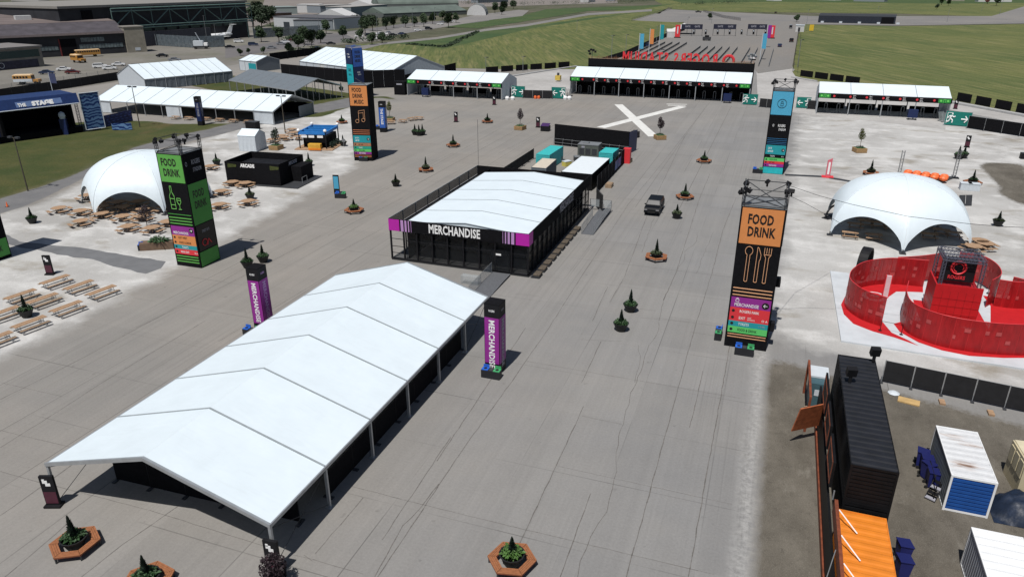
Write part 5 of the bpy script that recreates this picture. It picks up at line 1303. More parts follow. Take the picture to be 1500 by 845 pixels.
pp_ = [(909,484,'nearer of two on the runway before the orange tower'),(923,456,'farther of two on the runway before the orange tower'),(991,320,'right of the black car'),(386,384,'behind the left magenta pillar'),(363,392,'hidden behind the left magenta pillar top'),
       (580,273,'between the FOOD DRINK MUSIC tower and the pavilion'),(48,327,'before the left dome by the asphalt path'),(40,464,'among the long picnic tables'),(367,292,'before the arcade container'),(318,242,'left of the arcade container'),(453,243,'right of the arcade container'),
       (1461,331,'right of the right dome, below the hanging cable'),(503,214,'between the blue kiosk and the FOOD DRINK MUSIC tower'),(500,133,'left of the teal and navy tower')]
for i, (u, v, lb_) in enumerate(pp_): (KP, KP2, KP3)[i % 3].place('potted conifer in a black pot '+lb_, at(u, v), i*.9, 'potted conifers', 1.0)
for i, (u, v, w_) in enumerate(((608,198,'left'),(614,199,'middle'),(619,198,'right'))): KP.place(f'{w_} one of three potted conifers in a clump behind the pavilion', at(u, v), i, 'potted conifers', 1.05)
for i, (u, v, w_) in enumerate(((1403,233,'left'),(1411,232,'right'))): KP.place(f'{w_} one of two potted conifers beside a truss tower behind the right dome', at(u, v), i, 'potted conifers', 1.1)
t = thing('potted_shrub', 'dark purple shrub at the near right corner of the foreground marquee', 'planter', at(404, 858))
m = MB(); m.lathe([(.36, 0.004), (.58, .55), (.66, .66), (.60, .66), (.58, .60)], 12); m.build('pot', POT, t)
m = MB(); leafball(m, (0, 0, 1.35), .72, 800, .10, 4, 1.0); m.build('foliage', LEAFP, t)
for i, (u, v) in enumerate(((1412,240),(1424,241.5))):
    m = MB(); m.box(-.75, -.6, .02, .75, .6, 1.05); m.box(-.8, -.65, 1.05, .8, .65, 1.12); o = m.build('white_cabinet', PALE); o.location = at(1413+i*12, 278.0-i*(-1)); tag(o, ('pale cabinet at left' if i == 0 else 'white cabinet at right')+' before the bench planter right of the right dome', 'cabinet')
def young_tree(label, loc, leaf, h=4.6, box=True, r=1.0, seed=1, boxm=CRATE, n=420, group='young trees in crates'):
    t = thing('young_tree', label, 'tree', loc, seed*.7, group)
    if box:
        m = MB(); m.box(-.95, -.95, .03, .95, .95, .85)
        for z in (.1, .36, .62): m.box(-1.0, -1.0, z, 1.0, 1.0, z+.2)
        m.build('crate', boxm, t); m = MB(); m.box(-.85, -.85, .85, .85, .85, .88); leafball(m, (0, 0, .95), .8, 120, .12, seed, .4, .85); m.build('underplanting', LEAF, t)
    m = MB(); m.tube((0, 0, .3), (.05, .05, h*.6), .05, 6, .035)
    q = random.Random(seed)
    for k in range(7): z = h*(.4+.06*k); a = q.uniform(0, 6.3); m.tube((0.03, .03, z), (.03+.6*r*cos(a), .6*r*sin(a), z+.7), .025, 4, .01)
    m.tube((.05, .05, h*.6), (.05, .05, h*.93), .035, 5, .01); m.build('trunk', BARK, t)
    m = MB(); leafball(m, (0, 0, h*.66), r*.8, n, .14, seed, 1.25); leafball(m, (.2*r, .1, h*.84), r*.45, n//3, .13, seed+1, 1.4); m.build('crown', leaf, t)
    return t
young_tree('young tree with dark purple leaves in a crate behind the pavilion', at(762, 190), LEAFP, 4.7, seed=2, r=.9)
young_tree('young dark leaved tree in a crate beside the white painted cross', at(966.5, 204), LEAFP, 4.6, seed=3, r=.9)
young_tree('young yellow green tree in a crate beyond the right dome', at(1258.5, 223), LEAFY, 4.7, seed=5, r=.8)
young_tree('young green tree in planting right of the navy pillar, left plaza', at(571, 178), LEAFY, 4.8, seed=7, r=.8)
young_tree('dark young tree in a crate between the arcade and the blue kiosk', at(405, 219), LEAFD, 4.2, seed=9, r=1.0)
young_tree('young purple leaved tree among picnic tables before the left dome', at(216, 333), LEAFP, 2.8, seed=11, r=1.1, box=False)
# green topped planter box with blue bins by the green tower
t = thing('planter_box', 'long brown planter box with green plants left of the green tower foot', 'planter', at(232, 364), radians(30))
m = MB(); m.box(-1.9, -.6, .004, 1.9, .6, .9); m.build('box', M('box_brown', (.14, .09, .06), .8, .2), t); m = MB(); leafball(m, (0, 0, 1.0), .9, 260, .16, 3, .6, .9); blades(m, (0.5, 0), 60, .9, 2, .9); m.build('foliage', LEAF, t)
bin_station('blue and dark recycling bins at the left end of the brown planter box', at(214, 366), radians(30))
for i, (u, v) in enumerate(((496, 288),)):
    bin_station('recycling bins beside the tilted teal sign on the left plaza', at(u+3, v+2), .2)
    t = thing('small_sign', 'narrow teal and black sign left of the pavilion by recycling bins', 'sign', at(494, 284), .2); m = MB(); m.box(-.45, -.08, 0, .45, .08, 2.9); m.build('slab', BLACKM, t); m = MB(); m.box(-.38, -.1, .8, .38, -.085, 2.7); m.build('face', SKYV, t)
t = thing('purple_case', 'small purple topped box standing left of the compound backdrop wall', 'box', at(799, 192), 0); m = MB(); m.box(-.9, -.7, .004, .9, .7, 1.1); m.build('box', BLACKM, t); m = MB(); m.slab([(-.9,-.7,1.1), (.9,-.7,1.1), (.9,.7,1.5), (-.9,.7,1.5)], (0, 0, .05)); m.build('lid', M('purple_dark', (.05, .02, .09), .5), t)
t = thing('black_bin', 'black box bin right of the compound backdrop, near the painted cross', 'bin', at(930, 201), 0); m = MB(); m.box(-.85, -.7, .004, .85, .7, 1.1); m.build('box', BLACKM, t); m = MB(); m.box(-.4, -.3, 1.1, .4, .3, 1.4); m.build('lid', DARK, t)
for i, (u, v, s) in enumerate(((560, 193, 0),)): pass
tr = at(32, 291); t = thing('traffic_cone', 'orange traffic cone on the asphalt path at the far left edge', 'cone', at(11, 303)); m = MB(); m.lathe([(.16, .05), (.03, .75)], 8); m.build('cone', ORNG, t); m = MB(); m.box(-.22, -.22, .004, .22, .22, .05); m.build('base', DARK, t)
# ------------------------------------------------------------------ arcade container and neighbours
A0 = at(330, 267.5)
t = thing('arcade_box', 'open topped black arcade container with ARCADE lettering on two sides', 'arcade', (-80.9, 91.8, 0), radians(5))
w, d, h = 9.6, 7.4, 3.5
m = MB(); m.box(0, 0, .12, w, .12, h); m.box(0, d-.12, .12, w, d, h); m.box(0, .12, .12, .12, d-.12, h); m.box(w-.12, .12, .12, w, d-.12, h); m.build('walls', BLACK, t)
m = MB(); m.box(-.4, -.6, .004, w+3.2, d, .12); m.build('deck', DARK, t)
m = MB(); m.box(.2, .2, 2.35, w-.2, d-.2, 2.42)
for k in range(9): m.box(.2, .5+k*.75, 2.42, w-.2, .58+k*.75, 2.5)
m.build('inner_roof', BLKR, t)
m = MB(); m.text('ARCADE', (w*.42, -.005, 2.75), .50, 'S', 1.2, 'C', bold=.07); m.build('lettering', TXTW, t)
m = MB(); m.text('ARCADE', (w+.005, d*.55, 2.75), .50, 'E', 1.2, 'C', bold=.07); m.build('lettering', TXTG, t)
for x in (.5, w-1.6): m = MB(); m.slab([(x, -.01, 2.5), (x+1.5, -.01, 2.7), (x+1.6, -.01, 3.1), (x, -.01, 3.2)], (0, -.02, 0)); m.build('painted_flash', M('olive_flash', (.045, .055, .012), .6, .6, 3), t)
m = MB(); m.box(w+.15, 3.2, .12, w+1.9, d-.6, 2.5); m.build('annex', BLACK, t)
m = MB(); m.tube((w+2.3, 2.5, .1), (w+2.3, 2.5, 1.0), .03, 4); m.tube((w+2.3, 2.5, 1.0), (w+2.3, 4, 1.0), .03, 4); m.tube((w+2.3, 4, 1.0), (w+2.3, 4, .1), .03, 4); m.build('rail', ALU, t)
t = thing('storage_tent', 'tall narrow white closed tent behind the arcade container', 'tent', at(351, 221.5), radians(6))
w_, d_ = 3.6, 3.6
m = MB(); n = 14
for side in ((0,0,w_,0), (w_,0,w_,d_), (w_,d_,0,d_), (0,d_,0,0)):
    V = []
    for i in range(n+1): k = i/n; x, y = side[0]+(side[2]-side[0])*k, side[1]+(side[3]-side[1])*k; o_ = .05*sin(i*1.9); V += [(x+o_*(side[1] != side[3]), y+o_*(side[0] != side[2]), .02), (x, y, 2.9)]
    m.add(V, [(2*i, 2*i+2, 2*i+3, 2*i+1) for i in range(n)])
m.build('walls', PALE, t); m = MB(); m.slab([(-.05,-.05,2.9), (w_+.05,-.05,2.9), (w_+.05,d_/2,3.9), (-.05,d_/2,3.9)], (0,0,.04)); m.slab([(w_+.05,d_+.05,2.9), (-.05,d_+.05,2.9), (-.05,d_/2,3.9), (w_+.05,d_/2,3.9)], (0,0,.04)); m.build('roof', WHITE, t)
m = MB(); m.slab([(w_+.02, 0, 2.9), (w_+.02, d_, 2.9), (w_+.02, d_/2, 3.88)], (-.03, 0, 0)); m.build('gable_wall', PALE, t)
t = thing('black_crate', 'black equipment crate behind the tall white closed tent', 'crate', at(371, 189.5), 0); m = MB(); m.box(-1.3, -.8, .1, 1.3, .8, 1.6); m.build('box', BLACKM, t); m = MB(); m.box(-1.35, -.85, 1.6, 1.35, .85, 1.7); m.build('lid', DARK, t)
# blue kiosk
t = thing('blue_kiosk', 'open blue framed kiosk with white post tops and a yellow counter', 'kiosk', (-84.6, 117.0, 0), radians(13))
w, d, h = 5.2, 7.0, 3.3
m = MB(); m.box(-.8, -1.0, .004, w+1.5, d+.5, .14); m.build('deck', WOODL, t)
for x, y in ((0,0), (w,0), (w,d), (0,d)):
    m = MB(); m.tube((x, y, .1), (x, y, h), .11, 6); m.build('post', BLACKM, t); m = MB(); m.lathe([(.05, 0), (.3, .12), (.33, .3), (.2, .5), (.02, .55)], 10, (x, y, h)); m.build('post_top', TXTW, t)
for a, b in (((0,0), (w,0)), ((w,0), (w,d)), ((w,d), (0,d)), ((0,d), (0,0)), ((0,d*.33), (w,d*.33)), ((0,d*.66), (w,d*.66))):
    m = MB(); a_, b_ = Vector((*a, h-.25)), Vector((*b, h-.25)); dd = (b_-a_); L = dd.length; m.obox((a_+b_)/2, (L, .3, .5), atan2(dd.y, dd.x)); m.build('beam', M('kiosk_blue', (.02, .17, .50), .5), t)
m = MB(); m.box(.3, 1.2, .14, w-.3, d-.2, 2.2); m.build('cabin', BLACK, t)
m = MB(); m.box(1.8, -.6, .14, 4.2, .4, 1.1); m.build('counter', M('counter_yellow', (.62, .36, .05), .5, .15), t)
for x in (.2, 1.6, 3.3): m = MB(); m.box(x+.3, -.06, 2.2, x+1.4, 0, 2.7); m.build('menu_board', TXTW, t)
for y in (1, 2.6, 4.2): m = MB(); leafball(m, (w+.7, y, .9), .5, 90, .16, int(y*3), 1.0); m.lathe([(.2, 0), (.3, .5)], 8, (w+.7, y, .14)); m.build('shrub', LEAFD, t)
m = MB(); m.box(2.2, -1.5, .14, 4.6, -1.2, .5); m.build('bench', ORNC, t)
t = thing('small_post_sign', 'small grey post sign between the blue kiosk and the FOOD DRINK MUSIC tower', 'sign', at(504, 215), 0); m = MB(); m.tube((0,0,0), (0,0,1.4), .06, 5); m.build('post', GREYM, t); m = MB(); m.box(-.35, -.05, .9, .35, 0, 1.5); m.build('plate', GREYM, t)

# ------------------------------------------------------------------ stage
t = thing('stage', 'blue open stage with STAGE banner and black backdrop at the far left', 'stage', (-143.4, 101.5, 0), atan2(10.9, 4.1))
W_, D_, H_ = 15.5, 9.0, 7.6     # x along the front, y = depth behind
m = MB(); m.box(0, 0, 0, W_, D_, 1.2); m.build('platform', BLACK, t)
m = MB(); m.box(.3, D_-.3, 1.2, W_-.3, D_-.1, H_-.8); m.build('backdrop', BLACK, t)
for x in (.2, W_-.2):
    for y in (.3, D_-.3): m = MB(); m.truss((x, y, 0 if y < 1 else 0), (x, y, H_-.2), .45, .04); m.build('tower_truss', NAVY, t)
m = MB(); m.slab([(-.3, -.6, H_-1.4), (W_+.3, -.6, H_-1.4), (W_+.3, .2, H_+.5), (-.3, .2, H_+.5)], (0, .1, 0)); m.box(-.3, .3, H_+.0, W_+.3, D_, H_+.3); hd = m.build('header', M('stage_blue', (.010, .028, .105), .5, .15), t)
vd = Vector((0, .8, 1.9)).normalized()
m = MB(); m.slab([(4.2, -.44, H_-1.1), (12.6, -.44, H_-1.1), (12.6, -.02, H_-.1), (4.2, -.02, H_-.1)], (0, -.05, .02)); m.build('header_plate', M('plate_pale_blue', (.11, .17, .33), .5), hd)
m = MB(); m.text('THE', (4.5, -.50, H_-.95), .62, 'S', 1.2, 'L', vd=vd, bold=.05, lift=.03); m.text('STAGE', (7.0, -.50, H_-.98), .78, 'S', 1.6, 'L', vd=vd, bold=.08, lift=.03); m.build('lettering', TXTW, hd)
for q_ in (1.0, W_-1.5): m = MB(); m.box(q_, .6, 1.3, q_+.5, D_-.5, H_-1.5); m.build('side_curtain', BLACK, t)
m = MB(); m.tube((0, -.65, H_-1.5), (W_, -.65, H_-1.5), .1, 6); m.build('front_rail', PALE, t)
WAVE = NT('wave_vinyl'); wv = WAVE.n.nodes.new('ShaderNodeTexWave'); wv.wave_type = 'BANDS'; wv.bands_direction = 'Z'; wv.inputs['Scale'].default_value = .45; wv.inputs['Distortion'].default_value = 9; wv.inputs['Detail'].default_value = 2; wv.inputs['Detail Scale'].default_value = 1.2
WAVE.link(WAVE.tc.outputs['Object'], wv.inputs['Vector']); WAVEM = WAVE.end(WAVE.mix(WAVE.mr(wv.outputs['Fac'], .3, .7, 0, 1), (.012, .035, .14), (.12, .22, .40)), .5)
for x, lb_ in ((W_+.4, 'right'), (-4.4, 'left')):
    s = thing('stage_banner', f'tall blue wave patterned banner on the {lb_} side of the stage', 'banner', Vector((-143.4, 101.5, 0))+Matrix.Rotation(atan2(10.9, 4.1), 3, 'Z') @ Vector((x, -.5, 0)), atan2(10.9, 4.1))
    m = MB(); m.box(.15, 0, .5, 3.85, .12, 7.9); m.build('panel', WAVEM, s)
    m = MB()
    for a, b in (((.05, .45), (.05, 8.0)), ((3.95, .45), (3.95, 8.0)), ((.05, 8.0), (3.95, 8.0)), ((.05, .45), (3.95, .45))): m.tube((a[0], -.02, a[1]), (b[0], -.02, b[1]), .08, 5)
    m.tube((.3, 1.5, 0), (.3, .1, 5), .06, 4); m.tube((3.7, 1.5, 0), (3.7, .1, 5), .06, 4); m.build('frame', PALE, s)
t = thing('speaker_cover', 'white covered loudspeaker stack at the right corner of the stage', 'loudspeaker', at(97, 197), .6); m = MB(); m.lathe([(.5, 0), (.65, .6), (.55, 1.2), (.1, 1.5)], 8, (0, 0, 3.2)); m.build('cover', PALE, t); m = MB(); m.box(-.6, -.6, 0, .6, .6, 3.2); m.build('stack', NAVY, t)
t = thing('blue_fence', 'blue patterned fence banner between the stage and the long marquee', 'fence', at(136, 192), 0); b_ = at(195, 178); dd = b_-at(136, 192); t.rotation_euler = (0, 0, atan2(dd.y, dd.x)); L = dd.length
m = MB(); m.box(0, -.04, .1, L, .04, 2.6); m.build('panel', M('blue_weave', (.016, .022, .11), .6, .6, 1.3), t)
m = MB()
for r_ in range(4):
    for k in range(int(L/1.3)): m.box(.3+k*1.3+.3*(r_ % 2), -.06, .45+r_*.55, .9+k*1.3+.3*(r_ % 2), -.045, .58+r_*.55)
o = m.build('printed_marks', M('print_blue', (.06, .10, .34), .6), t); o['kind'] = 'stuff'
t = thing('blue_panel_sign', 'small bright blue wave banner standing on the grass right of the stage', 'banner', at(165, 191.5), radians(28)); m = MB(); m.box(0, 0, .1, 4.0, .06, 1.5); m.build('panel', WAVEM, t); m = MB(); m.tube((0,.4,0), (0,0,1.5), .04, 4); m.tube((4,.4,0), (4,0,1.5), .04, 4); m.build('leg', PALE, t)
# light poles
def light_pole(label, loc, h, heads=2, mat=M('pole_brown', (.07, .06, .045), .7), group='light poles', rz=0):
    t = thing('light_pole', label, 'light pole', loc, rz, group)
    m = MB(); m.tube((0, 0, 0), (0, 0, h), .12, 6, .07); m.build('pole', mat, t)
    m = MB(); m.tube((-.7, 0, h-.05), (.7, 0, h-.05), .05, 4); m.build('crossarm', mat, t)
    for x in ((-.75, .75) if heads == 2 else (.6,)): m = MB(); m.box(x-.35, -.2, h-.1, x+.35, .2, h+.15); m.build('lamp_head', DARK, t)
    return t
light_pole('bare light pole on the grass at the far left', at(41, 280), 8.2)
light_pole('light pole on the grass before the blue fence and long marquee', at(205, 186.5), 8.6)
light_pole('light pole at the right end of the long white marquee', at(418, 195), 7.6)

# ------------------------------------------------------------------ red fan zone
P0 = [at(1215, 400), at(1235, 502), at(1570, 544), at(1570, 437)]
t = thing('fan_zone_floor', 'white and red floor platform of the red fan zone', 'platform', (0, 0, 0))
m = MB(); fx0, fx1, fy0, fy1 = 8.2, 28.5, 64.6, 82.4; m.prism([(fx0-.2, fy1), (fx0, fy0), (fx1, fy0-.6), (fx1, fy1-.2)], .004, .16); m.build('platform', WFLOOR, t)
C1 = (19.6, 73.4)      # centre of the big ring
def arc(c, r, a0, a1, n, ry=None): ry = ry or r; return [(c[0]+r*cos(a0+(a1-a0)*i/n), c[1]+ry*sin(a0+(a1-a0)*i/n)) for i in range(n+1)]
def band(m, inner, outer, z0, z1):
    for i in range(len(inner)-1): m.prism([inner[i], outer[i], outer[i+1], inner[i+1]], z0, z1)
def onfloor(l): return [tuple(at(u, v, .17)[:2]) for u, v in l]
def spline(l, n=8):
    P = [Vector(p) for p in l]; out = []
    for i in range(len(P)-1):
        p0, p1, p2, p3 = P[max(0, i-1)], P[i], P[i+1], P[min(len(P)-1, i+2)]
        for k in range(n):
            t_ = k/n; out.append(.5*((2*p1)+(-p0+p2)*t_+(2*p0-5*p1+4*p2-p3)*t_**2+(-p0+3*p1-3*p2+p3)*t_**3))
    out.append(P[-1]); return [tuple(q) for q in out]
# red carpet areas: outer swirl, then inner ring (drawn as floor slabs)
sw = onfloor([(1232,446),(1236,460),(1250,474),(1278,485),(1310,494),(1345,506),(1330,498),(1306,487),(1290,468),(1289,452),(1297,438),(1313,427),(1328,427),(1352,428),(1352,412),(1300,408),(1260,418),(1240,430)])
def flat(m, poly, z0, z1):
    tri = geometry.tessellate_polygon([[Vector((*p, 0)) for p in poly]])
    for q in tri: m.prism([poly[i] for i in q], z0, z1)
m = MB(); flat(m, sw, .16, .175); m.build('red_carpet', REDF, t)
rg = onfloor([(1309,474),(1318,486),(1345,501),(1380,513),(1420,521),(1470,524),(1530,524),(1580,515),(1580,440),(1500,442),(1462,436),(1440,433),(1451,448),(1451,476),(1448,482),(1420,482),(1370,470),(1325,470)])
m = MB(); flat(m, rg, .16, .18); m.build('red_carpet', REDF, t)
wh = onfloor([(1340,452),(1352,440),(1395,440),(1450,448),(1447,478),(1415,474),(1390,480),(1350,470)])
m = MB(); m.prism([tuple(at(1270,434,.2)[:2]+Vector((0,0))) if 0 else (c_[0], c_[1]) for c_ in [(at(1281,434,.19).x+1.25*cos(a*pi/10), at(1281,434,.19).y+1.25*sin(a*pi/10)) for a in range(20)]], .175, .19); m.build('round_emblem', WFLOOR, t)
m = MB(); c_ = at(1281, 434, .19); m.torus((c_.x, c_.y, .2), .62, .16, 'Z', 20, 6); m.build('emblem_ring', REDF, t)
def red_wall(label, l, h, n=6, z=.16):
    P = spline(onfloor(l), 7); a = Vector((*P[0], z)); t = thing('red_screen_wall', label, 'screen wall', a, 0, 'curved red walls'); L = [Vector((p[0]-a.x, p[1]-a.y, 0)) for p in P]
    m = MB()
    for p, q in zip(L, L[1:]):
        d = (q-p).normalized(); nn = Vector((-d.y, d.x, 0))*.025; m.slab([p-nn+Vector((0,0,.02)), q-nn+Vector((0,0,.02)), q-nn+Vector((0,0,h)), p-nn+Vector((0,0,h))], nn*2)
    m.build('panels', RED, t)
    m = MB(); m.path([p+Vector((0,0,h)) for p in L], .035, 5); m.path([p+Vector((0,0,.05)) for p in L], .03, 4); m.path([p+Vector((0,0,h*.5)) for p in L], .02, 4); m.build('rails', REDV, t)
    for k in range(0, len(L), 3): m = MB(); m.tube(L[k], L[k]+Vector((0, 0, h+.02)), .035, 5); m.build('post', REDF, t)
    m = MB()     # ghosted lettering and squares printed on the mesh
    q_ = random.Random(len(l))
    for p, q in list(zip(L, L[1:]))[::2]:
        d = (q-p).normalized(); nn = Vector((-d.y, d.x, 0))
        for zz in (h*.34, h*.60):
            if q_.random() < .35:
                w_ = q_.uniform(.2, .5); b = p+nn*.05+Vector((0,0,zz)); b2 = p-nn*.05+Vector((0,0,zz))
                for bb, o_ in ((b, nn*.01), (b2, nn*-.01)): m.slab([bb, bb+d*w_, bb+d*w_+Vector((0,0,.35)), bb+Vector((0,0,.35))], o_)
    if m.v: m.build('printed_squares', M('pink_print', (.40, .06, .06), .5), t)['kind'] = 'stuff'
    return t
red_wall('curved red wall on the left of the fan zone around the round emblem', [(1290,478),(1262,468),(1243,455),(1237,444),(1243,432),(1262,421),(1300,416),(1352,420)], 2.95)
red_wall('back red wall between the round emblem area and the truss tower', [(1308,414),(1340,412),(1375,407)], 2.9)
red_wall('big front red wall sweeping around the near side of the fan zone', [(1322,452),(1319,470),(1330,488),(1370,505),(1420,515),(1475,520),(1540,519),(1590,508)], 2.95)
red_wall('red wall right of the truss tower, curving to the front', [(1398,405),(1430,412),(1450,425),(1456,440),(1443,450)], 2.9)
red_wall('red wall at the right edge behind the big front wall', [(1455,448),(1490,452),(1560,452)], 2.8)
red_wall('low red wall cut by the right edge of the photo at the fan zone back', [(1475,442),(1500,447),(1560,450)], 2.7)
# red tower base and truss cube
tc = at(1409, 474, .16); bx0, by0 = at(1352, 466, .16).x, at(1352, 466, .16).y
t = thing('red_tower', 'red panelled block at the centre of the fan zone carrying a truss cube', 'tower', (16.2, 72.2, .16))
m = MB(); m.box(0, 0, .0, 3.9, 3.6, 3.0); m.build('block', REDF, t)
m = MB()
for z in (.75, 1.5, 2.25): m.box(-.02, -.02, z, 3.92, 3.62, z+.03)
for k in range(1, 6): m.box(k*.65, -.02, 0, k*.65+.03, 3.62, 3.0)
m.build('panel_joints', M('red_joint', (.28, .008, .01), .6), t)
m = MB(); m.box(-.7, -.9, -.0, 4.9, 4.4, .05); m.build('plinth', REDF, t)
m = MB(); m.box(0, 0, 3.0, 3.9, .12, 3.6); m.box(0, 3.5, 3.0, 3.9, 3.6, 3.6); m.box(0, .12, 3.0, .12, 3.5, 3.6); m.build('parapet', REDF, t)
m = MB(); m.box(3.92, 1.0, .3, 4.2, 2.6, 2.2); m.build('side_doorway', BLACKM, t)
t = thing('truss_cube', 'open lighting truss cube with round red logo and ROGERS lettering on the red tower', 'truss', (16.5, 72.4, 3.2))
m = MB(); s_ = 3.2; hh = 3.0; E_ = [((0,0,0), (0,0,hh)), ((s_,0,0), (s_,0,hh)), ((s_,s_,0), (s_,s_,hh)), ((0,s_,0), (0,s_,hh)), ((0,0,hh), (s_,0,hh)), ((s_,0,hh), (s_,s_,hh)), ((s_,s_,hh), (0,s_,hh)), ((0,s_,hh), (0,0,hh)), ((0,s_*.33,hh), (s_,s_*.33,hh)), ((0,s_*.66,hh), (s_,s_*.66,hh))]
for a, b in E_: m.truss(a, b, .26, .03)
m.build('frame', M('truss_blue_grey', (.11, .12, .16), .5, metal=.3), t)
m = MB(); m.box(.15, s_*.5, .4, s_-.15, s_*.5+.08, hh-.2); sc_ = m.build('screen', BLACKM, t)
m = MB(); m.torus((s_/2, s_*.5-.04, 1.75), .62, .09, 'Y', 24, 5); m.torus((s_/2, s_*.5-.04, 1.75), .42, .05, 'Y', 20, 5, -.5, 4.5); m.build('logo_ring', REDV, sc_)
m = MB(); m.text('ROGERS', (s_/2, s_*.5-.01, .62), .34, 'S', 1.1, 'C', bold=.03); m.build('lettering', REDV, sc_)
for k in range(4): m = MB(); m.obox((.4+k*.8, .1, .12), (.35, .4, .35), .3*k, .3); m.build('spotlight', BLACKM, t)
# black ring, white lit posts, small rails
t = thing('black_ring', 'tall black ring sculpture standing at the left edge of the fan zone', 'ring', at(1262, 408), radians(72))
m = MB(); n = 28; R_, r_ = 1.75, 1.5
V = []
for i in range(n):
    a = 2*pi*i/n
    for rr, y in ((R_, -.45), (R_, .45), (r_, .45), (r_, -.45)): V.append((rr*cos(a), y, 1.8+rr*sin(a)))
F = []
for i in range(n):
    j = (i+1) % n
    for k in range(4): F.append((4*i+k, 4*j+k, 4*j+(k+1) % 4, 4*i+(k+1) % 4)[::-1])
m.add(V, F); m.build('ring', BLACKM, t); m = MB(); m.box(-.9, -.7, .004, .9, .7, .07); m.build('base_plate', BLACKM, t)
t = thing('glow_column', 'slim white column with red frame inside the left part of the fan zone', 'column', at(1296, 436, .18)); m = MB(); m.box(-.22, -.12, 0, .22, .12, 2.4); m.build('face', M('pink_white', (.60, .42, .44), .5), t); m = MB(); m.box(-.3, -.1, 0, -.222, .14, 2.45); m.box(.222, -.1, 0, .3, .14, 2.45); m.build('edge_strip', REDV, t)
for i, (a, b, lb_) in enumerate((((1289,484), (1320,490), 'before the gap of the front red walls'), ((1447,430), (1467,440), 'right of the truss tower near the photo edge'))):
    a, b = at(*a, .17), at(*b, .17); t = thing('rope_barrier', 'thin black rope barrier '+lb_, 'barrier', a); m = MB(); d = b-a
    for p in (Vector(), d): m.lathe([(.16, 0), (.16, .04), (.03, .06), (.03, 1.0)], 8, p)
    m.build('posts', BLACKM, t); m = MB(); m.tube((0, 0, .95), d+Vector((0, 0, .95)), .02, 4); m.build('bar', BLACKM, t)
# pink totem, cable cover, trusses and orange inflatable behind the right dome
t = thing('pink_totem', 'pink and white upright totem on a pink base beyond the right dome', 'totem', at(1212, 259.5), 0); m = MB(); m.box(-.35, -.2, .1, .35, .2, 2.7); m.slab([(-.35, -.2, 2.7), (.35, -.2, 2.7), (.35, -.2, 3.1)], (0, .4, 0)); m.build('column', M('totem_pink', (.55, .13, .17), .5), t); m = MB(); m.box(-.9, -.7, .004, .9, .7, .12); m.build('base', REDV, t); m = MB(); m.box(-.15, -.22, .5, .15, -.2, 2.5); m.build('white_strip', TXTW, t)
for a, b, lb_ in (((1150,256.5), (1203,259), 'left of the pink totem'), ((1216,261), (1256,268), 'right of the pink totem')):
    a, b = at(*a), at(*b); d = b-a; m = MB(); m.prism([(0, -.45), (d.length, -.45), (d.length, .45), (0, .45)], .004, .07); o = m.build('cable_cover', DARK); o.location = a; o.rotation_euler = (0, 0, atan2(d.y, d.x)); tag(o, 'flat dark cable cover on the pale ground '+lb_, 'cable cover')
t = thing('low_deck', 'low dark deck behind the right dome under the orange inflatable', 'deck', (0, 0, 0)); m = MB(); P = [tuple(at(u, v)[:2]) for u, v in ((1313,259),(1335,254),(1396,262),(1366,274))]; P2 = [p for p in P]; m.prism(P2, .004, .3); m.build('platform', DARK, t)
t = thing('inflatable_seats', 'bright orange inflatable bumper mat on the low dark deck behind the right dome', 'inflatable', at(1355, 260.5, .3), -.25)
m = MB()
for i in range(5):
    for j in range(2): m.lathe([(.35, .05), (.62, .2), (.66, .5), (.45, .75), (.1, .82)], 10, (-2.6+i*1.3, -.7+j*1.4, 0))
m.build('cushions', ORNG, t)
for (u, v, h_, lb_) in ((1316, 260, 4.4, 'left'), (1397, 261, 4.6, 'right')):
    t = thing('truss_tower', f'{lb_} slim truss tower at the low deck behind the right dome', 'truss', at(u, v)); m = MB(); m.truss((0, 0, .1), (0, 0, h_), .4, .035); m.build('truss', GREYM, t); m = MB(); m.box(-.7, -.5, .004, .7, .5, .14); m.build('base', BLACKM, t)
t = thing('folded_panels', 'pair of dark folded panels leaning right of the right dome', 'panel', at(1412, 301), .4)
for k in (-.5, .5): m = MB(); m.slab([(k-.45, -.3, 0), (k+.45, -.3, 0), (k+.45, .1, 1.5), (k-.45, .1, 1.5)], (0, .06, 0)); m.build('panel', DARK, t)
t = thing('arch_ring', 'small dark arch frame at the left side of the right dome', 'arch', at(1219, 318), .9); m = MB(); m.torus((0, 0, .1), 1.5, .14, 'Y', 14, 5, 0, pi); m.build('arch', BLACKM, t); m = MB(); m.box(-1.6, -.5, .004, 1.6, .5, .1); m.build('base', BLACKM, t)
t = thing('black_case', 'small black case on the pale ground at the right photo edge', 'case', at(1503, 233)); m = MB(); m.box(-1, -.5, .004, .8, .5, 1.0); m.build('case', BLACKM, t); m = MB(); m.box(-1.02, -.52, 1.0, .82, .52, 1.08); m.build('lid', DARK, t)
m = MB(); o = MB(); t = thing('toolbox', 'small black box before the second panel of the right black fence', 'box', at(1453, 193)); m.box(-.6, -.3, .004, .6, .3, .7); m.build('box', BLACKM, t); m = MB(); m.box(-.5, -.25, .7, .5, .25, .85); m.build('lid', GREYM, t)
# strung cables
m = MB(); pts = [at(1153, 271, 14.2), at(1200, 287, 13.0), at(1250, 300, 12.2), at(1330, 317, 11.5), at(1420, 328, 11.2), at(1470, 332, 11.2), at(1560, 336, 11.6)]
m.path([Vector((*p, 0)) if 0 else p for p in pts], .022, 4); tag(m.build('cable', BLACKM), 'long black cable strung from the orange tower across the right dome', 'cable')
m = MB(); m.path([at(1150, 284, 14.0), at(1180, 298, 11), at(1216, 318, 8), at(1235, 330, 6)], .02, 4); tag(m.build('cable', BLACKM), 'short black cable from the orange tower to the left side of the right dome', 'cable')

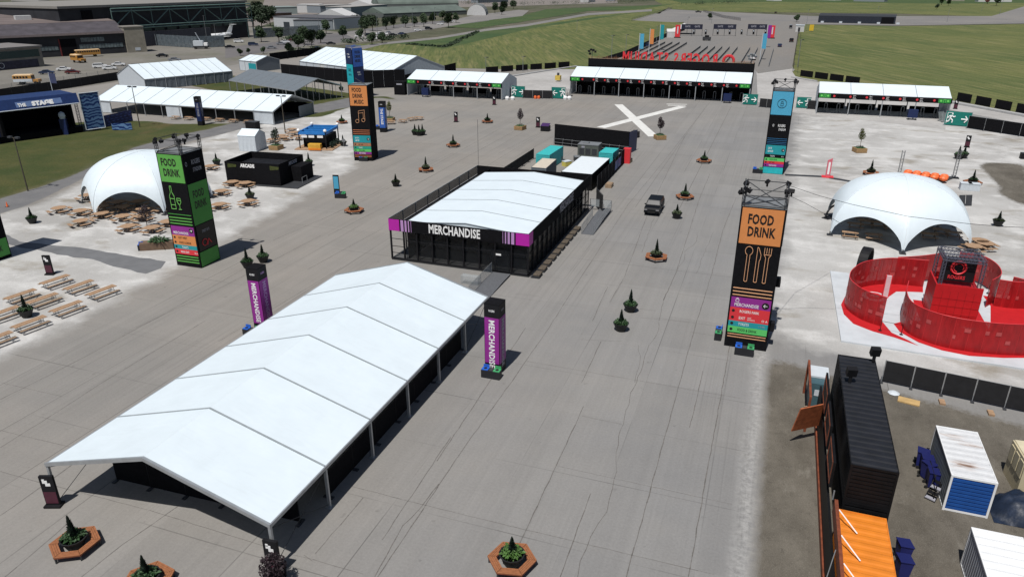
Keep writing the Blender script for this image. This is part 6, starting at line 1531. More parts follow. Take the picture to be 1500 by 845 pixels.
# ------------------------------------------------------------------ container yard, lower right
xc = 7.7
container('shipping_container', 'lower long black container of the stack in the service yard', (xc, 44.5, 0), 0, 13.6, BLKC, H=2.6)
container('shipping_container', 'upper long black container with ribbed roof in the service yard', (xc, 44.5, 2.61), 0, 13.6, BLKC, BLKR, H=2.6)
container('shipping_container', 'bright orange container in front of the black container stack', (7.45, 31.4, 0), 0, 11.2, ORNC, H=2.62)
t = thing('container_awning', 'long black and rust fold-out facade along the left of the orange container', 'facade', (5.9, 25.8, 0))
m = MB(); m.box(-.18, 0, .1, -.05, 25.6, 2.4); m.build('black_skirt', BLKC, t)
m = MB(); m.box(.0, 0, 2.5, .18, 11.0, 3.35); m.build('upstand', CORTEN, t); m = MB(); m.box(-.28, 0, .0, -.19, 25.4, .5); m.build('rust_base', CORTEN, t)
for k in range(4):
    m = MB(); m.tube((.2, 10.2-k*2.1, 3.3), (1.15, 9.3-k*2.1, 2.68), .035, 5); m.build('white_strut', TXTW, t)
m = MB(); m.tube((-.1, 7, 3.2), (-.65, 5.6, .1), .03, 4); m.tube((-.1, 11, 3.3), (-.1, 11, 3.9), .05, 4); m.build('tie_rod', GREYM, t)
for k in range(3): m = MB(); m.box(-.19, 12.5+k*3.9, 3.0, -.06, 15.6+k*3.9, 4.7); w__ = m.build('shutter_opening', BLKC, t); m = MB(); m.box(-.22, 12.7+k*3.9, 3.1, -.195, 15.4+k*3.9, 3.3); m.box(-.22, 12.7+k*3.9, 4.4, -.195, 15.4+k*3.9, 4.6); m.box(-.22, 12.7+k*3.9, 3.3, -.195, 12.9+k*3.9, 4.4); m.box(-.22, 15.2+k*3.9, 3.3, -.195, 15.4+k*3.9, 4.4); m.build('shutter_frame', CORTEN, w__)
t = thing('hinged_panel', 'rust red hinged panel sticking out left of the black container stack', 'panel', (5.75, 48.0, .2), radians(218))
m = MB(); m.slab([(0, 0, .9), (2.3, 0, .9), (2.3, .5, 3.0), (0, .5, 3.0)], (0, -.08, .02)); m.build('leaf', M('rust_orange', (.34, .10, .04), .65, .3, 3), t); m = MB(); m.slab([(1.7, -.1, .95), (1.95, -.1, .95), (1.95, .4, 3.05), (1.7, .4, 3.05)], (0, -.06, .02)); m.build('stripe', WOODD, t)
m = MB(); m.tube((0, .2, -.2), (0, .2, 3.3), .06, 6); m.build('hinge_post', GREYM, t)
t = thing('portable_toilet', 'teal portable toilet with white roof wedged beside the black containers', 'toilet', (5.75, 53.2, 0))
m = MB(); m.box(-.6, -1.4, .1, .6, 1.2, 2.3); m.build('cabin', M('toilet_teal', (.05, .10, .12), .5), t); m = MB(); m.slab([(-.65, -.5, 2.32), (.65, -.5, 2.32), (.65, 1.2, 2.32), (-.65, 1.2, 2.32)], (0, 0, .14)); m.build('roof', PALE, t)
m = MB(); m.box(-.3, -1.43, 1.3, .1, -1.405, 1.8); m.build('door_sign', PALE, t)
t = thing('rust_frame', 'tall thin rust coloured frame left of the portable toilet', 'frame', (4.95, 48.6, 0)); m = MB(); m.box(-.08, 0, 0, .08, .15, 2.9); m.box(-.08, 5.6, 0, .08, 5.75, 2.9); m.box(-.08, .15, 2.75, .08, 5.6, 2.9); m.build('frame', CORTEN, t)
for (x, y, lb_) in ((8.75, 50.9, 'far'), (7.0, 47.3, 'middle')):
    t = thing('roof_vent', f'black roof vent on the {lb_} part of the black container stack', 'vent', (x, y, 5.24)); m = MB(); m.tube((0, 0, 0), (0, 0, .5), .12, 6); m.build('stem', BLACKM, t); m = MB(); m.obox((0, 0, .78), (.62, .4, .6), .2, .25); m.build('hood', BLACKM, t)
# white container with blue end
bl = at(1377.1, 744.9); br = at(1444.6, 758.6)
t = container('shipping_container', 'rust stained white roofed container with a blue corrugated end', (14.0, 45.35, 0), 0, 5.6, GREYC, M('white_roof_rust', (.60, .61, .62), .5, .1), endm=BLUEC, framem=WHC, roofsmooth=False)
RS = NT('rusty_white_roof'); RS.P = RS.tc.outputs['Object']
r1 = RS.noise(.55, (.55, 2.6, 1), 5, .62, (3.3, 1.2, 0)); r2 = RS.noise(3, (1, 1, 1), 4, .7)
rc = RS.mix(RS.mr(r1, .52, .66, 0, .75), (.56, .57, .585), (.34, .25, .20)); rc = RS.mix(RS.mr(r1, .60, .70, 0, .9), rc, (.15, .075, .045)); RSM = RS.end(RS.mul(rc, RS.mr(r2, .3, .7, .92, 1.06)), .55)
for ch in t.children:
    if ch.name.startswith('roof'): ch.data.materials[0] = RSM
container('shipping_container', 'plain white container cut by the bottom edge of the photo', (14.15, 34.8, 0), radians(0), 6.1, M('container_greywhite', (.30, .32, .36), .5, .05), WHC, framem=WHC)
t = thing('beige_container', 'beige ribbed container at the right edge of the service yard', 'shipping container', (19.5, 47.0, 0), radians(4))
m = MB(); m.box(-2.2, -1.22, .0, 3, 1.22, 2.5)
for k in range(3): m.box(-2.25, -1.1+k*.78, 1.2, -2.2, -.5+k*.78, 2.3)
m.build('walls', M('beige_wall', (.50, .44, .30), .5, .1), t)
m = MB()
for j in range(6): m.box(-2.1+j*.85, -1.2, 2.5, -1.4+j*.85, 1.2, 2.56)
m.build('roof_panels', M('beige_wall2', (.55, .49, .35), .5, .1), t)
t = thing('tarpaulin_heap', 'heap covered by a dark blue tarpaulin at the right edge of the yard', 'tarpaulin', at(1492, 752)); m = MB(); q = random.Random(4); V = []; n = 14
for i in range(n+1):
    for j in range(n+1):
        x, y = -1.6+3.6*i/n, -1.4+2.8*j/n; e = max(0, 1-((x-.2)/1.8)**2-(y/1.4)**2)
        V.append((x, y, .02+1.35*e**.6+(.12*sin(x*5+y*3)+.08*sin(y*9-x*2)) * (e > 0)))
m.add(V, [(i*(n+1)+j, (i+1)*(n+1)+j, (i+1)*(n+1)+j+1, i*(n+1)+j+1) for i in range(n) for j in range(n)]); m.build('tarpaulin', TARP, t, smooth=True)
def mk_bin():
    t = thing('wheelie_bin', '', 'bin'); m = MB()
    m.lathe([(.36, .08), (.46, 1.0), (.48, 1.05)], 4, (0, 0, 0), pi/4); m.build('body', M('bin_navy', (.015, .02, .13), .5), t)
    m = MB(); m.slab([(-.36, -.36, 1.06), (.36, -.36, 1.06), (.36, .36, 1.14), (-.36, .36, 1.14)], (0, 0, .05)); m.build('lid', M('bin_lid', (.012, .015, .09), .4), t)
    for s in (-.28, .28): m = MB(); m.tube((s-.04, .36, .1), (s+.04, .36, .1), .1, 8); m.build('wheel', TYRE, t)
    return t
KW = Kit(mk_bin)
for u, v, lb_ in ((1350,682,'back'),(1356,691,'second from the back'),(1359,700,'third from the back'),(1366,712,'near'),(1322,819,'upper one behind the orange container'),(1322,842,'lower one behind the orange container')):
    KW.place('navy wheeled bin, '+(lb_ if 'orange' in lb_ else lb_+' one in the row beside the blue ended container'), at(u-2, v), 1.4+(u % 5)*.2, 'navy wheeled bins', 1.05)
t = thing('folding_steps', 'black and white striped steps leaning at the blue ended container corner', 'steps', at(1362, 732), radians(60)); 
for k in range(4): m = MB(); m.box(-.1+k*.28, -.3, .1+k*.25, .18+k*.28, .3, .16+k*.25); m.build('tread', [TXTG, BLACKM][k % 2], t)
m = MB(); m.tube((-.1, -.3, .05), (1.1, -.3, 1.2), .03, 4); m.tube((-.1, .3, .05), (1.1, .3, 1.2), .03, 4); m.build('stringer', BLACKM, t)
t = thing('handrail', 'black handrail leaning along the left side of the blue ended container', 'rail', (12.4, 43.3, 0)); m = MB(); m.path([Vector((0, 0, .1)), Vector((0, 0, 1.2)), Vector((0, 2.6, 1.2)), Vector((0, 2.6, .1))], .035, 5); m.tube((0, 1.3, .1), (0, 1.3, 1.2), .03, 4); m.build('rail', BLACKM, t)
m = MB(); m.obox((0, 0, .06), (1.5, .8, .1), -.2); o = m.build('cardboard_sheet', CARD); o.location = at(1331, 588.5); tag(o, 'tan cardboard sheet lying on the dirt behind the black containers', 'sheet')
fence_px('black mesh fence between the service yard and the fan zone', (1291, 559), (1570, 619), 2.0, 6, MESH, ALU)
for u, v, lb_ in ((1379.5, 590, 'left'), (1451, 606, 'right')):
    m = MB(); m.box(-.2, -.35, .004, .2, .35, .16); o = m.build('sandbag', WOODL); o.location = at(u, v); tag(o, f'{lb_} pale weight at the foot of the service yard mesh fence', 'weight')
m = MB(); m.lathe([(.3, 0), (.45, .05), (.2, .18), (.05, .2)], 8); o = m.build('rubble_heap', PALE); o.location = at(1309, 576); tag(o, 'small pale heap at the left foot of the yard fence', 'heap')
# ------------------------------------------------------------------ vehicles
def mk_car(kind, paint, name='parked_car', detail=True):
    """car along +y (front at +y... nose towards +y)"""
    def f():
        t = thing(name, '', 'car')
        L, W_, H_ = {'sedan': (4.6, 1.82, 1.45), 'suv': (4.75, 1.95, 1.75), 'pickup': (5.6, 2.0, 1.85), 'van': (5.6, 2.0, 2.3)}[kind]
        if kind == 'sedan': prof = [(-.5, .30), (-.5, .62), (-.47, .66), (-.33, .68), (-.22, .97), (.08, 1.0), (.24, .68), (.44, .60), (.5, .48), (.5, .30)]; gl = (-.31, -.2, .07, .23)
        elif kind == 'suv': prof = [(-.5, .26), (-.5, .60), (-.48, .66), (-.45, .94), (-.38, 1.0), (.14, .99), (.26, .67), (.45, .61), (.5, .50), (.5, .26)]; gl = (-.47, -.43, .13, .25)
        elif kind == 'pickup': prof = [(-.5, .32), (-.5, .60), (-.12, .60), (-.10, .95), (-.06, 1.0), (.14, .99), (.25, .66), (.46, .60), (.5, .48), (.5, .30)]; gl = (-.115, -.08, .13, .245)
        else: prof = [(-.5, .22), (-.5, .95), (-.46, 1.0), (.22, 1.0), (.34, .62), (.48, .50), (.5, .40), (.5, .22)]; gl = (.08, .10, .215, .325)
        w = W_/2; m = MB()
        P = [(y*L, z*H_) for y, z in prof]; n = len(P)
        def xin(z): return w*(1-.0*z) if z < .66*H_ else w*(1-.16*(z/H_-.66)/.34)
        V = [(-xin(z), y, z) for y, z in P]+[(xin(z), y, z) for y, z in P]
        m.add(V, [tuple(range(n)), tuple(range(2*n-1, n-1, -1))]+[((i+1) % n, i, i+n, (i+1) % n+n) for i in range(n)])
        body = m.build('body', paint, t)
        m = MB(); zt, zb = H_*.95, H_*.70
        y0, y1, y2, y3 = [k*L for k in gl]
        for s in (-1, 1):
            q = [(s*(xin(zb)+.012), y0+.1, zb), (s*(xin(zb)+.012), y3-.1, zb), (s*(xin(zt)+.012), y2-.02, zt), (s*(xin(zt)+.012), y1+.05, zt)]
            m.slab(q, (s*.006, 0, 0))
        m.build('side_windows', CARGLS, t)
        if detail:
            def onp(za, zb_, front):
                pts = []
                idx = [i for i in range(n-1)]
                best = max((i for i in idx if (P[i][1]-P[i+1][1])*(1 if front else -1) > .3), key=lambda i: abs(P[i][1]-P[i+1][1]) if P[i][1] > .5 and P[i+1][1] > .5 else 0)
                a, b = Vector((0, *P[best])), Vector((0, *P[best+1])); k0, k1 = .12, .9
                a2, b2 = a.lerp(b, k0), a.lerp(b, k1); nrm = Vector((0, (b-a).z*(-1), (b-a).y)).normalized()*.012
                if nrm.z < 0: nrm = -nrm
                return [Vector((-xin(a2.z)+.12, a2.y, a2.z))+nrm, Vector((xin(a2.z)-.12, a2.y, a2.z))+nrm, Vector((xin(b2.z)-.12, b2.y, b2.z))+nrm, Vector((-xin(b2.z)+.12, b2.y, b2.z))+nrm], nrm
            for fr in (True, False):
                try:
                    q, nr = onp(0, 0, fr); m = MB(); m.slab(q, nr); m.build('windscreen' if fr else 'rear_window', CARGLS, t)
                except ValueError: pass
            for s in (-1, 1):
                m = MB(); m.box(s*w*.78-.2, L/2-.02, H_*.44, s*w*.78+.2, L/2+.012, H_*.52); m.build('headlight', LAMPW, t)
                m = MB(); m.box(s*w*.8-.18, -L/2-.012, H_*.48, s*w*.8+.18, -L/2+.02, H_*.57); m.build('tail_light', LAMPR, t)
                m = MB(); m.box(s*(w+.1)-.1, L*.17, H_*.62, s*(w+.1)+.1, L*.17+.1, H_*.71); m.build('mirror', paint, t)
            m = MB(); m.box(-w*.5, L/2, H_*.26, w*.5, L/2+.014, H_*.40); m.build('grille', TYRE, t)
        for y in (-.31, .31):
            for s in (-1, 1):
                m = MB(); m.tube((s*(w+.01), y*L, .34), (s*(w-.24), y*L, .34), .34, 12); q = m.build('wheel', TYRE, t)
                if detail: m = MB(); m.tube((s*(w+.02), y*L, .34), (s*(w-.05), y*L, .34), .2, 10); m.build('rim', GREYM, q)
        return t
    return f
Ksuv = Kit(mk_car('suv', CARBLK))
def car_rz(a, b): p, q = at(*a), at(*b); d = q-p; return atan2(d.y, d.x)-pi/2
Ksuv.place('black sport utility vehicle parked on the runway right of the merchandise pavilion', at(958, 309.5), pi-.0, 'cars on the site', 1.05)
paints = {'black': CARBLK, 'white': CARWHT, 'dark red': CARRED, 'navy': CARBLU, 'grey': CARGRY}
kits = {}
def park(col, kind, u, v, rz, where, big=False):
    k = (col, kind); kits.setdefault(k, Kit(mk_car(kind, paints[col], detail=big or True)))
    return kits[k].place(f'{col} {kind.replace("suv", "car")} {where}', at(u, v), rz, 'far parked cars')
la = atan2(28, 18)-pi/2+pi    # lot direction
for a in ((69,109,'navy','sedan','nearest the yellow minibus in the left lot'), (94,104,'white','sedan','between the navy and the dark red car in the left lot'), (107,108.5,'dark red','sedan','right of the white car in the left lot'),
          (147,100,'white','suv','at left of the white trio in the left lot'), (161,102.5,'white','sedan','lowest of the white trio in the left lot'), (174,97,'white','sedan','at right of the white trio in the left lot'),
          (187,107,'black','sedan','before the draped white marquee in the left lot'), (203,101,'black','suv','right end of the left lot row')):
    park(a[2], a[3], a[0], a[1], radians(-52) if a[0] != 203 else radians(-40), a[4])
for a in ((337,71,'black','sedan','on the road left of the far trees'), (371,67.5,'navy','suv','behind the black car on the far road'), (398,72,'grey','sedan','beside the shrubs right of the white airplane'),
          (429,61,'dark red','sedan','by the hedge below the grey building'), (466,73.5,'navy','sedan','behind the black fence of the warehouse tent')): park(a[2], a[3], a[0], a[1], radians(-50), a[4])
for i, (u, v) in enumerate(((526,55),(540,53.5),(546,55.5),(556,51),(560,54),(552,58),(566,51.5),(569,49.5),(588,51.5),(645,37),(648,34),(661,33))):
    c_ = ['white', 'black', 'white', 'white', 'black', 'white', 'white', 'grey', 'navy', 'white', 'grey', 'white'][i]; park(c_, 'sedan', u, v, radians(-70)+i*.3, f'in the far lot beyond the trees, number {ORD[i]} from left'.replace('number ', ''))
for a in ((412,66,'grey','sedan','left of the dark red one by the hedge'), (418,63.5,'white','sedan','between shrubs before the grey mesh fence'), (450,58,'white','sedan','under the mesh fence of the airport building'), (462,56.5,'grey','suv','right under the mesh fence of the airport building'), (485,66,'black','sedan','on the road right of the thicket'),
          (576,53,'black','sedan','on the bend right of the far car row'), (612,46,'white','sedan','before the grey green hall trees'), (628,44,'black','suv','farther right before the hall trees'), (350,63,'white','suv','behind the tail of the airplane fence'), (238,84,'black','sedan','alone on the paving right of the stone pier'), (256,90,'grey','sedan','behind the ridge of the draped marquee')): park(a[2], a[3], a[0], a[1], radians(-60), a[4])
for u, v, c_, k, s in ((1142,69,'navy','sedan','driving on the road right of the far entry plaza'), (1159,62,'black','pickup','farther up the road right of the far entry plaza'), (1136,20,'black','sedan','alone on the crossing taxiway'), (1023,19,'black','pickup','left on the far crossing taxiway'),
                       (947,69,'navy','suv','beside the left flags of the far entry plaza'), (1103,88,'white','pickup','at the right end behind the tall black wall'), (1158,42,'grey','van','at the right of the far banner line')): park(c_, k, u, v, radians(0 if u > 1100 else 80), s)
def mk_bus(name, label, loc, rz, L, low, cat='bus'):
    t = thing(name, label, cat, loc, rz); w = 1.22
    m = MB(); m.box(-w, -L/2, .9, w, L/2-1.8, 1.75); m.build('body', low, t)
    m = MB(); m.box(-w, -L/2, 1.76, w, L/2-1.9, 2.75); m.build('upper_body', SBUS, t)
    m = MB(); m.slab([(-w, -L/2, 2.752), (w, -L/2, 2.752), (w, L/2-1.9, 2.752), (-w, L/2-1.9, 2.752)], (0, 0, .12)); m.box(-w+.25, -L/2+.2, 2.874, w-.25, L/2-2.1, 3.02); m.build('roof', M('bus_roof', (.70, .52, .32), .5), t)
    m = MB(); m.box(-1.0, L/2-1.79, .8, 1.0, L/2, 1.55); m.build('hood', SBUS, t)
    n = int((L-2.4)/.85)
    for s in (-1, 1):
        for i in range(n): y = -L/2+.3+i*.85; m = MB(); m.box(s*(w+.005)-.012, y, 1.95, s*(w+.005)+.012, y+.62, 2.55); m.build('window', CARGLS, t)
    m = MB(); m.box(-1.0, L/2-1.9, 1.6, 1.0, L/2-1.86, 2.6); m.build('windscreen', CARGLS, t)
    for y in (-L/2+2.0, L/2-1.0):
        for s in (-1, 1): m = MB(); m.tube((s*(w+.02), y, .5), (s*(w-.3), y, .5), .5, 12); m.build('wheel', TYRE, t)
    return t
mk_bus('minibus', 'small yellow topped white minibus in the parking lot at far left', at(42, 124), radians(-62), 7.2, PALE)
mk_bus('school_bus', 'long yellow school bus parked before the dark hangar front', at(126, 84), radians(151), 11, SBUS)
mk_bus('school_bus', 'short yellow bus seen end on before the long yellow school bus', at(116, 92), radians(-100), 6.5, SBUS)
# white truck-like lift
t = thing('boom_lift', 'white service truck with raised boom on the road before the big hangar', 'truck', at(295, 72), radians(-60))
m = MB(); m.box(-1.2, -3.2, .6, 1.2, 3.2, 1.4); m.build('chassis', DARK, t); m = MB(); m.box(-1.15, -3.0, 1.4, 1.15, 1.2, 3.6); m.build('body', PALE, t); m = MB(); m.box(-1.1, 1.5, 1.4, 1.1, 3.1, 2.7); m.build('cab', TXTW, t)
m = MB(); m.tube((0, 0, 3.6), (.8, -1.4, 7.2), .2, 5); m.build('boom', PALE, t)
for y in (-2.3, 2.2):
    for s in (-1, 1): m = MB(); m.tube((s*1.25, y, .55), (s*.9, y, .55), .55, 10); m.build('wheel', TYRE, t)

# ------------------------------------------------------------------ buildings, top left
def frame2(a, b):
    a, b = Vector(a[:2]), Vector(b[:2]); d = b-a; return a, d.length, atan2(d.y, d.x)
def house(name, label, a, b, depth, h, wallm, roofm, cat='building', roof='flat', par=.3, wins=None, z0=0):
    a, L, rz = frame2(a, b); t = thing(name, label, cat, (a.x, a.y, 0), rz)
    m = MB(); m.box(0, 0, z0, L, depth, h); m.build('wall', wallm, t)
    m = MB()
    if roof == 'flat': m.box(-.3, -.3, h, L+.3, depth+.3, h+par)
    elif roof == 'gable': m.slab([(0, -.2, h), (0, depth+.2, h), (0, depth/2, h+par)], (L, 0, 0))
    elif roof == 'arch':
        n = 10; P = [(0, depth/2-depth/2*cos(pi*k/n)*1.01, h+par*sin(pi*k/n)) for k in range(n+1)]; m.slab(P, (L, 0, 0))
    m.build('roof', roofm, t)
    for (x0, x1, z0_, z1, mm) in (wins or []):
        m = MB(); m.box(x0*L, -.12, z0_, x1*L, -.02, z1); w_ = m.build('window', mm, t)
        k = max(2, int((x1-x0)*L/3)); m = MB()
        for i in range(1, k): m.box(x0*L+(x1-x0)*L*i/k-.06, -.16, z0_, x0*L+(x1-x0)*L*i/k+.06, -.12, z1)
        m.build('mullions', DARK, w_)
    return t
# dark hangar with stepped roof
a, L, rz = frame2(at(58, 86.5), at(190, 78.5)); 
a = Vector((-290.5, 226)); d = Vector((.49, .872)); L = 38.5; rz = atan2(d.y, d.x)
t = thing('hangar', 'long low dark hangar with a sloping brown roof at the top left', 'hangar', (a.x, a.y, 0), rz)
L0 = -42
m = MB(); m.box(L0, 0, 0, L, 60, 8.6); m.build('wall', DKWALL, t)
m = MB(); m.slab([(L0, -.8, 8.6), (L0, 14, 12.6), (L0, 14, 8.6)], (L-L0+.6, 0, 0)); m.build('lower_roof', M('roof_violet', (.060, .053, .062), .8, .3, .3), t); m = MB(); m.slab([(L0, 14.02, 8.6), (L0, 14.02, 12.7), (L0, 70, 15.5), (L0, 70, 8.6)], (L-L0+.6, 0, 0)); rf = m.build('roof', ROOFB, t)
m = MB(); m.box(L0, -.95, 8.2, L+.6, -.78, 9.1); m.build('eave', M('eave_brown', (.20, .165, .165), .8), t)
for i in range(5): m = MB(); m.box(L0+4+i*14, 30, 13.5, L0+10+i*14, 34, 15.2); m.build('rooflight', ROOFW if i % 2 else ROOFB, rf)
for x0, x1, z0_, z1, mm in ((1, 12, 2.6, 4.2, GLZ), (20, 37, 2.6, 4.3, GLZ), (21, 30, 5.3, 7.0, GLZ), (-12, -2, 2.6, 4.0, GLZ)):
    m = MB(); m.box(x0, -.12, z0_, x1, -.02, z1); w_ = m.build('window', mm, t); m = MB()
    for k in range(1, int((x1-x0)/1.2)): m.box(x0+k*1.2, -.16, z0_, x0+k*1.2+.12, -.12, z1)
    m.build('mullions', DKWALL, w_)
m = MB(); m.box(13, -.1, 0, 19, -.02, 6.8); m.build('door_opening', BLACK, t)
m = MB(); m.box(12.6, -.14, 0, 13, -.02, 7); m.build('red_frame', M('red_dark', (.16, .02, .02), .7), t)
t = thing('stone_pier', 'pale stone block tower at the right end of the dark hangar', 'tower', (-271.6, 259.2, 0), rz)
m = MB(); m.box(0, -1.0, 0, 8.0, 8, 10.4); m.build('block', STONE, t); m = MB(); m.box(-.2, -1.2, 10.4, 8.2, 8.2, 10.8); m.build('cap', CONCW, t); m = MB(); m.box(3.2, -1.06, .8, 5.4, -1.0, 2.0); m.build('plaque', PALE, t)
# concrete building at the very left
t = thing('concrete_building', 'weathered concrete building with dark glass storey at the left edge', 'building', (-262.8, 199.0, 0), atan2(.80, .60)+pi-.0)
pa, pb = at(4, 103.5), at(66, 97.5); dv = (pb-pa).normalized(); Lb = 33; t.location = pb-dv*Lb; t.rotation_euler = (0, 0, atan2(dv.y, dv.x))
m = MB(); m.box(-12, 0, 0, 33, 22, 6.9); m.build('wall', CONCW, t); m = MB(); m.box(-12.3, -.5, 6.9, 33.4, 22, 7.5); m.build('roof', M('roof_grey', (.17, .16, .155), .8), t)
m = MB(); m.box(3, -.1, 3.7, 32, -.02, 6.2); w_ = m.build('window', M('glass_green', (.02, .045, .045), .2), t)
m = MB(); m.box(2, -.12, .2, 31, -.02, 2.9); w_ = m.build('painted_wall', M('mural_dark', (.03, .03, .05), .7, .5, 1), t); m = MB(); m.torus((18, -.2, 1.6), .9, .1, 'Y', 16, 4); m.build('mural_ring', PALE, w_)
m = MB(); m.box(7, -.16, 0, 9, -.12, 2.2); m.build('door', PALE, t)
t2 = m = MB(); m.box(-12, 6, 7.5, 14, 20, 11.5); m.build('upper_storey', CONCW, t); m = MB(); m.box(-12.4, 5.6, 11.5, 14.4, 20.4, 12.0); m.build('upper_roof', MATS['roof_grey'], t)
m = MB(); m.box(2, 5.9, 8.3, 13, 5.98, 10.6); m.build('window', GLZ, t)
# huge truss hangar
t = thing('truss_hangar', 'huge black hangar fronted by a green steel door truss at top left', 'hangar', (-290.5, 272, 0), atan2(80, 13))
Lh = 82
m = MB(); m.box(-22, 3, 0, Lh, 90, 18.0); m.build('wall', DKWALL, t)
m = MB(); m.box(-22.5, 2.2, 18.0, Lh+.6, 90, 19.0); m.build('roof', M('roof_pale_grey', (.21, .20, .185), .8), t)
for z in (8.6, 9.6, 16.2, 17.4): m = MB(); m.tube((0, -.6, z), (Lh, -.6, z), .32, 5); m.build('chord', STEELG, t)
for k in range(9):
    x = Lh*k/8; m = MB(); m.tube((x, -.6, 8.6), (x, -.6, 17.4), .22, 5); m.build('upright', STEELG, t)
    if k < 8:
        m = MB(); xa, xb = (x, x+Lh/8) if k % 2 else (x+Lh/8, x); m.tube((xa, -.6, 16.6), (xb, -.6, 9.4), .26, 5); m.build('diagonal', STEELG, t)
for x in (0, 3.5, Lh-4, Lh): m = MB(); m.tube((x, -.6, 0), (x, -.6, 9), .3, 5); m.build('leg', STEELG, t)
m = MB(); m.box(0, .5, 0, Lh*.66, 1.2, 6.6); m.build('sliding_door', M('door_greyviolet', (.06, .06, .075), .7), t)
m = MB(); m.box(-12, 2.5, 2, -7, 2.9, 17); m.build('slot', BLACK, t)
for k in range(11): m = MB(); m.box(k*7+1, .6, 6.9, k*7+6, .8, 8.3); m.build('window', M('hangar_glass', (.02, .04, .04), .3), t)
# airplane
t = thing('airplane', 'small white passenger jet with high tail parked before the hangar', 'airplane', (-283.6, 328.5, 0), radians(70))
m = MB(); prof = [(-11, .25, 2.6), (-9.5, .7, 2.45), (-6, 1.15, 2.2), (7, 1.2, 2.1), (9.5, .9, 2.0), (10.8, .3, 1.8)]
n = 12; V = []
for x, r, z in prof:
    for i in range(n): a = 2*pi*i/n; V.append((-x*1.0, r*cos(a), z+r*sin(a)))
F = [(j*n+i, (j+1)*n+i, (j+1)*n+(i+1) % n, j*n+(i+1) % n) for j in range(len(prof)-1) for i in range(n)]+[tuple(range(n)), tuple(range(len(V)-1, len(V)-n-1, -1))]
m.add(V, F); m.build('fuselage', PLANE, t, smooth=True)
for s in (-1, 1):
    m = MB(); m.slab([(1.5, s*.8, 1.6), (4, s*.8, 1.6), (5, s*8.5, 2.0), (3.9, s*8.5, 2.0)], (0, 0, .12)); m.build('wing', PLANE, t)
    m = MB(); m.tube((6.2, s*1.8, 3.0), (8.8, s*1.8, 3.0), .55, 8, .4); m.build('engine', PLANE, t)
m = MB(); m.slab([(7.5, -.08, 3.1), (10.5, -.08, 3.1), (12.3, -.08, 7.4), (10.6, -.08, 7.4)], (0, .16, 0)); m.build('tail_fin', PLANE, t)
m = MB(); m.slab([(10.5, -3.4, 7.4), (12.2, -3.4, 7.4), (12.4, 3.4, 7.4), (10.3, 3.4, 7.4)], (0, 0, .14)); m.build('tailplane', PLANE, t)
for x, y in ((-8, 0), (3.5, -1), (3.5, 1)): m = MB(); m.tube((x, y, 0.3), (x, y, 1.5), .1, 5); m.tube((x, y-.15, .3), (x, y+.15, .3), .3, 8); m.build('landing_gear', DARK, t)
# grey mesh airport fence
def far_fence(label, pts, h, mat, pm=GREYM, step=3.2, post=.05, name='mesh_fence'):
    P = [at(*p) for p in pts]; t = thing(name, label, 'fence', P[0]); o = P[0]
    m = MB()
    for a, b in zip(P, P[1:]):
        a, b = a-o, b-o; d = (b-a).normalized(); nn = Vector((-d.y, d.x, 0))*.02
        m.slab([a-nn+Vector((0,0,.1)), b-nn+Vector((0,0,.1)), b-nn+Vector((0,0,h)), a-nn+Vector((0,0,h))], nn*2)
    m.build('mesh', mat, t); c_ = 0
    for a, b in zip(P, P[1:]):
        k = max(1, int((b-a).length/step))
        for i in range(k):
            if c_ < 95: c_ += 1; m = MB(); p = a.lerp(b, i/k)-o; m.tube(p, p+Vector((0, 0, h+.15)), post, 4); m.build('post', pm, t)
    return t
GMESH = M('grey_blue_mesh', (.10, .125, .145), .8, .35, 1.0, alpha=.75)
far_fence('tall grey mesh fence in front of the big truss hangar', [(211,66),(290,71),(330,69)], 5.2, GMESH)
far_fence('grey mesh fence running before the grey airport building', [(372,57),(425,53),(470,51)], 5.0, GMESH)
far_fence('dark mesh fence along the near edge of the left parking lot', [(-30,151),(0,145.5),(55,137),(120,127),(184,116.5)], 2.6, M('dark_scrim', (.012, .012, .013), .9), DARK, 3.5)
far_fence('fine wire fence standing on the far side of the left parking lot edge', [(0,143),(60,133),(130,123),(190,113)], 3.2, M('thin_wire', (.25, .25, .25), .7, alpha=.10), GREYM, 3.6)
# buildings in the middle distance
BW = M('wall_white', (.42, .44, .46), .7, .06)
house('airport_building', 'flat roofed white and grey airport building behind the trees', at(402,40), at(490,44), 30, 6.5, BW, M('roof_gr', (.09, .09, .10), .8), wins=[(.45, .98, .6, 4.2, M('gl_dark', (.03, .04, .05), .2)), (.17, .27, .5, 3.5, MATS['gl_dark'])])
house('airport_annex', 'low grey wing right of the flat roofed airport building', at(488,44), at(518,37), 25, 5.6, BRGREY, MATS['roof_gr'], wins=[(.2, .5, 2.6, 3.8, MATS['gl_dark']), (.6, .9, 2.6, 3.8, MATS['gl_dark'])])
house('gable_house', 'white gabled hall among trees left of the car lot', at(510,36), at(527,33.5), 26, 5, ROOFW, ROOFW, roof='gable', par=5)
house('brick_block', 'low brown brick block left of the airport building', at(404,29), at(428,28), 20, 4.5, M('brick_brown', (.17, .10, .08), .8), MATS['roof_gr'])
house('pale_hall', 'pale green roofed hall behind the airport building', at(398,22), at(436,21), 24, 6.0, M('pale_gr', (.24, .28, .27), .8), M('roof_greenish', (.22, .26, .25), .8))
house('white_sheds', 'row of white and grey sheds behind the airport building, left part', at(436,19), at(468,19), 16, 7, ROOFW, ROOFW)
house('grey_sheds', 'row of grey sheds behind the airport building, right part', at(470,20), at(515,18), 20, 6.5, BRGREY, M('shed_roof', (.30, .29, .28), .8))
house('long_grey_building', 'long grey building between the sheds and the arched hangar', at(515,25), at(568,20), 24, 7.5, BRGREY, MATS['shed_roof'])
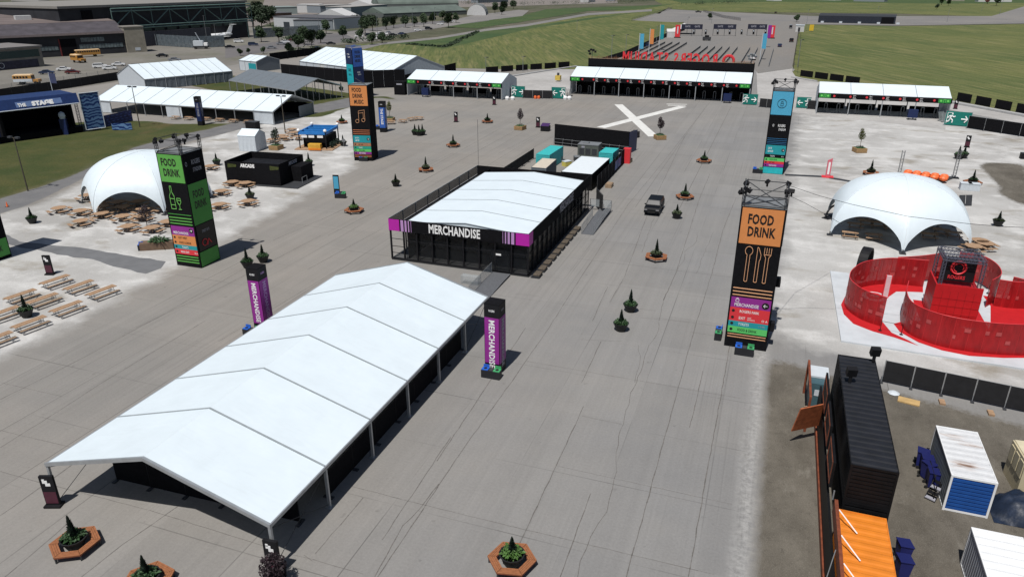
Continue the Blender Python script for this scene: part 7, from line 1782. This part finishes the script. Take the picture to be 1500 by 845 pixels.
def quonset(label, a, b, depth, h, endm, roofm, n=12):
    a, L, rz = frame2(a, b); t = thing('arched_hangar', label, 'hangar', (a.x, a.y, 0), rz)
    m = MB(); P = [(L/2-L/2*cos(pi*k/n), 0, h*sin(pi*k/n)) for k in range(n+1)]
    m.slab([(x*1.0, 0, z) for x, y, z in P], (0, depth, 0)); m.build('shell', roofm, t)
    m = MB(); m.slab([(x, -.12, z*.96+.0) for x, y, z in P], (0, -.3, 0)); m.build('end_wall', endm, t); return t
GRNR = M('roof_green_grey', (.10, .125, .11), .8, .2, .1)
house('green_roof_hall', 'long low hall with a grey green roof among the trees', at(562,27), at(684,21.5), 30, 3.4, M('hall_wall', (.10, .11, .11), .8), GRNR, roof='gable', par=4.5)
house('green_roof_hall', 'farther hall with a curved grey green roof and a white end', at(555,13), at(672,11), 34, 4, MATS['hall_wall'], GRNR, roof='arch', par=6)
house('white_gable_end', 'bright white shed roof at the left end of the curved hall', at(546,12.5), at(568,7), 30, 3, ROOFW, ROOFW, roof='gable', par=5)
quonset('white fronted arched hangar with grey shell beside the grassy bank', at(684,23), at(712,23), 30, 9, ROOFW, M('shell_grey', (.16, .17, .17), .7))
# ------------------------------------------------------------------ trees far away
def mk_tree(seed, h, r, leaf=LEAFT, n=1300, conical=False):
    def f():
        t = thing('tree', '', 'tree'); q = random.Random(seed)
        m = MB(); m.tube((0, 0, -.05), (.1, 0, h*.5), .22, 6, .12)
        for k in range(5): a = q.uniform(0, 6.3); m.tube((.05, 0, h*(.25+.07*k)), (r*.6*cos(a), r*.6*sin(a), h*(.5+.07*k)), .09, 4, .03)
        m.build('trunk', BARK, t)
        m = MB()
        for k in range(9):
            a = q.uniform(0, 6.3); rr = q.uniform(.1, .55)*r; z = h*q.uniform(.38, .82)
            leafball(m, (rr*cos(a), rr*sin(a), z), r*q.uniform(.38, .58), n//9, .46, seed*10+k, .85)
        leafball(m, (0, 0, h*.62), r*.6, n//4, .42, seed*7, 1.1)
        m.build('crown', leaf, t); return t
    return f
KT = [Kit(mk_tree(1, 10, 4.2)), Kit(mk_tree(2, 8, 3.2)), Kit(mk_tree(3, 6, 2.6)), Kit(mk_tree(4, 9, 3.8, M('tree_dark', (.020, .038, .016), .7, .5, .5)))]
trees = [ # u, v, kit, scale, where
 (384,44,3,1.7,'tallest, at the right end of the truss hangar'),(372,40,3,1.5,'behind the right corner of the truss hangar'),(396,38,3,1.5,'left of the airport building'),(377,27,3,1.5,'farthest behind the truss hangar corner'),(392,30,3,1.2,'above the brown brick block'),
 (383,62,1,1.0,'beside the tail of the white airplane'),(409,62,1,1.0,'before the grey mesh fence, right of the airplane'),(446,66,0,1.0,'left part of the thicket by the black fence'),(457,69,3,.9,'low middle of the thicket by the black fence'),(437,72,2,1.1,'left foot of the thicket by the black fence'),
 (470,64,2,1.1,'right end of the thicket by the black fence'),(478,50,0,.9,'before the right end of the airport building'),(503,58,1,.9,'left of the small road island'),(520,40,1,1.0,'before the white gabled hall'),(535,50,0,1.15,'left of the far car lot'),
 (546,46,0,1.1,'right behind the far car lot'),(528,58,2,.9,'on the road island below the lot'),(566,44,3,.9,'above the row of far cars'),(577,42,1,1,'left of the tall grey green hall'),(594,41,0,.9,'before the grey green hall, left'),(607,40,1,.9,'before the grey green hall, middle'),
 (621,40,0,1.0,'before the grey green hall, right'),(634,36,1,1.0,'right end before the grey green hall'),(657,41,0,1.1,'alone at the road fork'),(668,34,1,.9,'right of the lone tree at the road fork'),(648,30,2,1.2,'between the hall and the road'),
 (725,20,1,1.2,'just right of the arched hangar'),(738,17,0,1.1,'second right of the arched hangar'),(735,22,2,1.2,'on the grassy bank by the arched hangar'),(752,14,0,1,'beyond the grassy bank'),
 (545,66,2,1.0,'in the hedge right of the teal tower top'),(560,64,2,.9,'in the hedge toward the grass field'),(425,80,2,.8,'behind the small white tent'),(352,82,2,.5,'small one left of the small white tent'),(364,79,2,.4,'tiny one above the small white tent'),(386,79,2,.5,'small one right of the small tent'),
 (1379,8,3,1.0,'dark pair left on the far right fields'),(1389,9,0,.8,'dark pair right on the far right fields'),(1459,9,3,1.4,'dark one at the far right corner'),(1372,14,2,.9,'low one below the far dark pair'),(1167,33,2,.9,'small one behind the far banner line'),(1040,29,2,.8,'small one left behind the far banner line')]
for i, (u, v, k, s, w_) in enumerate(trees): KT[k].place(f'green tree {w_}', at(u, v), i*1.3, 'distant trees', s)
t = KT[2].place('reddish tree on the far right horizon fields', at(1446, 6.5), 1, 'distant trees', 1.4)
for ch in t.children:
    if ch.name.startswith('crown'): ch.data = ch.data.copy(); ch.data.materials[0] = M('tree_red', (.16, .05, .045), .7, .4)
def hedge(name, pts, w, h, n, leaf, label):
    P = [at(*p) for p in pts]; m = MB(); q = random.Random(n)
    for a, b in zip(P, P[1:]):
        k = int((b-a).length/ (w*.6))+1
        for i in range(k): p = a.lerp(b, q.random()); leafball(m, (p.x+q.uniform(-w, w)*.5, p.y+q.uniform(-w, w)*.5, h*.45), w*q.uniform(.4, .8), 26, .55, q.randint(0, 9999), h/w*.8, 0.02)
    tag(m.build(name, leaf), kind='stuff')
hedge('hedge_row', [(505,64),(540,62),(570,58),(600,56)], 4, 2.4, 3, MATS['tree_dark'], '')
hedge('scrub', [(430,78),(455,76),(480,74)], 5, 2.6, 5, LEAFT, '')
hedge('scrub', [(410,60),(430,58),(440,66)], 4, 2.2, 6, LEAFT, '')
hedge('field_hedge', [(700,47),(652,70),(600,66)], 2.0, .8, 8, MATS['tree_dark'], '')
FARW = MATS['tree_dark']
hedge('far_woods', [(0,-4),(120,-2),(250,-3)], 26, 10, 4, FARW, ''); hedge('far_woods', [(1010,1),(1100,-1),(1200,-2)], 22, 9, 9, FARW, '')
hedge('far_woods', [(560,7),(640,6),(760,8),(860,6),(940,5)], 10, 5, 12, FARW, ''); hedge('far_woods', [(1210,-2),(1350,-1),(1500,-2)], 22, 9, 10, FARW, ''); hedge('far_woods', [(1000,8),(1040,7),(1090,5)], 9, 5, 11, FARW, '')
# far small houses on the horizon
for i, (u, v, w_, h_, mm) in enumerate(((20,12,40,7,CONCW),(62,16,40,6,STONE),(120,3,60,9,BRGREY),(640,3,50,5,ROOFW),(700,5,60,4,BRGREY),(862,4,30,8,ROOFW),(900,2,70,6,BRGREY),(1145,2,20,5,ROOFW),(1232,1,30,6,ROOFW),(1300,3,40,5,BRGREY),(1412,2,22,5,STONE),(1476,3,40,5,ROOFW))):
    p = at(u, v); t = thing('distant_building', f'tiny distant building near the horizon, {ORD[i]} from the left edge', 'building', p, .3*i)
    m = MB(); m.box(0, 0, 0, w_, 12, h_); m.build('wall', mm, t); m = MB(); m.box(-.5, -.5, h_, w_+.5, 12.5, h_+.8); m.build('roof', MATS['shed_roof'], t)
for u, v, h_, w_ in ((304,64,13,'tall one before the truss hangar, with twin lamps'),(317,60,8,'short one before the nose of the white airplane'),(351,52,12,'rising beside the body of the white airplane'),(469,60,13,'before the middle of the airport building'),(528,46,9,'by the small road island'),
    (553,52,12,'over the row of far parked cars'),(605,43,12,'before the left half of the grey green hall'),(637,37,11,'before the right half of the grey green hall'),(768,14,9,'on the grassy bank right of the arched hangar'),(1168,99,9.5,'at the near corner of the stadium field'),
    (1180,46,12,'behind the small yellow board'),(1464,22,11,'on the service road at far right'),(1283,34,11,'just left of the end of the dark low stand'),(1387,33,9,'on the far taxiway right of the dark low stand'),(1438,17,8,'in the grass beyond the far taxiway'),
    (895,96,10.5,'just left of the red letters'),(916,86,9,'in the grass between the red letters and the blue flag'),(961,68,9,'in the grass behind the teal flag'),(1006,50,9,'beside the white peaked tent'),(1042,35,10,'between the first two overhead banners'),(712,106.5,5,'short one at the first black field screen'),(766,105,5,'short one at the third black field screen'),(845,46,6,'in the middle of the left grass field')):
    light_pole('slim grey pole '+w_, at(u, v), h_, 1, GREYM, 'distant poles')
# ------------------------------------------------------------------ far entry plaza
def flag(label, u, v, h, mat):
    t = thing('banner_flag', label, 'flag', at(u, v), 0, 'banner flags'); m = MB(); m.tube((0, 0, 0), (0, 0, h), .13, 5); m.build('pole', PALE, t)
    m = MB(); m.box(.2, -.03, h*.42, 1.7, .03, h*.98); m.build('flag', mat, t); return t
flag('blue flag leftmost at the far entry plaza', 935, 88, 10, SKYV); flag('orange flag second from left at the far entry plaza', 950, 81, 10.5, ORANGE); flag('teal flag third from left at the far entry plaza', 965, 74, 11, TEALV)
flag('blue flag right of the barrier rows at the far plaza', 1113, 88, 10, SKYV); flag('magenta flag rightmost at the far plaza by the red column', 1121, 70, 10, PURPLE)
for u, v, s in ((992, 56, 'left'), (1130, 57, 'right')):
    t = thing('red_column', f'{s} red banner column at the far banner line', 'column', at(u, v)); m = MB(); m.box(-1.3, -.4, 0, 1.3, .4, 6.6); m.build('column', REDV, t); m = MB(); m.box(-.3, -.43, 2.2, .3, -.4, 5.8); m.build('strip', PALE, t); m = MB(); m.box(-1.7, -.8, 0, 1.7, .8, .5); m.build('base', BLACKM, t)
pl = [(997,1028),(1044,1077),(1094,1122)]
for i, (u0, u1) in enumerate(pl):
    a, b = at(u0, 53), at(u1, 53.5); t = thing('overhead_banner', f'{ORD[i]} long black overhead banner from left at the far plaza', 'banner', a, atan2((b-a).y, (b-a).x)); L = (b-a).length
    m = MB(); m.box(0, -.1, 3.6, L, .1, 6.2); m.build('banner', M('banner_ink', (.014, .016, .035), .6), t)
    for x in (0, L/2, L): m = MB(); m.tube((x, 0, 0), (x, 0, 3.6), .15, 4); m.build('post', DARK, t)
    m = MB(); m.text('GATE', (L*.3, -.1, 4.6), .9, 'S', 1.2, 'C'); m.text('GATE', (L*.75, -.1, 4.6), .9, 'S', 1.2, 'C'); m.build('lettering', TXTG, t)
t = thing('pop_up_tent', 'white peaked tent left of the far banner line', 'tent', at(1001, 50)); m = MB(); m.add([(-6,-6,3), (6,-6,3), (6,6,3), (-6,6,3), (0,0,5.8)], [(0,1,4), (1,2,4), (2,3,4), (3,0,4), (3,2,1,0)]); m.build('canopy', ROOFW, t); m = MB()
for x in (-6, 6):
    for y in (-6, 6): m.tube((x, y, 0), (x, y, 3), .12, 4)
m.build('poles', ALU, t)
t = thing('side_tent', 'small white walled tent by the left red column of the far plaza', 'tent', at(984, 55), .3); m = MB(); m.box(-3, -3, 0, 3, 3, 3); m.build('walls', ROOFW, t); m = MB(); m.slab([(-3.1, -3.1, 3), (-3.1, 3.1, 3), (-3.1, 0, 4.4)], (6.2, 0, 0)); m.build('roof', ROOFW, t)
def mk_barrier():
    t = thing('crowd_barrier', '', 'barrier'); L = 17.6
    m = MB(); m.tube((0, -L/2, 1.1), (0, L/2, 1.1), .06, 4); m.tube((0, -L/2, .3), (0, L/2, .3), .05, 4)
    for k in range(45): y = -L/2+L*k/44; m.tube((0, y, .3), (0, y, 1.1), .025, 3)
    for k in range(8): m.box(-.35, -L/2+k*2.3, 0, .35, -L/2+k*2.2+.1, .08)
    m.build('bars', GREYM, t); m = MB(); m.box(-.02, -L/2+.1, .35, .02, L/2-.1, 1.05); m.build('mesh', M('barrier_mesh', (.03, .03, .03), .8, alpha=.55), t); return t
KBR = Kit(mk_barrier)
rows = [-59, -55.5, -52.0, -48.5, -45, -36.5, -33.2, -30, -26.8, -23.5, -20, -14.5, -11.2, -8.0, -4.4]
nb = 0
for r_, X in enumerate(rows):
    for k in range(5 if X < -40 else 4):
        KBR.place(f'crowd barrier, {ORD[k]} from the black wall in {ORD[r_]} barrier line from left', (X, 300+k*18, 0), 0, 'crowd barriers at the far plaza'); nb += 1
for i in range(7):
    t = thing('ticket_post', f'dark scanner post at the far banner line, {ORD[i]} from left', 'post', at(1016+i*17.5, 51), 0, 'scanner posts'); m = MB(); m.box(-.5, -.4, 0, .5, .4, 2.6); m.build('cabinet', BLACKM, t); m = MB(); m.box(-.3, -.43, 1.6, .3, -.4, 2.3); m.build('screen', PALE, t)
t = thing('service_cart', 'dark cart in the middle of the far plaza', 'cart', at(1035, 60)); m = MB(); m.box(-2, -1.2, .4, 2, 1.2, 1.8); m.build('body', DARK, t); m = MB(); m.box(-1, -1, 1.8, 1, 1, 2.6); m.build('cab', BLACKM, t)
for k in (-1.3, 1.3): m = MB(); m.tube((k, -1.3, .4), (k, 1.3, .4), .4, 8); m.build('wheel', TYRE, t)
far_fence('dark scrim fence along the left side of the far entry plaza', [(866,99),(918,82),(960,62),(983,52),(1003,45)], 2.2, MATS['dark_scrim'], DARK, 6)
far_fence('wire fence in the grass beyond the far plaza', [(925,32),(985,14)], 2.6, MATS['thin_wire'], DARK, 6)
far_fence('wire fence along the crossing taxiway left part', [(1030,18),(1060,27),(1085,31)], 2.2, M('wire_mid', (.10, .10, .11), .7, alpha=.3), DARK, 5)
far_fence('black fence along the left edge of the stadium field', [(1161,106),(1164,82),(1167,62),(1170,44)], 2.4, MESH, DARK, 6)
far_fence('fence of thin dark posts inside the stadium field edge', [(1168,108),(1171,80),(1173,50)], 1.5, MATS['thin_wire'], DARK, 9)
t = thing('covered_stand', 'long dark low stand with white dots on the far taxiway', 'stand', at(1198, 33.5), atan2(at(1311, 36).y-at(1198, 33.5).y, at(1311, 36).x-at(1198, 33.5).x)); L = (at(1311, 36)-at(1198, 33.5)).length
m = MB(); m.box(0, 0, 0, L, 9, 4.6); m.build('wall', M('banner_ink2', (.016, .020, .032), .6, .4), t); m = MB(); m.slab([(0, 0, 4.6), (L, 0, 4.6), (L, 9, 5.8), (0, 9, 5.8)], (0, 0, .2)); m.build('roof', DARK, t)
for i in range(5): m = MB(); m.box(2+i*12.2, -1.4, 0, 4+i*12.2, -.2, 1.1); m.build('block', PALE, t)
m = MB(); m.box(L*.82, -.3, 0, L*.98, -.02, 4.4); m.build('stair', BLACK, t)
t = thing('yellow_board', 'small yellow board on the field edge near the far right gate road', 'sign', at(1188, 47)); m = MB(); m.box(-1.2, -.1, .6, 1.2, .1, 4); m.build('board', M('sign_yellow', (.60, .40, .03), .5), t); m = MB(); m.tube((0, .1, 0), (0, .1, 3), .1, 4); m.build('post', DARK, t)
t = thing('guard_cabin', 'white cabin at the left corner of the stadium field', 'cabin', at(1171, 47)); m = MB(); m.box(-2.4, -2, 0, 2.4, 2, 3.6); m.build('cabin', ROOFW, t); m = MB(); m.box(-2.6, -2.2, 3.6, 2.6, 2.2, 4); m.build('roof', PALE, t); m = MB(); m.box(-1, -2.05, .2, .2, -2.0, 2.6); m.build('door', DARK, t)
t = thing('yellow_machine', 'small yellow machine on the pavement behind the left gap fence', 'machine', at(817.5, 119.5)); m = MB(); m.box(-.8, -.8, .4, .8, .8, 1.8); m.build('body', M('machine_yellow', (.55, .40, .08), .5), t); m = MB(); m.box(-.3, -.3, 1.8, .3, .3, 2.6); m.build('mast', DARK, t)
t = thing('flag_sign', 'small navy flag sign on a pale pole behind the stage header', 'flag', at(81, 150)); m = MB(); m.tube((0, 0, 0), (0, 0, 7.6), .08, 5); m.build('pole', PALE, t); m = MB(); m.box(-.1, -.03, 4.9, 2.2, .03, 7.4); m.build('flag', M('flag_navy', (.04, .05, .11), .6), t)
for u, v, lb_ in ((833, 141.5, 'beside the left arrow exit sign'), (745, 141, 'at the right end of the left gate')):
    t = thing('turnstile_stack', 'stacked pale metal barriers '+lb_, 'barriers', at(u, v), .2)
    for k in range(4): m = MB(); m.slab([(-1+k*.5, 0, 0), (-1+k*.5, 1.8, 0), (-.8+k*.5, 1.8, 1.9), (-.8+k*.5, 0, 1.9)], (.05, 0, 0)); m.build('barrier', ALU, t)
for i, (u, v) in enumerate(((1376,178),(1381,180))):
    t = thing('leaning_barrier', ('left' if i == 0 else 'right')+' metal barrier leaning at the right end of the right gate', 'barrier', at(u, v), .9)
    m = MB(); m.slab([(0, 0, .05), (2.0, 0, .05), (2.0, .6, 2.0), (0, .6, 2.0)], (0, .04, 0)); m.build('panel', M('barrier_grey', (.22, .25, .25), .5, alpha=.7), t); m = MB(); m.path([Vector((0,0,.05)), Vector((2,0,.05)), Vector((2,.6,2)), Vector((0,.6,2)), Vector((0,0,.05))], .04, 4); m.build('frame', ALU, t)
for i, (u, v) in enumerate(((784,145),(789,145))): m = MB(); m.lathe([(.35, .004), (.42, .4), (.3, .8)], 8); o = m.build('traffic_drum', ORNG); o.location = at(u, v); tag(o, ('left' if i == 0 else 'right')+' orange drum at the foot of the left gap fence', 'drum', 'orange drums')
for i, (u, v) in enumerate(((743,146.5),(751,146.5),(828,146),(834,146))): m = MB(); m.lathe([(.5, .004), (.6, .5), (.4, .9)], 8); o = m.build('water_weight', TXTW); o.location = at(u, v); tag(o, f'white round weight beside the left gap exit signs, {ORD[i]} from left', 'weight', 'white weights')
